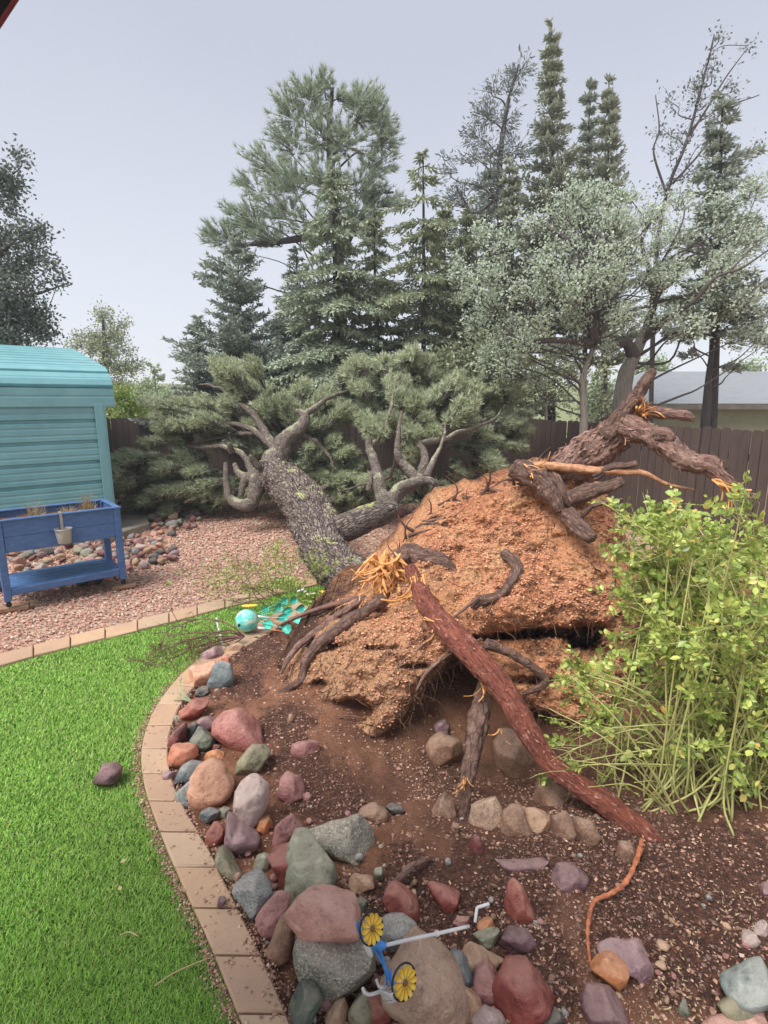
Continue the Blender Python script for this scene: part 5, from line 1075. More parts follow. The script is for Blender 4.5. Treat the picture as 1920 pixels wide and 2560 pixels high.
blob_tree('oak_tree', 'second oak with arching limbs overhanging the fence and the house', GB, [(1350, 950, 10.2), (1345, 850, 10.2), (1370, 770, 10.2), (1400, 700, 10.2), (1410, 640, 10)], .19,
  [(x, y, 10 + dy, rx, ry) for x, y, dy, rx, ry in [(1480,500,0,52,40),(1550,490,.2,54,42),(1610,470,.3,54,44),(1650,520,.3,50,44),(1470,570,-.2,54,42),(1540,570,0,56,44),(1610,570,.1,56,44),(1490,640,-.3,50,38),(1560,650,0,52,40),(1630,640,.1,50,42),(1520,700,0,44,32),(1590,710,.2,48,36),(1650,710,.2,40,36),(1450,690,0,40,30),(1480,430,.4,44,34),(1560,420,.5,44,34),(1630,400,.5,46,40),(1430,740,.2,34,26)]], 'oak', F_OAK, M_TRUNKG, .80, 1.9, 15,
  extra=[[(1400,700,10.2,9),(1414,640,10,6),(1398,570,9.8,4.5),(1386,520,9.8,3.5),(1412,470,9.8,2)], [(1390,730,10.2,8),(1440,690,9.9,5),(1500,650,9.6,3.6),(1545,600,9.4,2.6),(1600,580,9.35,2),(1660,540,9.3,1.4)], [(1370,770,10.2,14),(1350,740,10.1,10),(1310,760,10,6)], [(1500,640,9.7,2.5),(1560,600,9.6,2),(1640,520,9.6,1)]], tw=.007)
blob_tree('juniper_tree', 'shaggy juniper hanging over the house roof with a curved grey trunk', GB, [(1522, 960, 10.8), (1526, 880, 10.8), (1530, 820, 10.8), (1540, 740, 10.8), (1545, 660, 10.8)], .1,
  [(1480,715,10.8,40,24),(1560,700,10.7,50,30),(1620,680,10.8,44,36),(1490,765,10.9,22,8),(1650,720,11,30,24),(1590,795,10.7,24,5),(1520,680,10.8,44,30)], 'spray', F_FIRD, M_TRUNKD, .9, 1.8, 8, tw=.007)
blob_tree('oak_tree', 'dark oak at the border of the photo rising over the teal shed roof', None, [(-40, 900, 13), (-40, 700, 13), (-30, 560, 13), (-50, 400, 13)], .2,
  [(-30,380,13,50,40),(10,400,13,40,44),(30,450,13,44,44),(-30,470,13,60,50),(20,520,13,56,46),(70,500,13,36,34),(80,555,13,44,32),(120,550,13,24,14),(30,590,13,60,40),(100,595,13,40,22),(140,608,13,22,10),(-20,600,12.8,60,50),(40,650,12.7,60,40),(90,655,12.9,40,22),(20,700,12.6,66,40),(90,705,12.8,34,24),(110,690,13,24,12),(60,735,12.6,50,22),(-30,690,12.6,50,50),(40,690,12.4,60,40),(30,735,12.4,70,26),(80,670,12.6,40,30),(10,640,12.4,60,40),(30,570,12.7,50,40),(30,340,13,20,14),(0,760,12.6,90,20)], 'oak', F_OAKD, M_TRUNKD, 1.15, 1.9, 14, extra=[[(-40,700,13,8),(40,650,12.9,4),(110,625,13,2),(150,610,13,1)], [(-35,600,13,6),(30,520,13,3),(90,490,13,1.5)]], tw=.007)
GD = 'distant trees beyond the shed'
blob_tree('far_tree', 'distant rounded tree rising just behind the shed roof corner', GD, [(232, 905, 22), (228, 800, 22), (225, 730, 22), (222, 690, 22)], .16,
  [(220,680,22,30,22),(190,720,22,36,24),(245,720,22,40,26),(160,740,22,24,20),(215,750,22,44,26),(265,750,22,34,24),(240,790,22,46,26),(285,790,22,28,18),(255,830,21.8,46,26),(270,700,22,18,16)], 'oak', F_OLIVE, M_TRUNKD, 1.4, 1.3, 14, tw=.01)
blob_tree('far_tree', 'bright yellow green bush leafing out above the fence beside the shed', GD, [(275, 930, 15), (272, 900, 15), (270, 870, 15)], .07,
  [(262,850,15,26,24),(285,865,15,26,24),(255,885,15,28,22),(290,895,15,30,20),(310,880,15.2,20,18),(270,910,15,40,12),(245,860,15,16,20)], 'oak', F_YOUNG, M_TRUNKG, 1.3, 1.8, 13, tw=.006)
blob_tree('pine_tree', 'small misty pine far away beyond the fence', GD, [(340, 910, 34), (336, 850, 34), (332, 790, 34)], .14, [(330,800,34,18,16),(345,818,34,16,10),(322,826,34,20,12),(340,840,34,26,10),(330,860,34,22,8)], 'spray', F_FAR, M_TRUNKG, 1.6, .7, 8, tw=.012)
for lb, bx, Y, bl in (('pale rounded tree in the far hedge line beside the misty pine', 365, 30, [(360,860,30,28,22),(385,865,30,26,24),(375,890,29.5,34,20),(345,890,29.5,26,18)]), ('pale far tree partly hidden by the shed edge', 305, 28, [(300,850,28,26,24),(315,830,28,18,18),(325,880,27,26,22),(300,900,27,34,16)]),
  ('light green far tree glimpsed between the oak trunks', 1290, 20, [(1290,870,20,34,24),(1300,840,20,28,26),(1270,890,20,26,14),(1320,890,20,26,14)]), ('light green far tree behind the house roof', 1610, 26, [(1600,800,26,30,20),(1630,790,26,28,18),(1575,812,26,20,10)]), ('hazy far tree seen through the gap beside the stump', 1430, 30, [(1420,790,30,30,26),(1440,830,30,26,18),(1400,830,30,30,22),(1380,800,30,26,22)])):
    blob_tree('far_tree', lb, GD, [(bx, 930, Y), (bx, 895, Y), (bx, 860, Y)], .1, bl, 'oak', F_FAR, M_TRUNKG, 2.0, 1.3, 13, tw=.012)
for lb, bx, Y, bl in (('olive undergrowth bush behind the fence below the thin spruce', 900, 13, [(860,830,13,40,40),(920,840,13,44,40),(980,810,13,44,46),(1040,830,13,44,44),(820,850,13,40,34),(1000,760,13.2,40,40),(950,770,13.2,36,30),(1060,780,13.2,36,40)]), ('olive undergrowth bush behind the fence under the large oak', 1180, 12.6, [(1100,840,12.6,44,44),(1160,840,12.6,44,44),(1220,850,12.6,40,40),(1180,790,12.8,44,40),(1110,770,12.8,48,44),(1240,800,12.8,40,40),(1300,800,12.8,34,34),(1060,730,12.9,40,40),(1150,720,12.9,44,40),(1320,860,12.8,30,30)]), ('dark undergrowth behind the fence below the blue green spruce', 640, 14, [(500,880,14,50,30),(580,870,14,50,36),(660,860,14,50,36),(740,860,14,44,34),(420,890,14,40,26)])):
    blob_tree('bush', lb, 'bushes behind the fence', [(bx, 940, Y), (bx, 900, Y), (bx, 860, Y)], .06, bl, 'oak', F_OLIVE if Y < 14 else F_FIRD, M_TRUNKG, 1.3, 1.6, 13, tw=.008)
# ---------------------------------------------------------------- bed stones, each from its outline
def sph(nu, nv):
    """unit directions on a sphere with poles along the view axis"""
    V = [[0, 0, 1.0]]
    for i in range(1, nv):
        f = math.pi * i / nv
        for j in range(nu):
            a = 2 * math.pi * j / nu; V.append([math.sin(f) * math.cos(a), math.sin(f) * math.sin(a), math.cos(f)])
    V.append([0, 0, -1.0]); Q, T = [], []
    for j in range(nu): T.append([0, 1 + j, 1 + (j + 1) % nu])
    for i in range(nv - 2):
        for j in range(nu):
            a = 1 + i * nu; Q.append([a + j, a + nu + j, a + nu + (j + 1) % nu, a + (j + 1) % nu])
    l = len(V) - 1; a = 1 + (nv - 2) * nu
    for j in range(nu): T.append([l, a + (j + 1) % nu, a + j])
    return np.array(V), np.array(Q), np.array(T)
SPH, SPQ, SPT = sph(44, 22)
REG = {2: (300, 1500, .3978), 3: (300, 1950, .3978), 4: (860, 1950, .33755), 5: (1360, 1950, .33755), 6: (860, 1250, .4702), 8: (680, 1350, .3737), 0: (0, 0, 1.0)}
FWD = np.array([0, CP, -SP]); UPV = np.array([0, SP, CP]); RGT = np.array([1.0, 0, 0])
def rock(reg, pts, mat, label, sink=0.42, lift=0.0, name='rock', thick=0.85, group='rocks in the planting bed', facets=7, cat='rock'):
    ox, oy, k = REG[reg]; P = np.array(pts, float) * k + [ox, oy]
    c = P.mean(0); mn, mx = P.min(0), P.max(0); cpx = (mn + mx) / 2 * .5 + c * .5
    h_px = mx[1] - mn[1]; w_px = mx[0] - mn[0]
    g = gp(cpx[0], mx[1] - 0.22 * h_px); dcam = np.array(g) @ np.array([0, CP, -SP]) + CAM_H * SP
    hv = h_px / FPX * dcam
    d = ray(*cpx); t = (g @ FWD + CAM_H * SP); o = np.array([0, 0, CAM_H])
    cen = None                                       # rest the stone on the land along its line of sight
    for s_ in np.linspace(t * 1.12, t * .6, 120):
        q = o + d * s_
        if q[2] - float(hgt(q[0], q[1])) >= sink * 0.5 * hv + lift: cen = q; break
    if cen is None: cen = o + d * t
    dep = (cen - o) @ FWD
    th = np.arctan2(-(P[:, 1] - cpx[1]), P[:, 0] - cpx[0]); rr = np.hypot(P[:, 0] - cpx[0], P[:, 1] - cpx[1]) / FPX * dep
    N = 144; aa = np.linspace(-np.pi, np.pi, N, endpoint=False)
    loop = np.c_[(P[:, 0] - cpx[0]), -(P[:, 1] - cpx[1])] / FPX * dep
    rad = np.zeros(N)
    for i, a in enumerate(aa):                       # outline radius by ray casting
        u = np.array([math.cos(a), math.sin(a)]); best = 0
        for j in range(len(loop)):
            p, q = loop[j], loop[(j + 1) % len(loop)]; e = q - p; den = u[0] * e[1] - u[1] * e[0]
            if abs(den) < 1e-12: continue
            tt_ = (p[0] * e[1] - p[1] * e[0]) / den; w = (p[0] * u[1] - p[1] * u[0]) / den
            if tt_ > 0 and -1e-6 <= w <= 1 + 1e-6: best = max(best, tt_)
        rad[i] = best
    rad[rad == 0] = rad[rad > 0].min() if (rad > 0).any() else .02
    ker = np.array([1, 2, 3, 2, 1.0]); ker /= ker.sum(); rad = np.convolve(np.r_[rad[-2:], rad, rad[:2]], ker, 'valid')
    az = np.arctan2(SPH[:, 1], SPH[:, 0]); R_ = np.interp(az, aa, rad, period=2 * np.pi); sp = np.hypot(SPH[:, 0], SPH[:, 1])
    T = thick * 0.5 * min(w_px, h_px) / FPX * dep * 1.15
    X = R_ * sp ** .72 * np.cos(az); Y = R_ * sp ** .72 * np.sin(az); Z = T * np.sign(SPH[:, 2]) * np.abs(SPH[:, 2]) ** .8
    L_ = np.stack([X, Y, Z], 1); sz = np.sqrt(w_px * h_px) / FPX * dep / 2; seed = rng.random(3) * 50
    if any(w in label for w in ('round', 'smooth', 'egg', 'big ', 'boulder')): facets = 4
    for _ in range(facets):                          # worn flats
        n_ = norm(rng.normal(size=3) * [1, 1, .8] + [0, 0, .25]); s_ = L_ @ n_; lim = np.quantile(s_, rng.uniform(.80, .93)); ov = np.maximum(s_ - lim, 0); L_ = L_ - (ov * .86)[:, None] * n_
    nn = norm(L_); L_ = L_ + nn * (sz * (.10 * fbm(L_ / sz * 1.5 + seed, 3) + .05 * fbm(L_ / sz * 4 + seed, 4)))[:, None]
    L_[:, 0] = (L_[:, 0] - L_[:, 0].min()) / np.ptp(L_[:, 0]) * (loop[:, 0].max() - loop[:, 0].min()) * 1.05 + loop[:, 0].min() * 1.025
    L_[:, 1] = (L_[:, 1] - L_[:, 1].min()) / np.ptp(L_[:, 1]) * (loop[:, 1].max() - loop[:, 1].min()) * 1.05 + loop[:, 1].min() * 1.025
    W = cen + L_[:, :1] * RGT + L_[:, 1:2] * UPV - L_[:, 2:] * FWD
    me = mk(name, W, [SPQ, SPT], STONE[mat], None, True, loc=cen); return tag(me, label, cat, group)
RK = [
(2,[(500,395),(520,330),(590,295),(640,320),(620,370),(560,400)],'mauve','dusky mauve stone beside the white garden rod'),
(2,[(655,325),(680,285),(740,265),(775,290),(750,330),(690,345)],'tan','small tan stone where the bare twigs spring from their root'),
(2,[(570,420),(620,360),(690,345),(660,380),(600,400)],'salmon','thin salmon sliver of stone above the blue grey slab'),
(2,[(425,560),(440,470),(470,420),(520,398),(585,396),(600,470),(560,530),(470,580)],'peach','peach coloured stone leaning on the blue grey slab by the edging'),
(2,[(545,560),(560,500),(580,470),(590,395),(642,372),(715,380),(720,480),(680,570),(600,605)],'slate','angular blue grey slab standing upright next to the peach stone'),
(2,[(480,600),(490,550),(540,545),(560,590),(530,612)],'dark','small black stone tucked under the blue grey slab'),
(2,[(375,770),(380,690),(440,635),(520,625),(545,660),(520,710),(440,770)],'brick','broken brick red rock with two humps just below the leek leaf'),
(2,[(330,765),(345,725),(382,725),(384,782)],'sage','flat grey green chip half under the broken brick red rock'),
(2,[(300,900),(320,820),(390,775),(415,790),(405,880),(325,962)],'maroon','smooth dark maroon rock against the curved edging'),
(2,[(415,885),(420,790),(465,775),(485,815),(440,895)],'dark','dark greenish stone wedged between the maroon rock and the green rock'),
(2,[(480,805),(540,745),(625,735),(600,825),(520,820)],'purple','grey purple stone partly behind the big rosy boulder'),
(2,[(435,910),(480,820),(530,805),(590,840),(585,910),(500,975),(450,962)],'green','dark green rock with a pale flat face beside the rosy boulder'),
(2,[(570,945),(590,905),(628,920),(612,952)],'maroon','tiny red stone squeezed under the rosy boulder'),
(2,[(585,870),(590,760),(650,710),(712,690),(780,750),(860,850),(908,900),(850,930),(730,967),(640,930)],'pinkred','big smooth rosy boulder with a pointed top'),
(2,[(720,1095),(750,1000),(820,920),(900,930),(932,970),(880,1050),(765,1122)],'olive','olive green wedge shaped rock just below the rosy boulder'),
(2,[(303,1040),(320,960),(410,915),(460,950),(482,1000),(400,1062)],'salmon','rounded salmon orange rock next to the edging'),
(2,[(518,1020),(525,970),(590,945),(652,975),(600,1012)],'orange','small bright orange stone above the big peach boulder'),
(2,[(345,1120),(380,1050),(450,1020),(518,1015),(500,1080),(430,1130),(360,1172)],'slate','slim blue grey stone with a purple end beside the big peach boulder'),
(2,[(353,1230),(370,1160),(450,1130),(458,1220),(475,1300),(420,1320),(368,1280)],'granite','pale speckled granite stone between the edging and the big peach boulder'),
(2,[(448,1250),(455,1150),(530,1040),(590,1010),(660,1060),(702,1170),(692,1240),(620,1302),(500,1315)],'peach','big peach boulder, rounded and smooth, largest of the stones near the lone lawn rock'),
(2,[(703,1330),(720,1170),(770,1130),(850,1140),(916,1200),(922,1290),(860,1400),(765,1452),(718,1440)],'pale','tall pale mauve boulder leaning next to the big peach boulder'),
(2,[(992,1195),(1025,1120),(1050,1095),(1130,1140),(1157,1190),(1130,1270),(1090,1290),(1020,1230)],'rose','angular dusty rose rock alone on the dark mulch'),
(2,[(1080,940),(1110,905),(1190,885),(1245,920),(1250,970),(1200,1005),(1120,985)],'rose','knobbly pinkish rock lying on the soil below the root plate'),
(2,[(498,1390),(510,1330),(560,1310),(622,1330),(600,1378),(540,1395)],'slate','flat dark slate chip under the big peach boulder'),
(2,[(612,1330),(650,1305),(692,1320),(680,1362),(640,1377)],'sage','small lumpy greenish stone at the foot of the pale mauve boulder'),
(2,[(264,1110),(300,1075),(332,1085),(320,1112),(280,1127)],'mauve','thin mauve chip lying on top of the curved paver edging'),
(2,[(1050,780),(1060,720),(1086,725),(1080,790)],'earth','narrow upright soil coloured pebble near the torn hole'),
(3,[(533,330),(560,285),(610,275),(652,310),(652,370),(600,437),(548,410)],'brick','egg shaped brick red stone by the edging'),
(3,[(648,430),(655,300),(680,230),(720,330),(830,310),(872,370),(860,430),(780,472),(690,462)],'mauve','flat mauve slab beneath the pale mauve boulder'),
(3,[(858,310),(885,245),(930,240),(952,285),(900,352)],'orange','small round orange brown stone beside the pale mauve boulder'),
(3,[(963,410),(985,260),(1010,230),(1060,260),(1142,350),(1120,402),(1010,422)],'rose','wedge of dusty red stone behind the greenish slab'),
(3,[(598,490),(640,440),(672,490),(730,560),(775,590),(700,622),(648,570)],'olive','low olive lump of stone in the grit near the edging'),
(3,[(838,550),(850,490),(900,470),(947,490),(930,560),(880,582)],'sage','small grey green stone standing alone in the grit'),
(3,[(933,600),(950,510),(1010,450),(1092,440),(1090,520),(1055,600),(1050,690),(960,712)],'red','wet red stone with a flat top beside the greenish slab'),
(3,[(1043,700),(1060,580),(1100,440),(1140,355),(1260,390),(1347,460),(1352,600),(1310,722),(1180,722),(1080,782)],'sage','large upright sage green slab with yellowish edges'),
(3,[(1138,300),(1160,265),(1300,260),(1470,250),(1562,310),(1592,380),(1582,480),(1500,522),(1380,460),(1220,370)],'speck','long speckled grey boulder lying behind the sage green slab'),
(3,[(718,720),(740,650),(840,625),(942,650),(947,720),(890,830),(840,907),(800,880),(788,800)],'granite','speckled blue grey stone shaped like a tooth beside the edging'),
(3,[(848,900),(900,800),(980,735),(1052,740),(1062,780),(1000,870),(930,1032),(868,970)],'rose','long dusty pink rock leaning on the lichen spotted slab'),
(3,[(918,1130),(940,1030),(1000,910),(1070,840),(1102,900),(1080,1060),(1040,1162),(960,1202)],'brown','upright brown slab spotted with pale lichen'),
(3,[(1093,1100),(1120,1000),(1250,990),(1480,960),(1562,1000),(1592,1100),(1580,1230),(1500,1332),(1350,1377),(1230,1330),(1130,1200)],'speck','large round speckled boulder under the pink boulder, next to the bicycle spinner'),
(3,[(1043,870),(1080,790),(1160,715),(1290,720),(1400,780),(1482,880),(1492,950),(1380,1042),(1290,1030),(1120,960)],'pink','bright pink boulder resting on the round speckled boulder'),
(3,[(1048,1400),(1080,1330),(1160,1300),(1230,1320),(1267,1420),(1272,1533),(1100,1562),(1058,1500)],'green','blocky grey green stone at the end of the paver edging'),
(3,[(1288,1500),(1340,1430),(1410,1405),(1432,1460),(1420,1562),(1290,1562)],'tan','pointed tan stone below the round speckled boulder'),
(3,[(1258,1390),(1300,1370),(1342,1400),(1310,1442),(1268,1430)],'rose','small pinkish stone squeezed between the grey green block and the pointed tan stone'),
(3,[(612,790),(620,745),(650,740),(664,775),(640,797)],'purple','dark brown chip lying on a paver of the curved edging'),
(4,[(33,740),(80,710),(170,725),(220,775),(190,800),(140,837),(110,800),(58,775)],'tan','pale orange tan nugget with a notch near the sage green slab'),
(4,[(283,840),(320,790),(400,780),(470,830),(542,900),(552,990),(480,1042),(400,990),(328,920)],'red','smooth oblong red stone beneath the broken root end'),
(4,[(618,800),(660,785),(730,800),(830,860),(862,930),(790,952),(730,972),(688,900)],'red','half buried red stone beside the smooth oblong one'),
(4,[(1193,940),(1210,790),(1240,770),(1310,830),(1372,950),(1392,1050),(1350,1082),(1280,1000),(1218,980)],'brick','long reddish stone half sunk in soil near the bent white wire'),
(4,[(1088,620),(1130,585),(1300,590),(1472,580),(1492,620),(1400,692),(1280,702),(1198,660)],'purple','wide dark maroon slab caked with grit below the big root'),
(4,[(918,450),(950,390),(1000,400),(1032,500),(1020,592),(960,540),(918,520)],'maroon','dark red stone right behind the hanging root tip'.replace('right ','')),
(4,[(923,320),(940,190),(1030,140),(1120,160),(1172,260),(1140,372),(1060,417),(958,390)],'greytan','rounded pinkish grey boulder at the bottom of the pit beside the hanging root'),
(4,[(1153,400),(1180,270),(1250,210),(1320,205),(1337,290),(1397,390),(1380,452),(1250,472)],'earth','pointed grey tan rock in the pit between two rounded ones'),
(4,[(1343,300),(1350,230),(1430,225),(1510,260),(1532,340),(1500,430),(1440,462),(1398,400)],'tan','orange tan rock in the pit below the big red root'),
(4,[(638,260),(680,150),(760,130),(820,180),(837,280),(800,352),(698,340)],'earth','soil caked tan rock buried in the pit wall near the hanging root'),
(4,[(88,290),(120,220),(230,190),(320,240),(322,290),(200,352)],'earth','lump of brown earth covered stone above the long speckled boulder'),
(4,[(308,200),(350,175),(420,190),(452,225),(400,252),(328,230)],'dark','dark green flake of stone sticking out of the brown soil'),
(4,[(793,370),(800,320),(840,325),(852,370),(825,402)],'earth','small tan stone beside the hanging root tip'),
(4,[(243,1120),(280,1040),(390,1025),(470,1080),(532,1180),(480,1232),(298,1242)],'granite','grey speckled stone behind the bicycle spinner'),
(4,[(268,1440),(330,1320),(440,1230),(560,1215),(640,1290),(760,1380),(852,1500),(892,1640),(850,1802),(700,1902),(560,1800),(450,1680),(378,1560)],'greytan','largest boulder of the bed, tan and veined, under the flower wheel'),
(4,[(753,1370),(830,1290),(880,1300),(930,1380),(967,1440),(900,1552),(838,1500)],'slate','slate grey stone between the largest tan boulder and the dusty rose stone'),
(4,[(873,1290),(930,1250),(1060,1300),(1182,1380),(1150,1442),(980,1452),(928,1370)],'tan','flat pinkish tan stone behind the slate grey stone'),
(4,[(943,1520),(980,1430),(1070,1380),(1150,1430),(1167,1520),(1110,1602),(1020,1632),(948,1570)],'rose','rounded dusty rose cobble touching the big wet red boulder'),
(4,[(1083,1650),(1140,1530),(1170,1420),(1260,1380),(1380,1380),(1450,1470),(1542,1600),(1547,1700),(1430,1782),(1250,1792),(1118,1740)],'red','big glossy wet red boulder with two humps'),
(4,[(868,1760),(890,1560),(960,1570),(1042,1690),(1000,1752),(920,1792)],'tan','tan angular stone between the largest tan boulder and the wet red boulder'),
(4,[(938,1800),(1060,1690),(1170,1750),(1202,1830),(960,1852)],'pale','pale pinkish stone at the very bottom beside the wet red boulder'),
(4,[(1388,1800),(1480,1760),(1570,1710),(1622,1790),(1620,1852),(1400,1852)],'dark','dark grey stone peeking from below the wet red boulder'),
(4,[(128,1650),(220,1610),(340,1620),(382,1680),(330,1792),(250,1770),(178,1720)],'brick','brick red stone under the basket of the bicycle spinner'),
(4,[(28,1800),(50,1640),(130,1610),(200,1740),(242,1810),(100,1852)],'olive','tan olive stone next to the brick red stone under the basket'),
(4,[(383,1740),(420,1660),(520,1740),(562,1810),(420,1812)],'green','grey green stone below the flower wheel'),
(4,[(958,1180),(1050,1140),(1120,1110),(1157,1190),(1060,1232),(998,1210)],'sage','grey green block under the small yellow orange stone'),
(4,[(983,1110),(1010,1040),(1090,1030),(1117,1090),(1050,1142)],'orange','small yellow orange stone beside the white stake tip'),
(4,[(1158,1260),(1180,1160),(1260,1110),(1360,1130),(1412,1200),(1340,1272),(1218,1292)],'purple','purple stone half buried in dark soil'),
(4,[(808,1060),(860,1020),(920,1020),(937,1070),(850,1087)],'rose','low pinkish stone behind the white stake'),
(4,[(218,710),(240,650),(292,680),(270,742)],'sage','small grey chip beside the tan nugget'),
(4,[(88,910),(120,870),(172,900),(160,972),(110,992)],'green','grey green stone behind the pink boulder'),
(5,[(338,1400),(420,1320),(510,1300),(612,1390),(570,1482),(470,1552),(408,1500)],'orange','orange brown stone at the tip of the thin orange root'),
(5,[(408,1290),(480,1230),(640,1230),(720,1240),(782,1350),(750,1462),(660,1482),(600,1380),(498,1290)],'mauve','mauve grey stone behind the orange brown stone'),
(5,[(278,1690),(330,1600),(450,1550),(530,1610),(602,1740),(590,1832),(318,1832)],'purple','purple boulder in the grit below the orange brown stone'),
(5,[(1453,1200),(1500,1150),(1572,1122),(1590,1162),(1540,1227),(1480,1227)],'pale','cream coloured flat stone near the rose bush'),
(5,[(1560,1140),(1600,1085),(1642,1050),(1655,1100),(1605,1162)],'pale','second cream stone touching the first one near the rose bush'),
(5,[(1328,1560),(1450,1500),(1600,1430),(1720,1400),(1740,1720),(1600,1752),(1428,1642)],'teal','large pale teal grey boulder at the border of the photo'),
(5,[(1288,1750),(1310,1650),(1400,1610),(1522,1680),(1562,1762),(1400,1792)],'olive','tan green stone below the pale teal grey boulder'),
(5,[(1168,1810),(1230,1770),(1500,1745),(1642,1770),(1642,1852),(1178,1852)],'pink','pink stone cut by the bottom of the photo below the teal grey boulder'),
(5,[(58,290),(180,260),(230,350),(212,470),(128,482),(68,400)],'brown','dark brown stone in the pit next to the orange tan rock'),
(5,[(223,300),(260,280),(340,290),(402,400),(380,472),(298,512),(258,440)],'earth','grey tan stone under the middle of the big red root'),
(5,[(58,720),(110,660),(250,640),(322,720),(300,822),(150,852),(78,800)],'purple','dark purple brown stone sunk in soil beside the thin orange root'),
(5,[(548,600),(560,480),(650,460),(692,540),(650,602)],'earth','squarish earth brown stone behind the thin orange root'),
(5,[(998,1720),(1010,1640),(1060,1640),(1077,1720),(1040,1752)],'green','small green stone among the wood chips'),
(5,[(1608,830),(1630,780),(1690,770),(1720,850),(1640,872)],'purple','dull purple stone below the edge of the rose bush'),
(5,[(-60,220),(-30,60),(60,20),(150,110),(232,190),(180,270),(50,292)],'earth','large soil covered rock in the pit wall under the big red root'),
(6,[(478,1210),(490,1180),(540,1170),(560,1200),(550,1247),(500,1242)],'mauve','small mauve grey stone in the shadow of the hollow'),
(6,[(433,1330),(460,1280),(520,1250),(610,1280),(642,1350),(610,1432),(540,1432),(468,1390)],'earth','rounded tan boulder embedded in the back of the hollow'),
(6,[(798,1330),(860,1250),(960,1290),(1012,1380),(990,1452),(880,1482),(818,1420)],'earth','broad dirt coloured boulder behind the big root in the pit'),
(8,[(325,440),(370,385),(430,368),(492,375),(470,412),(400,432)],'pink','long pink stone on the mound above the slim reddish root'),
(8,[(278,570),(290,510),(340,485),(387,495),(375,542),(340,592),(298,602)],'granite','pale grey stone on the mound beside the aqua ornament'),
(8,[(522,330),(560,300),(602,295),(622,315),(590,347),(540,352)],'pale','pale stone at the foot of the fallen trunk'),
(8,[(290,400),(320,385),(358,392),(350,412),(300,414)],'dark','small black stone beside the yellow petal'),
]
for r_, pts, mat, lb in RK:
    sink = 0.42; lift = 0.0
    if 'resting on the round' in lb: lift = 0.16
    if 'in the pit' in lb or 'bottom of the pit' in lb: sink = 0.2
    if 'buried' in lb or 'embedded' in lb or 'sunk' in lb or 'caked' in lb or 'covered' in lb: sink = 0.1
    if 'pale mauve boulder leaning' in lb: lift = 0.05
    if 'lying on top of the curved' in lb or 'lying on a paver' in lb: lift = 0.03
    rock(r_, pts, mat, lb, sink, lift)
rock(0, [(234,1932),(245,1915),(285,1911),(301,1925),(296,1952),(266,1971),(240,1960)], 'purple', 'lone reddish brown rock lying out on the turf', 0.8, 0.0, group=None)

# wood chips and twigs by the rose bush
pp = np.array([gp(x, y) for x, y in zip(rng.uniform(1480, 1900, 420), 2230 + 330 * rng.random(420))]); k = fbm(pp * 3, 2) > -.25; pp = pp[k]
V, Q = leafquads(pp + [0, 0, .006], np.c_[rng.normal(size=(len(pp), 2)), .15 * rng.normal(size=len(pp))], .022 * rng.uniform(.4, 1.4, len(pp)), .006, np.array([0, 0, 1.0])); o = mk('wood_chips', V, [Q], M_STRAW, None, False); tag(o, 'straw and wood chips scattered over soil below the rose bush', 'wood chips', None, 'stuff')
pts = [gp(860 + .33755 * x, 1950 + .33755 * y, z) for x, y, z in ((350, 775, .03), (420, 720, .045), (500, 640, .06), (590, 600, .05), (650, 590, .03))]
V, Q, T, U = tube(catmull(np.array(pts), 6), np.r_[np.linspace(.012, .018, 12), np.linspace(.018, .006, 13)], 10, .35, 22); tag(mk('broken_root', V, [Q, T], M_ROOTB, None, True, U, loc=pts[2]), 'short broken piece of root lying on the soil behind the oblong red stone', 'root piece')

# small loose stones filling the gaps of the border
def stone_fill(name, n, poly, mat, label, s0, s1):
    got = []
    for _ in range(n * 6):
        if len(got) >= n: break
        q = np.array(poly[0]) + 0; W = np.array(poly); q = W.min(0) + rng.random(2) * (W.max(0) - W.min(0))
        if in_poly(q[:1], q[1:], W)[0]: got.append(gp(q[0] * KS, q[1] * KS))
    a = Acc()
    for g_ in got:
        L_ = SPH3 * [1, rng.uniform(.6, .95), rng.uniform(.45, .8)]
        for _ in range(5): n_ = norm(rng.normal(size=3)); s_ = L_ @ n_; ov = np.maximum(s_ - np.quantile(s_, .85), 0); L_ = L_ - (ov * .85)[:, None] * n_
        an = rng.random() * 6.28; r = rng.uniform(s0, s1) * (.7 + .6 * rng.random() ** 3); X = L_[:, 0] * math.cos(an) - L_[:, 1] * math.sin(an); Y = L_[:, 0] * math.sin(an) + L_[:, 1] * math.cos(an)
        a.add(np.stack([X, Y, L_[:, 2]], 1) * r + g_ + [0, 0, r * .45], SQ3, ST3)
    tag(a.build(name, STONE[mat], None), label, 'small stones', None, 'stuff')
SPH3, SQ3, ST3 = sph(10, 6)
BORD = [(385,1520),(470,1430),(560,1470),(590,1600),(680,1700),(800,1800),(900,2000),(1150,2080),(1250,2212),(640,2212),(520,1950),(420,1760),(370,1640)]; REST = [(820,1700),(1250,1740),(1659,1950),(1659,2212),(1200,2212),(900,1950),(700,1760)]
for m_, lb in (('tan', 'small tan pebbles'), ('rose', 'small dusty pink pebbles'), ('granite', 'small grey pebbles'), ('earth', 'small earthy brown pebbles')):
    stone_fill('pebbles', 46, BORD, m_, lb + ' filling gaps between the border stones', .013, .030); stone_fill('pebbles', 70 if m_ == 'earth' else 26, REST, m_, lb + ' scattered over the open soil of the bed', .009, .024)

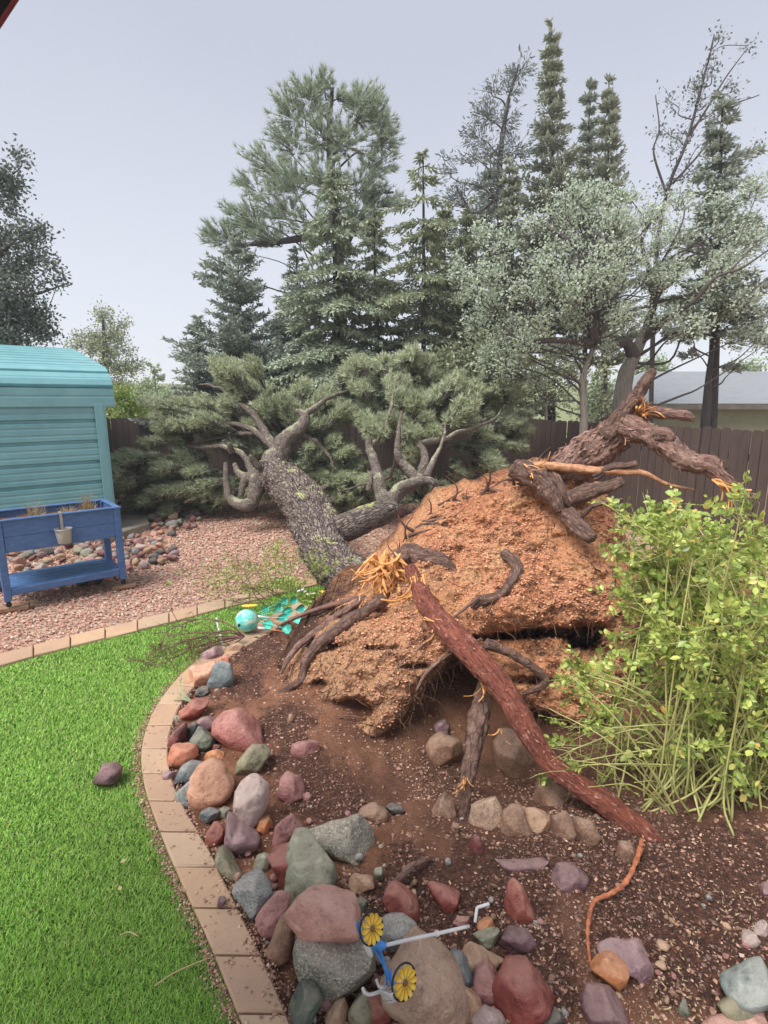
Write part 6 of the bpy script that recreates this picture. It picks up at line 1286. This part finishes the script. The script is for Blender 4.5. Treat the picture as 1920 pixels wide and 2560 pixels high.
# ---------------------------------------------------------------- river stones by the shed
def cobble_mesh(i):
    L_ = SPH2.copy() * [1, .78 + .2 * rng.random(), .5 + .2 * rng.random()]
    for _ in range(6):
        n_ = norm(rng.normal(size=3)); s_ = L_ @ n_; ov = np.maximum(s_ - np.quantile(s_, rng.uniform(.78, .92)), 0); L_ = L_ - (ov * .85)[:, None] * n_
    L_ = L_ + norm(L_) * (.10 * fbm(L_ * 1.6 + i * 9, 3))[:, None]; return L_
SPH2, SQ2, ST2 = sph(14, 8)
KINDS = [('pink', 'pinkish'), ('mauve', 'mauve'), ('maroon', 'dark red'), ('tan', 'tan'), ('sage', 'grey green'), ('granite', 'grey'), ('peach', 'peach'), ('dark', 'dark grey'), ('rose', 'dusty rose'), ('pale', 'pale')]
PROTO = []
for i in range(20):
    m_ = mk('river_stone', cobble_mesh(i), [SQ2, ST2], STONE[KINDS[i % 10][0]], None, True); PROTO.append(m_)
used = set()
def spread(poly, n, r0, r1, where, zpile=0.0):
    W = np.array([So(a, b)[:2] for a, b in poly]); got = []; tries = 0
    while len(got) < n and tries < 6000:
        tries += 1; q = W.min(0) + rng.random(2) * (W.max(0) - W.min(0))
        if not in_poly(q[:1], q[1:], W)[0]: continue
        r = rng.uniform(r0, r1) * (0.8 + .5 * rng.random() ** 3)
        if any((q[0] - g[0]) ** 2 + (q[1] - g[1]) ** 2 < (.72 * (r + g[2])) ** 2 for g in got): continue
        got.append((q[0], q[1], r))
    for x, y, r in got:
        i = int(rng.integers(20)); 
        if i in used: o = PROTO[i].copy(); COL.objects.link(o)
        else: o = PROTO[i]; used.add(i)
        o.location = (x, y, r * .22 + zpile * rng.random()); o.scale = (r, r, r); o.rotation_euler = (rng.normal() * .25, rng.normal() * .25, rng.random() * 6.28)
        q3 = np.array([x, y, -CAM_H]); sx = (960 + FPX * x / (q3 @ FWD)) / KS; sy = (1280 - FPX * (q3 @ UPV) / (q3 @ FWD)) / KS
        if 'planter' in where: zn = ('behind the front planter leg' if sx < 70 else 'below the bucket' if sx < 150 else 'by the rear planter leg' if sx < 240 else 'beside the planter' if sx < 310 else 'at the gravel edge by the planter') + (', nearer the shed' if sy < 1205 else ', nearer the lawn')
        elif 'slab' in where: zn = ('against the concrete slab' if sx < 330 else 'in the heap beyond the slab' if sx < 385 else 'at the gravel edge beyond the slab') + (', by the crown' if sy < 1100 else ', nearer the planter')
        else: zn = where
        nm_ = ('large ' if r > (r0 + r1) * .5 else 'small ') + ('flat ' if i >= 10 else 'rounded ') + KINDS[i % 10][1]
        tag(o, f'{nm_} river stone {zn}', 'river stone', f'{nm_} river stones {zn}')
spread([(20,1178),(130,1160),(230,1160),(300,1160),(378,1192),(392,1208),(330,1222),(282,1236),(230,1262),(150,1270),(60,1275),(20,1285)], 150, .062, .10, 'heaped under and beside the blue planter', .03)
spread([(330,1120),(262,1096),(250,1070),(300,1062),(370,1078),(405,1095),(440,1120),(425,1138),(380,1152),(350,1175),(325,1165)], 95, .07, .115, 'in the heap between the concrete slab and the gravel', .05)
spread([(860,1102),(905,1096),(935,1106),(905,1122),(868,1120)], 14, .08, .12, 'in the small pile behind the fallen trunk limb')
for i in range(20):
    if i not in used: bpy.data.objects.remove(PROTO[i])

# ---------------------------------------------------------------- fallen twig shrub, saplings, weeds
def twigs(name, label, cat, paths, mat, r0, leafm=None, lsize=.03, nside=7, base=None, lden=3, group=None):
    a = Acc(); aL = Acc(); base = paths[0][0] if base is None else base; t = thing(name, label, cat, base, group)
    for P in paths:
        C = catmull(np.array(P), 6); rr = np.linspace(r0, r0 * .3, len(C)); V, Q, T, U = tube(C, rr, 5, .15, 20); a.add(V, Q, T)
        n = nside; i = rng.integers(len(C) // 4, len(C), n); d = norm(np.gradient(C, axis=0)[i] * 1 + rng.normal(size=(n, 3)) * [.010, .010, .008] * 8 / max(1, 1)); d = norm(norm(np.gradient(C, axis=0)[i]) + rng.normal(size=(n, 3)) * .7)
        l = rng.uniform(.06, .22, n); S0 = C[i]; E = S0 + d * l[:, None]; M = (S0 + E) / 2 + rng.normal(size=(n, 3)) * .015; V, Q = tubes_bulk(S0, M, E, r0 * .42, r0 * .18); a.add(V, Q)
        d2 = norm(d[:, None] + rng.normal(size=(n, 3, 3)) * .6).reshape(-1, 3); S2 = np.repeat(M, 3, 0); E2 = S2 + d2 * rng.uniform(.03, .11, (len(S2), 1)); V, Q = tubes_bulk(S2, (S2 + E2) / 2, E2, r0 * .25, r0 * .12); a.add(V, Q)
        if leafm:
            Pp = np.repeat(np.vstack([E, E2, M]), lden, 0) + rng.normal(size=(lden * (len(E) * 2 + len(E2)), 3)) * .012; V, Q = leafquads(Pp, rng.normal(size=Pp.shape), lsize * rng.uniform(.6, 1.2, len(Pp)), lsize * .5); aL.add(V, Q)
    a.build('stems', mat, t)
    if leafm: aL.build('leaves', leafm, t, False)['kind'] = 'stuff'
    return t
def z7(x, y, lift=0.0): return gp(380 + .3134 * x, 1350 + .3134 * y, lift)
root = z7(735, 770, .10)
PTH = [[root, z7(640, 690, .2), z7(520, 640, .24), z7(350, 632, .24), z7(180, 655, .2), z7(90, 690, .15)], [root, z7(600, 740, .14), z7(400, 770, .12), z7(200, 820, .1), z7(0, 890, .06)], [root, z7(560, 770, .11), z7(330, 790, .1), z7(120, 870, .07), z7(-60, 930, .04)],
       [root, z7(600, 810, .1), z7(420, 860, .1), z7(300, 930, .08), z7(180, 1040, .06)], [root, z7(560, 800, .08), z7(350, 850, .06), z7(150, 900, .05), z7(-100, 1010, .03)], [root, z7(620, 720, .17), z7(500, 740, .18), z7(330, 740, .2), z7(150, 760, .2), z7(60, 720, .2)], [root, z7(500, 800, .1), z7(250, 900, .08), z7(60, 990, .05), z7(-120, 950, .05)], [z7(350, 632, .24), z7(130, 720, .16), z7(90, 800, .1), z7(60, 860, .08)], [root, z7(640, 830, .08), z7(480, 850, .06), z7(380, 900, .05)]]
twigs('bare_shrub', 'uprooted bare shrub with long brown twigs lying over the turf', 'shrub', PTH, M_REDTWIG, .008, F_YOUNG, .018, 12, root, 1)
PTH = [[z7(1000, 560, .05), z7(880, 450, .2), z7(790, 380, .28), z7(640, 400, .28), z7(540, 380, .3)], [z7(900, 520, .05), z7(820, 440, .16), z7(760, 300, .3), z7(690, 190, .4), z7(620, 130, .44)], [z7(1040, 470, .1), z7(920, 400, .22), z7(860, 280, .34), z7(820, 200, .4)], [z7(960, 480, .1), z7(800, 460, .14), z7(650, 470, .14), z7(560, 440, .16)], [z7(1020, 440, .1), z7(900, 380, .24), z7(760, 380, .3), z7(700, 290, .36)], [z7(890, 500, .1), z7(700, 500, .1), z7(500, 450, .12), z7(380, 400, .16)]]
twigs('sprouting_shrub', 'thin leaning shrub with tiny yellow green leaves in front of the gravel', 'shrub', PTH, M_REDTWIG, .006, F_YOUNG, .026, 12, z7(1000, 560, 0), 1)
PTH = [[z7(1000, 430, 0), z7(985, 250, .35), z7(990, 100, .6), z7(1000, 20, .75)], [z7(1010, 430, 0), z7(1060, 250, .3), z7(1050, 140, .5)], [z7(1000, 430, 0), z7(930, 280, .3), z7(880, 140, .5)], [z7(1330, 380, .05), z7(1310, 250, .3), z7(1270, 130, .5)], [z7(1340, 380, .05), z7(1350, 250, .3), z7(1420, 210, .4)], [z7(1000, 420, .0), z7(1120, 240, .3), z7(1160, 90, .6)]]
twigs('green_sapling', 'wispy upright green saplings beside the base of the fallen trunk', 'sapling', PTH, M_CANE, .005, M_WEED, .034, 12, z7(1000, 430, 0), 2)
for n_, (lb, cx, cy, rx, ry, n) in enumerate([('patch of low green weeds at the base of the trunk behind the aqua ornament', 1080, 385, 110, 40, 700), ('patch of green weed leaves under the white petalled ornament', 1270, 475, 110, 28, 500), ('thin scatter of yellowing weeds on the gravel before the trunk', 620, 260, 330, 130, 500), ('sparse weeds at the meeting of turf and gravel by the saplings', 860, 420, 120, 50, 260)]):
    P = np.array([z7(cx + rx * rng.normal() * .6, cy + ry * rng.normal() * .6) for _ in range(n // 3)]); P = np.repeat(P, 3, 0) + rng.normal(size=(len(P) * 3, 3)) * [.02, .02, 0]; P[:, 2] += .03 * rng.random(len(P)) * (2 if n_ != 2 else .6)
    V, Q = leafquads(P, rng.normal(size=P.shape) * [1, 1, .5] + [0, 0, .5], .05 * rng.uniform(.5, 1.2, len(P)), .024); tag(mk('weeds', V, [Q], M_WEED, None, False), lb, 'weeds', None, 'stuff')

# ---------------------------------------------------------------- rose bush
rb = S(1560, 1790, 2.75) * [1, 1, 0]; rose = thing('rose_bush', 'yellow green leafy rose bush with arching canes next to the root plate', 'bush', rb)
aC, aL = Acc(), Acc(); tips = []
for k in range(165):
    b = rb + np.array([rng.normal() * .30, rng.normal() * .16, 0]); b[2] = float(hgt(b[0], b[1])) + .0
    u = rng.random()
    if k < 20: tp = S(rng.uniform(1240, 1370), rng.uniform(1450, 1680), rng.uniform(2.7, 3.1))
    elif k < 55: tp = S(rng.uniform(1385, 1520), rng.uniform(1120, 1450), rng.uniform(2.9, 3.6))
    else: tp = S(rng.uniform(1450, 1880), rng.uniform(1120, 1650) , rng.uniform(2.45, 3.5))
    mid = b * .45 + tp * .55 + [0, 0, .16 * np.linalg.norm(tp - b)] + rng.normal(size=3) * .05; end = tp + (tp - mid) * .22 + [0, 0, -.04]
    C = catmull(np.array([b, b * .7 + mid * .3 + rng.normal(size=3) * .06, mid, tp, end]), 6); V, Q, T, U = tube(C, np.linspace(.0066, .0028, len(C)), 5, .1, 20); aC.add(V, Q, T)
    n = 12; i = rng.integers(len(C) // 3, len(C), n); d = norm(norm(np.gradient(C, axis=0)[i]) + rng.normal(size=(n, 3)) * .8); l = rng.uniform(.05, .24, n); S0 = C[i]; E = S0 + d * l[:, None]; M = (S0 + E) / 2 + rng.normal(size=(n, 3)) * .012
    V, Q = tubes_bulk(S0, M, E, .0024, .0012, 4); aC.add(V, Q); tips += [(a_, b_) for a_, b_ in zip(S0, E)]
S0 = np.array([t[0] for t in tips]); E0 = np.array([t[1] for t in tips])
scr = E0; keep = rng.random(len(E0)) < np.clip(.18 + .55 * (E0[:, 2] - .15) / .7, .14, .74); S0, E0 = S0[keep], E0[keep]
for f in (.45, .75, 1.0):
    B = S0 + (E0 - S0) * f; n = len(B); D = norm(norm(E0 - S0) + rng.normal(size=(n, 3)) * .6 + [0, 0, .15]); Sd = norm(np.cross(D, rng.normal(size=(n, 3)) + [0, 0, 1.5]))
    Ln = rng.uniform(.05, .09, n)
    for (fo, sg) in ((1.0, 0), (.6, 1), (.6, -1), (.28, 1), (.28, -1)):
        p = B + D * (Ln * fo)[:, None]; dd = norm(D * (1.0 if sg == 0 else .45) + Sd * sg * .9 + rng.normal(size=(n, 3)) * .15); l = .038 * rng.uniform(.5, 1.4, n); w = l * .62
        up = norm(np.cross(Sd, D)); s2 = norm(np.cross(dd, up + rng.normal(size=(n, 3)) * .3)); nn2 = np.cross(s2, dd)
        pts = [p, p + dd * (l * .25)[:, None] + s2 * (w * .42)[:, None] + nn2 * (w * .12)[:, None], p + dd * (l * .6)[:, None] + s2 * (w * .5)[:, None] + nn2 * (w * .14)[:, None], p + dd * l[:, None], p + dd * (l * .6)[:, None] - s2 * (w * .5)[:, None] + nn2 * (w * .14)[:, None], p + dd * (l * .25)[:, None] - s2 * (w * .42)[:, None] + nn2 * (w * .12)[:, None]]
        V = np.stack(pts, 1).reshape(-1, 3); st_ = (np.arange(n) * 6)[:, None]; aL.add(V, np.vstack([st_ + [0, 1, 2, 3], st_ + [0, 3, 4, 5]]))
    V, Q = tubes_bulk(B, B + D * (Ln * .5)[:, None], B + D * Ln[:, None], .0012, .0008); aC.add(V, Q)
for a, b, Y in ((1210, 1440, 2.9), (1185, 1530, 2.8), (1230, 1640, 2.6), (1270, 1700, 2.5), (1370, 1690, 2.45), (1330, 1620, 2.6)):
    C = catmull(np.array([S(1480, 1790, 2.55), S((1480 + a) / 2, (1760 + b) / 2 - 30, 2.6), S(a, b, Y)]), 8); V, Q, T, U = tube(C, np.linspace(.006, .0022, len(C)), 5, .1, 20); aC.add(V, Q, T)
aC.build('canes', M_CANE, rose)['kind'] = 'stuff'; aL.build('leaves', F_ROSE, rose, False)['kind'] = 'stuff'

# ---------------------------------------------------------------- bicycle wind spinner
def z4(x, y, t): q = np.array([860 + .33755 * x, 1950 + .33755 * y]); d = ray(*q); return np.array([0, 0, CAM_H]) + d * t   # t: distance along the view axis
def ring(acc, c, ax, ay, r, n=28):
    a = np.linspace(0, 2*np.pi, n + 1); P = c + ax * np.cos(a)[:, None] + ay * np.sin(a)[:, None]; V, Q, T, U = tube(P, r, 6, cap=False); acc.add(V, Q)
bt = 1.80
bik = thing('bicycle_spinner', 'toppled blue metal bicycle ornament with yellow flower wheels and a white stake', 'garden ornament', z4(320, 1300, bt))
def flower(cx, cy, rx, ry, tilt, t):
    c = z4(cx, cy, t); k = .33755 / FPX * t; ct, st_ = math.cos(tilt), math.sin(tilt)
    ax = (RGT * ct + UPV * st_) * rx * k + FWD * rx * k * .8; ay = (-RGT * st_ + UPV * ct) * ry * k; nrmv = norm(np.cross(ax, ay)); nrmv = -nrmv if nrmv @ FWD > 0 else nrmv
    a = Acc(); ring(a, c - nrmv * .002, ax, ay, .0032); w = a.build('wheel', M_BLACK, bik)
    for j in range(12):
        th = 2 * np.pi * j / 12 + .15; u = ax * math.cos(th) + ay * math.sin(th); v = -ax * math.sin(th) + ay * math.cos(th); pr = [(.16, 0), (.45, .10), (.72, .17), (.88, .14), (.96, 0), (.88, -.14), (.72, -.17), (.45, -.10)]
        V = np.array([c + u * p + v * q + nrmv * (.003 + .004 * p + s * .0016) for s in (1, -1) for p, q in pr]); n = 8; Fs = [[i, (i+1) % n, n + (i+1) % n, n + i] for i in range(n)]; mk('petal', V, [np.array(Fs), np.array([[0, 1, 2, 3], [0, 3, 4, 5], [0, 5, 6, 7]]), np.array([[8, 11, 10, 9], [8, 13, 12, 11], [8, 15, 14, 13]])], M_YELLOW, w)
    th = np.linspace(0, 2*np.pi, 17)[:-1]; V = np.vstack([c + nrmv * .012] + [c + (ax * math.cos(q) + ay * math.sin(q)) * f + nrmv * h for f, h in ((.14, .010), (.2, .004)) for q in th]); i = np.arange(16); mk('flower_disc', V, [np.stack([1 + i, 17 + i, 17 + (i + 1) % 16, 1 + (i + 1) % 16], 1), np.stack([0 * i, 1 + i, 1 + (i + 1) % 16], 1)], M_BROWNE, w)
    return c
rw = flower(205, 1098, 78, 112, .35, bt - .02); fw = flower(447, 1497, 86, 120, .28, bt - .07)
a = Acc()
def wire(pts, r, acc=a, n=6): V, Q, T, U = tube(catmull(np.array([z4(*p) for p in pts]), 5), r, 7); acc.add(V, Q, T)
wire([(100, 1050, bt), (105, 1105, bt), (150, 1180, bt), (210, 1225, bt), (290, 1240, bt)], .0048); wire([(205, 1098, bt), (235, 1180, bt), (260, 1235, bt)], .0045)
wire([(215, 1240, bt), (265, 1320, bt), (305, 1400, bt), (318, 1530, bt - .02)], .0048); wire([(260, 1235, bt), (290, 1330, bt), (310, 1400, bt), (350, 1510, bt - .03)], .0048); wire([(300, 1370, bt), (340, 1470, bt - .02), (390, 1570, bt - .04), (470, 1625, bt - .05)], .0048); wire([(345, 1400, bt), (350, 1460, bt - .03), (380, 1510, bt - .05), (447, 1497, bt - .06)], .0042)
wire([(225, 1225, bt), (255, 1215, bt - .005), (300, 1230, bt)], .013); wire([(285, 1240, bt), (250, 1235, bt)], .012)
a.build('frame', M_SKYBLUE, bik)
def flatdisc(name, c, ax, ay, th, mat, par, n=18):
    nv = norm(np.cross(ax, ay)); q = np.linspace(0, 2*np.pi, n + 1)[:-1]; V = np.vstack([c + nv * th] + [c + (ax * math.cos(t) + ay * math.sin(t)) * f + nv * h for f, h in ((.8, th), (1, 0), (.8, -th)) for t in q] + [c - nv * th]); i = np.arange(n); j = (i + 1) % n
    return mk(name, V, [np.vstack([np.stack([1 + l*n + i, 1 + (l+1)*n + i, 1 + (l+1)*n + j, 1 + l*n + j], 1) for l in (0, 1)]), np.vstack([np.stack([0*i, 1 + i, 1 + j], 1), np.stack([0*i + 1 + 3*n, 1 + 2*n + j, 1 + 2*n + i], 1)])], mat, par)
kq = .33755 / FPX * bt
flatdisc('saddle', z4(180, 1258, bt - .01), (RGT * .86 - UPV * .5) * 20 * kq + RGT * 12 * kq, (UPV * .95 - RGT * .3) * 62 * kq, .004, M_WHITE, bik)
a = Acc(); wire([(318, 1545, bt - .03), (270, 1565, bt - .05), (190, 1590, bt - .07), (150, 1570, bt - .08), (138, 1540, bt - .08)], .0052, a); wire([(300, 1540, bt - .02), (265, 1535, bt - .01), (250, 1510, bt), (240, 1480, bt)], .0048, a); a.build('handlebar', M_WHITE, bik)
a = Acc(); T_ = [z4(x, y, t) for x, y, t in ((265, 1560, bt - .07), (335, 1520, bt - .02), (400, 1545, bt - .07), (345, 1590, bt - .11))]; B_ = [z4(x, y, t) for x, y, t in ((310, 1650, bt - .06), (355, 1610, bt - .03), (410, 1600, bt - .07), (365, 1640, bt - .1))]
def bar(p, q, r=.0022): V, Q, T, U = tube(np.array([p, (p + q) / 2, q]), r, 5); a.add(V, Q, T)
for i in range(4):
    j = (i + 1) % 4
    for f in (0, .33, .66, 1): bar(T_[i] * (1 - f) + B_[i] * f, T_[j] * (1 - f) + B_[j] * f, .0032 if f in (0, 1) else .0022)
    for f in (0, .25, .5, .75): bar(T_[i] * (1 - f) + T_[j] * f, B_[i] * (1 - f) + B_[j] * f)
a.build('basket', M_WHITE, bik)
a = Acc(); wire([(300, 1226, bt), (500, 1178, bt + .04), (700, 1135, bt + .09), (925, 1083, bt + .17)], .0062, a); wire([(680, 1141, bt + .085), (700, 1135, bt + .09)], .0095, a); a.build('stake', M_WHITE, bik)
a = Acc(); pw = [z4(x, y, t) for x, y, t in ((970, 1052, bt + .26), (985, 945, bt + .3), (1074, 917, bt + .3))]
for i in (0, 1): V, Q, T, U = tube(np.array([pw[i], (pw[i] + pw[i+1]) / 2, pw[i+1]]), .0062, 7); a.add(V, Q, T)
tag(a.build('bent_rod', M_WHITE, None, loc=pw[0]), 'bent white metal rod poking out of the dark soil', 'metal rod')

# ---------------------------------------------------------------- aqua ornament on the turf
oc = z7(758, 640, .155); orn = thing('aqua_ornament', 'teal and cream enamel ball with aqua teardrop feathers lying by the mound', 'garden ornament', oc)
a_ = np.linspace(0, np.pi, 15); V, Q = lathe(np.c_[.108 * np.sin(a_) + 1e-4, -.108 * np.cos(a_)], oc, 28); mk('ball', V, [Q], M_MARBLE, orn)
to = norm(np.array([0, 0, CAM_H]) - oc)
flatdisc('eye', z7(695, 680, .19) + to * .01, RGT * .014, UPV * .016, .004, M_BLACK, orn); flatdisc('beak', z7(780, 523, .30), RGT * .085 + UPV * .004, FWD * .02 + UPV * .006, .006, M_YELLOW, orn)
for x0, y0, x, y in ((855, 585, 905, 550), (870, 575, 1050, 490), (870, 590, 1005, 540), (1010, 520, 1125, 485), (865, 600, 1075, 570), (1060, 575, 1180, 550), (870, 620, 1150, 632), (850, 630, 1035, 622), (855, 650, 915, 670), (880, 665, 1065, 706)):
    p0, p1 = z7(x0, y0, .14), z7(x, y, .13); d = norm(p1 - p0); V, Q, T, U = tube(np.array([p0, (p0 + p1) / 2 + [0, 0, .008], p1]), .0045, 6); f = mk('feather', V, [Q, T], M_AQUA, orn)
    s_ = norm(np.cross(d, to)); pr = [(-.055, 0), (-.02, .026), (.015, .042), (.045, .036), (.062, 0), (.045, -.036), (.015, -.042), (-.02, -.026)]; n = 8
    V = np.array([p1 + d * u * 1.05 + s_ * w * 1.05 + to * (h + .003 * sg) for sg in (1, -1) for u, w, h in [(u, w, .012 * (abs(w) / .04) ** 2) for u, w in pr]]); Fs = [[i, (i+1) % n, n + (i+1) % n, n + i] for i in range(n)]
    mk('feather_tip', V, [np.array(Fs), np.array([[0, 1, 7, 0]])[:0], np.array([[1, 2, 6, 7], [2, 3, 5, 6]]), np.array([[9, 15, 14, 10], [10, 14, 13, 11]]), np.array([[0, 1, 7], [3, 4, 5], [8, 15, 9], [11, 13, 12]])], M_AQUA, f)
for (x0, y0, x1, y1, x2, y2) in ((845, 608, 940, 622, 1195, 672), (845, 700, 940, 712, 1110, 742)):
    for nm, m_, (p, q) in (('leg_sleeve', M_WHITE, ((x0, y0), (x1, y1))), ('leg_rod', M_ORANGE, ((x1, y1), (x2, y2)))):
        p, q = z7(*p, .1), z7(*q, .07); V, Q, T, U = tube(np.array([p, (p + q) / 2, q]), .013 if nm == 'leg_sleeve' else .006, 8); mk(nm, V, [Q, T], m_, orn)
fl = z7(1240, 420, .06); fo = thing('flower_ornament', 'small ornament with white petals and one yellow petal by the base of the trunk', 'garden ornament', fl)
for x, y, m_ in ((1170, 405, M_WHITE), (1200, 395, M_WHITE), (1220, 412, M_WHITE), (1235, 435, M_WHITE), (1265, 432, M_WHITE), (1290, 428, M_WHITE), (1352, 420, M_YELLOW)):
    s_ = 2.0 if m_ is M_YELLOW else 1.0; p = z7(x, y, .06); d = norm(fl - p + rng.normal(size=3) * .02); flatdisc('petal', p, RGT * .022 * s_ + UPV * .006, (UPV * .012 + FWD * .012) * s_, .003, m_, fo, 12)
p = [z7(515, 622, .12), z7(540, 740, .07), z7(578, 868, .03)]; V, Q, T, U = tube(catmull(np.array(p), 8), .0105, 10); gr_ = mk('garden_rod', V, [Q, T], M_WHITE, None, True, loc=p[2]); tag(gr_, 'white rod with grey bands leaning by the turf edge among twigs', 'garden rod')
C = catmull(np.array(p), 8); a = Acc()
for i in range(2, 16, 3): V, Q, T, U = tube(np.array([C[i], (C[i] * .6 + C[i+1] * .4), C[i] * .3 + C[i+1] * .7]), .0112, 10); a.add(V, Q, T)
a.build('grey_bands', M_GALV, gr_)['kind'] = 'stuff'
# leek-like leaf on the edging
lk = gp(300 + .3978 * 450, 1500 + .3978 * 640, .03); t = thing('green_leaf_plant', 'pale green strap leaf curling over the curved edging', 'plant', lk)
for pts in ([(455, 640, .03), (410, 600, .07), (380, 540, .1), (385, 480, .08)], [(450, 640, .03), (400, 625, .045), (340, 628, .04)], [(440, 630, .03), (380, 610, .05), (360, 570, .06)]):
    C = catmull(np.array([gp(300 + .3978 * x, 1500 + .3978 * y, z) for x, y, z in pts]), 8); V, Q, T, U = tube(C, np.linspace(.009, .003, len(C)), 6); mk('leaf', V, [Q, T], F_FAR, t)
# litter on the turf
for pts, lb in (([(385, 2465), (440, 2430), (520, 2395)], 'long dry straw lying on the turf near the edging'), ([(300, 2338), (322, 2330), (345, 2340)], 'short curled straw on the turf')):
    C = catmull(np.array([on(x, y, .034) for x, y in pts]), 8); V, Q, T, U = tube(C, .0028, 5); tag(mk('straw', V, [Q, T], M_STRAW, None, loc=C[0]), lb, 'straw')
for x, y, lb in ((300, 2158, 'small yellow leaf on the turf'), (298, 2215, 'small tan leaf lying lower on the turf'), (462, 2232, 'curled brown leaf against the outside of the edging')):
    c = on(x, y, .035); V, Q = leafquads(c[None], rng.normal(size=(1, 3)) * [1, 1, .1], .035, .02, np.array([0, 0, 1.0])); tag(mk('dead_leaf', V, [Q], M_STRAW, None, False, loc=c), lb, 'leaf')

# ---------------------------------------------------------------- parasol whose edge shows above
pc = np.array([-1.62, 0.10, 2.62]); par = thing('rain_umbrella', 'navy parasol with maroon piping, only its rim showing at the top corner of the photo', 'umbrella', (pc[0], pc[1], 0))  # rain umbrella held at the camera, drawn on a standing pole and base
rim = S(28, 12, 1.15); Rr = float(np.hypot(rim[0] - pc[0], rim[1] - pc[1])); zr = rim[2]
aa = np.linspace(0, 2*np.pi, 49)[:-1]; V = [np.array([pc[0], pc[1], zr + .42])]; nr = 6
for k in range(1, nr + 1):
    f = k / nr
    for t in aa: sag = 1 - .0 * f * (1 - math.cos((t % (np.pi / 4) - np.pi / 8) * 8 * .5 * 2 / 2)) * .5; V.append(np.array([pc[0] + Rr * f * sag * math.cos(t), pc[1] + Rr * f * sag * math.sin(t), zr + .42 * (1 - f ** 1.7)]))
V = np.array(V); i = np.arange(48); j = (i + 1) % 48
o = mk('canopy', V, [np.vstack([np.stack([1 + k*48 + i, 1 + (k+1)*48 + i, 1 + (k+1)*48 + j, 1 + k*48 + j], 1) for k in range(nr - 1)]), np.stack([0*i, 1 + i, 1 + j], 1)], M_NAVY, par); md = o.modifiers.new('t', 'SOLIDIFY'); md.thickness = .004
e = V[1 + (nr - 1) * 48:]; Vt, Qt, Tt, Ut = tube(np.vstack([e, e[:1]]), .0055, 8, cap=False); mk('piping', Vt, [Qt], M_MAROON, par)
Vt, Qt, Tt, Ut = tube(np.array([[pc[0], pc[1], 0.0], [pc[0], pc[1], 1.2], [pc[0], pc[1], zr + .40]]), .019, 12); mk('pole', Vt, [Qt, Tt], M_WHITE, par)
Vt, Qt = lathe([(.001, .07), (.04, .07), (.05, .05), (.24, .04), (.25, .0)], (pc[0], pc[1], 0)); mk('base', Vt, [Qt], M_BLACK, par)
for k in range(8):
    t = aa[k * 6]; q = e[k * 6]; Vt, Qt, Tt, Ut = tube(np.array([[pc[0], pc[1], zr + .38], (q + [pc[0], pc[1], zr + .55]) / 2 - [0, 0, .07], q - [0, 0, .006]]), .005, 6); rb_ = mk('rib', Vt, [Qt, Tt], M_WHITE, par)

# ---------------------------------------------------------------- the misty air
hb = boxmesh('haze', (0, 30, 6.3), (121.5, 0, 0), (0, 91.5, 0), (0, 0, 8.2), None, None, 0); hb['kind'] = 'stuff'
hm = bpy.data.materials.new('misty air'); hm.use_nodes = True; hn = hm.node_tree; hn.nodes.clear(); ho = hn.nodes.new('ShaderNodeOutputMaterial'); hv_ = hn.nodes.new('ShaderNodeVolumePrincipled')
hv_.inputs['Color'].default_value = (0.86, 0.89, 0.95, 1); hv_.inputs['Density'].default_value = 0.0026; hv_.inputs['Anisotropy'].default_value = 0.0; hn.links.new(hv_.outputs[0], ho.inputs['Volume']); hb.data.materials.append(hm)
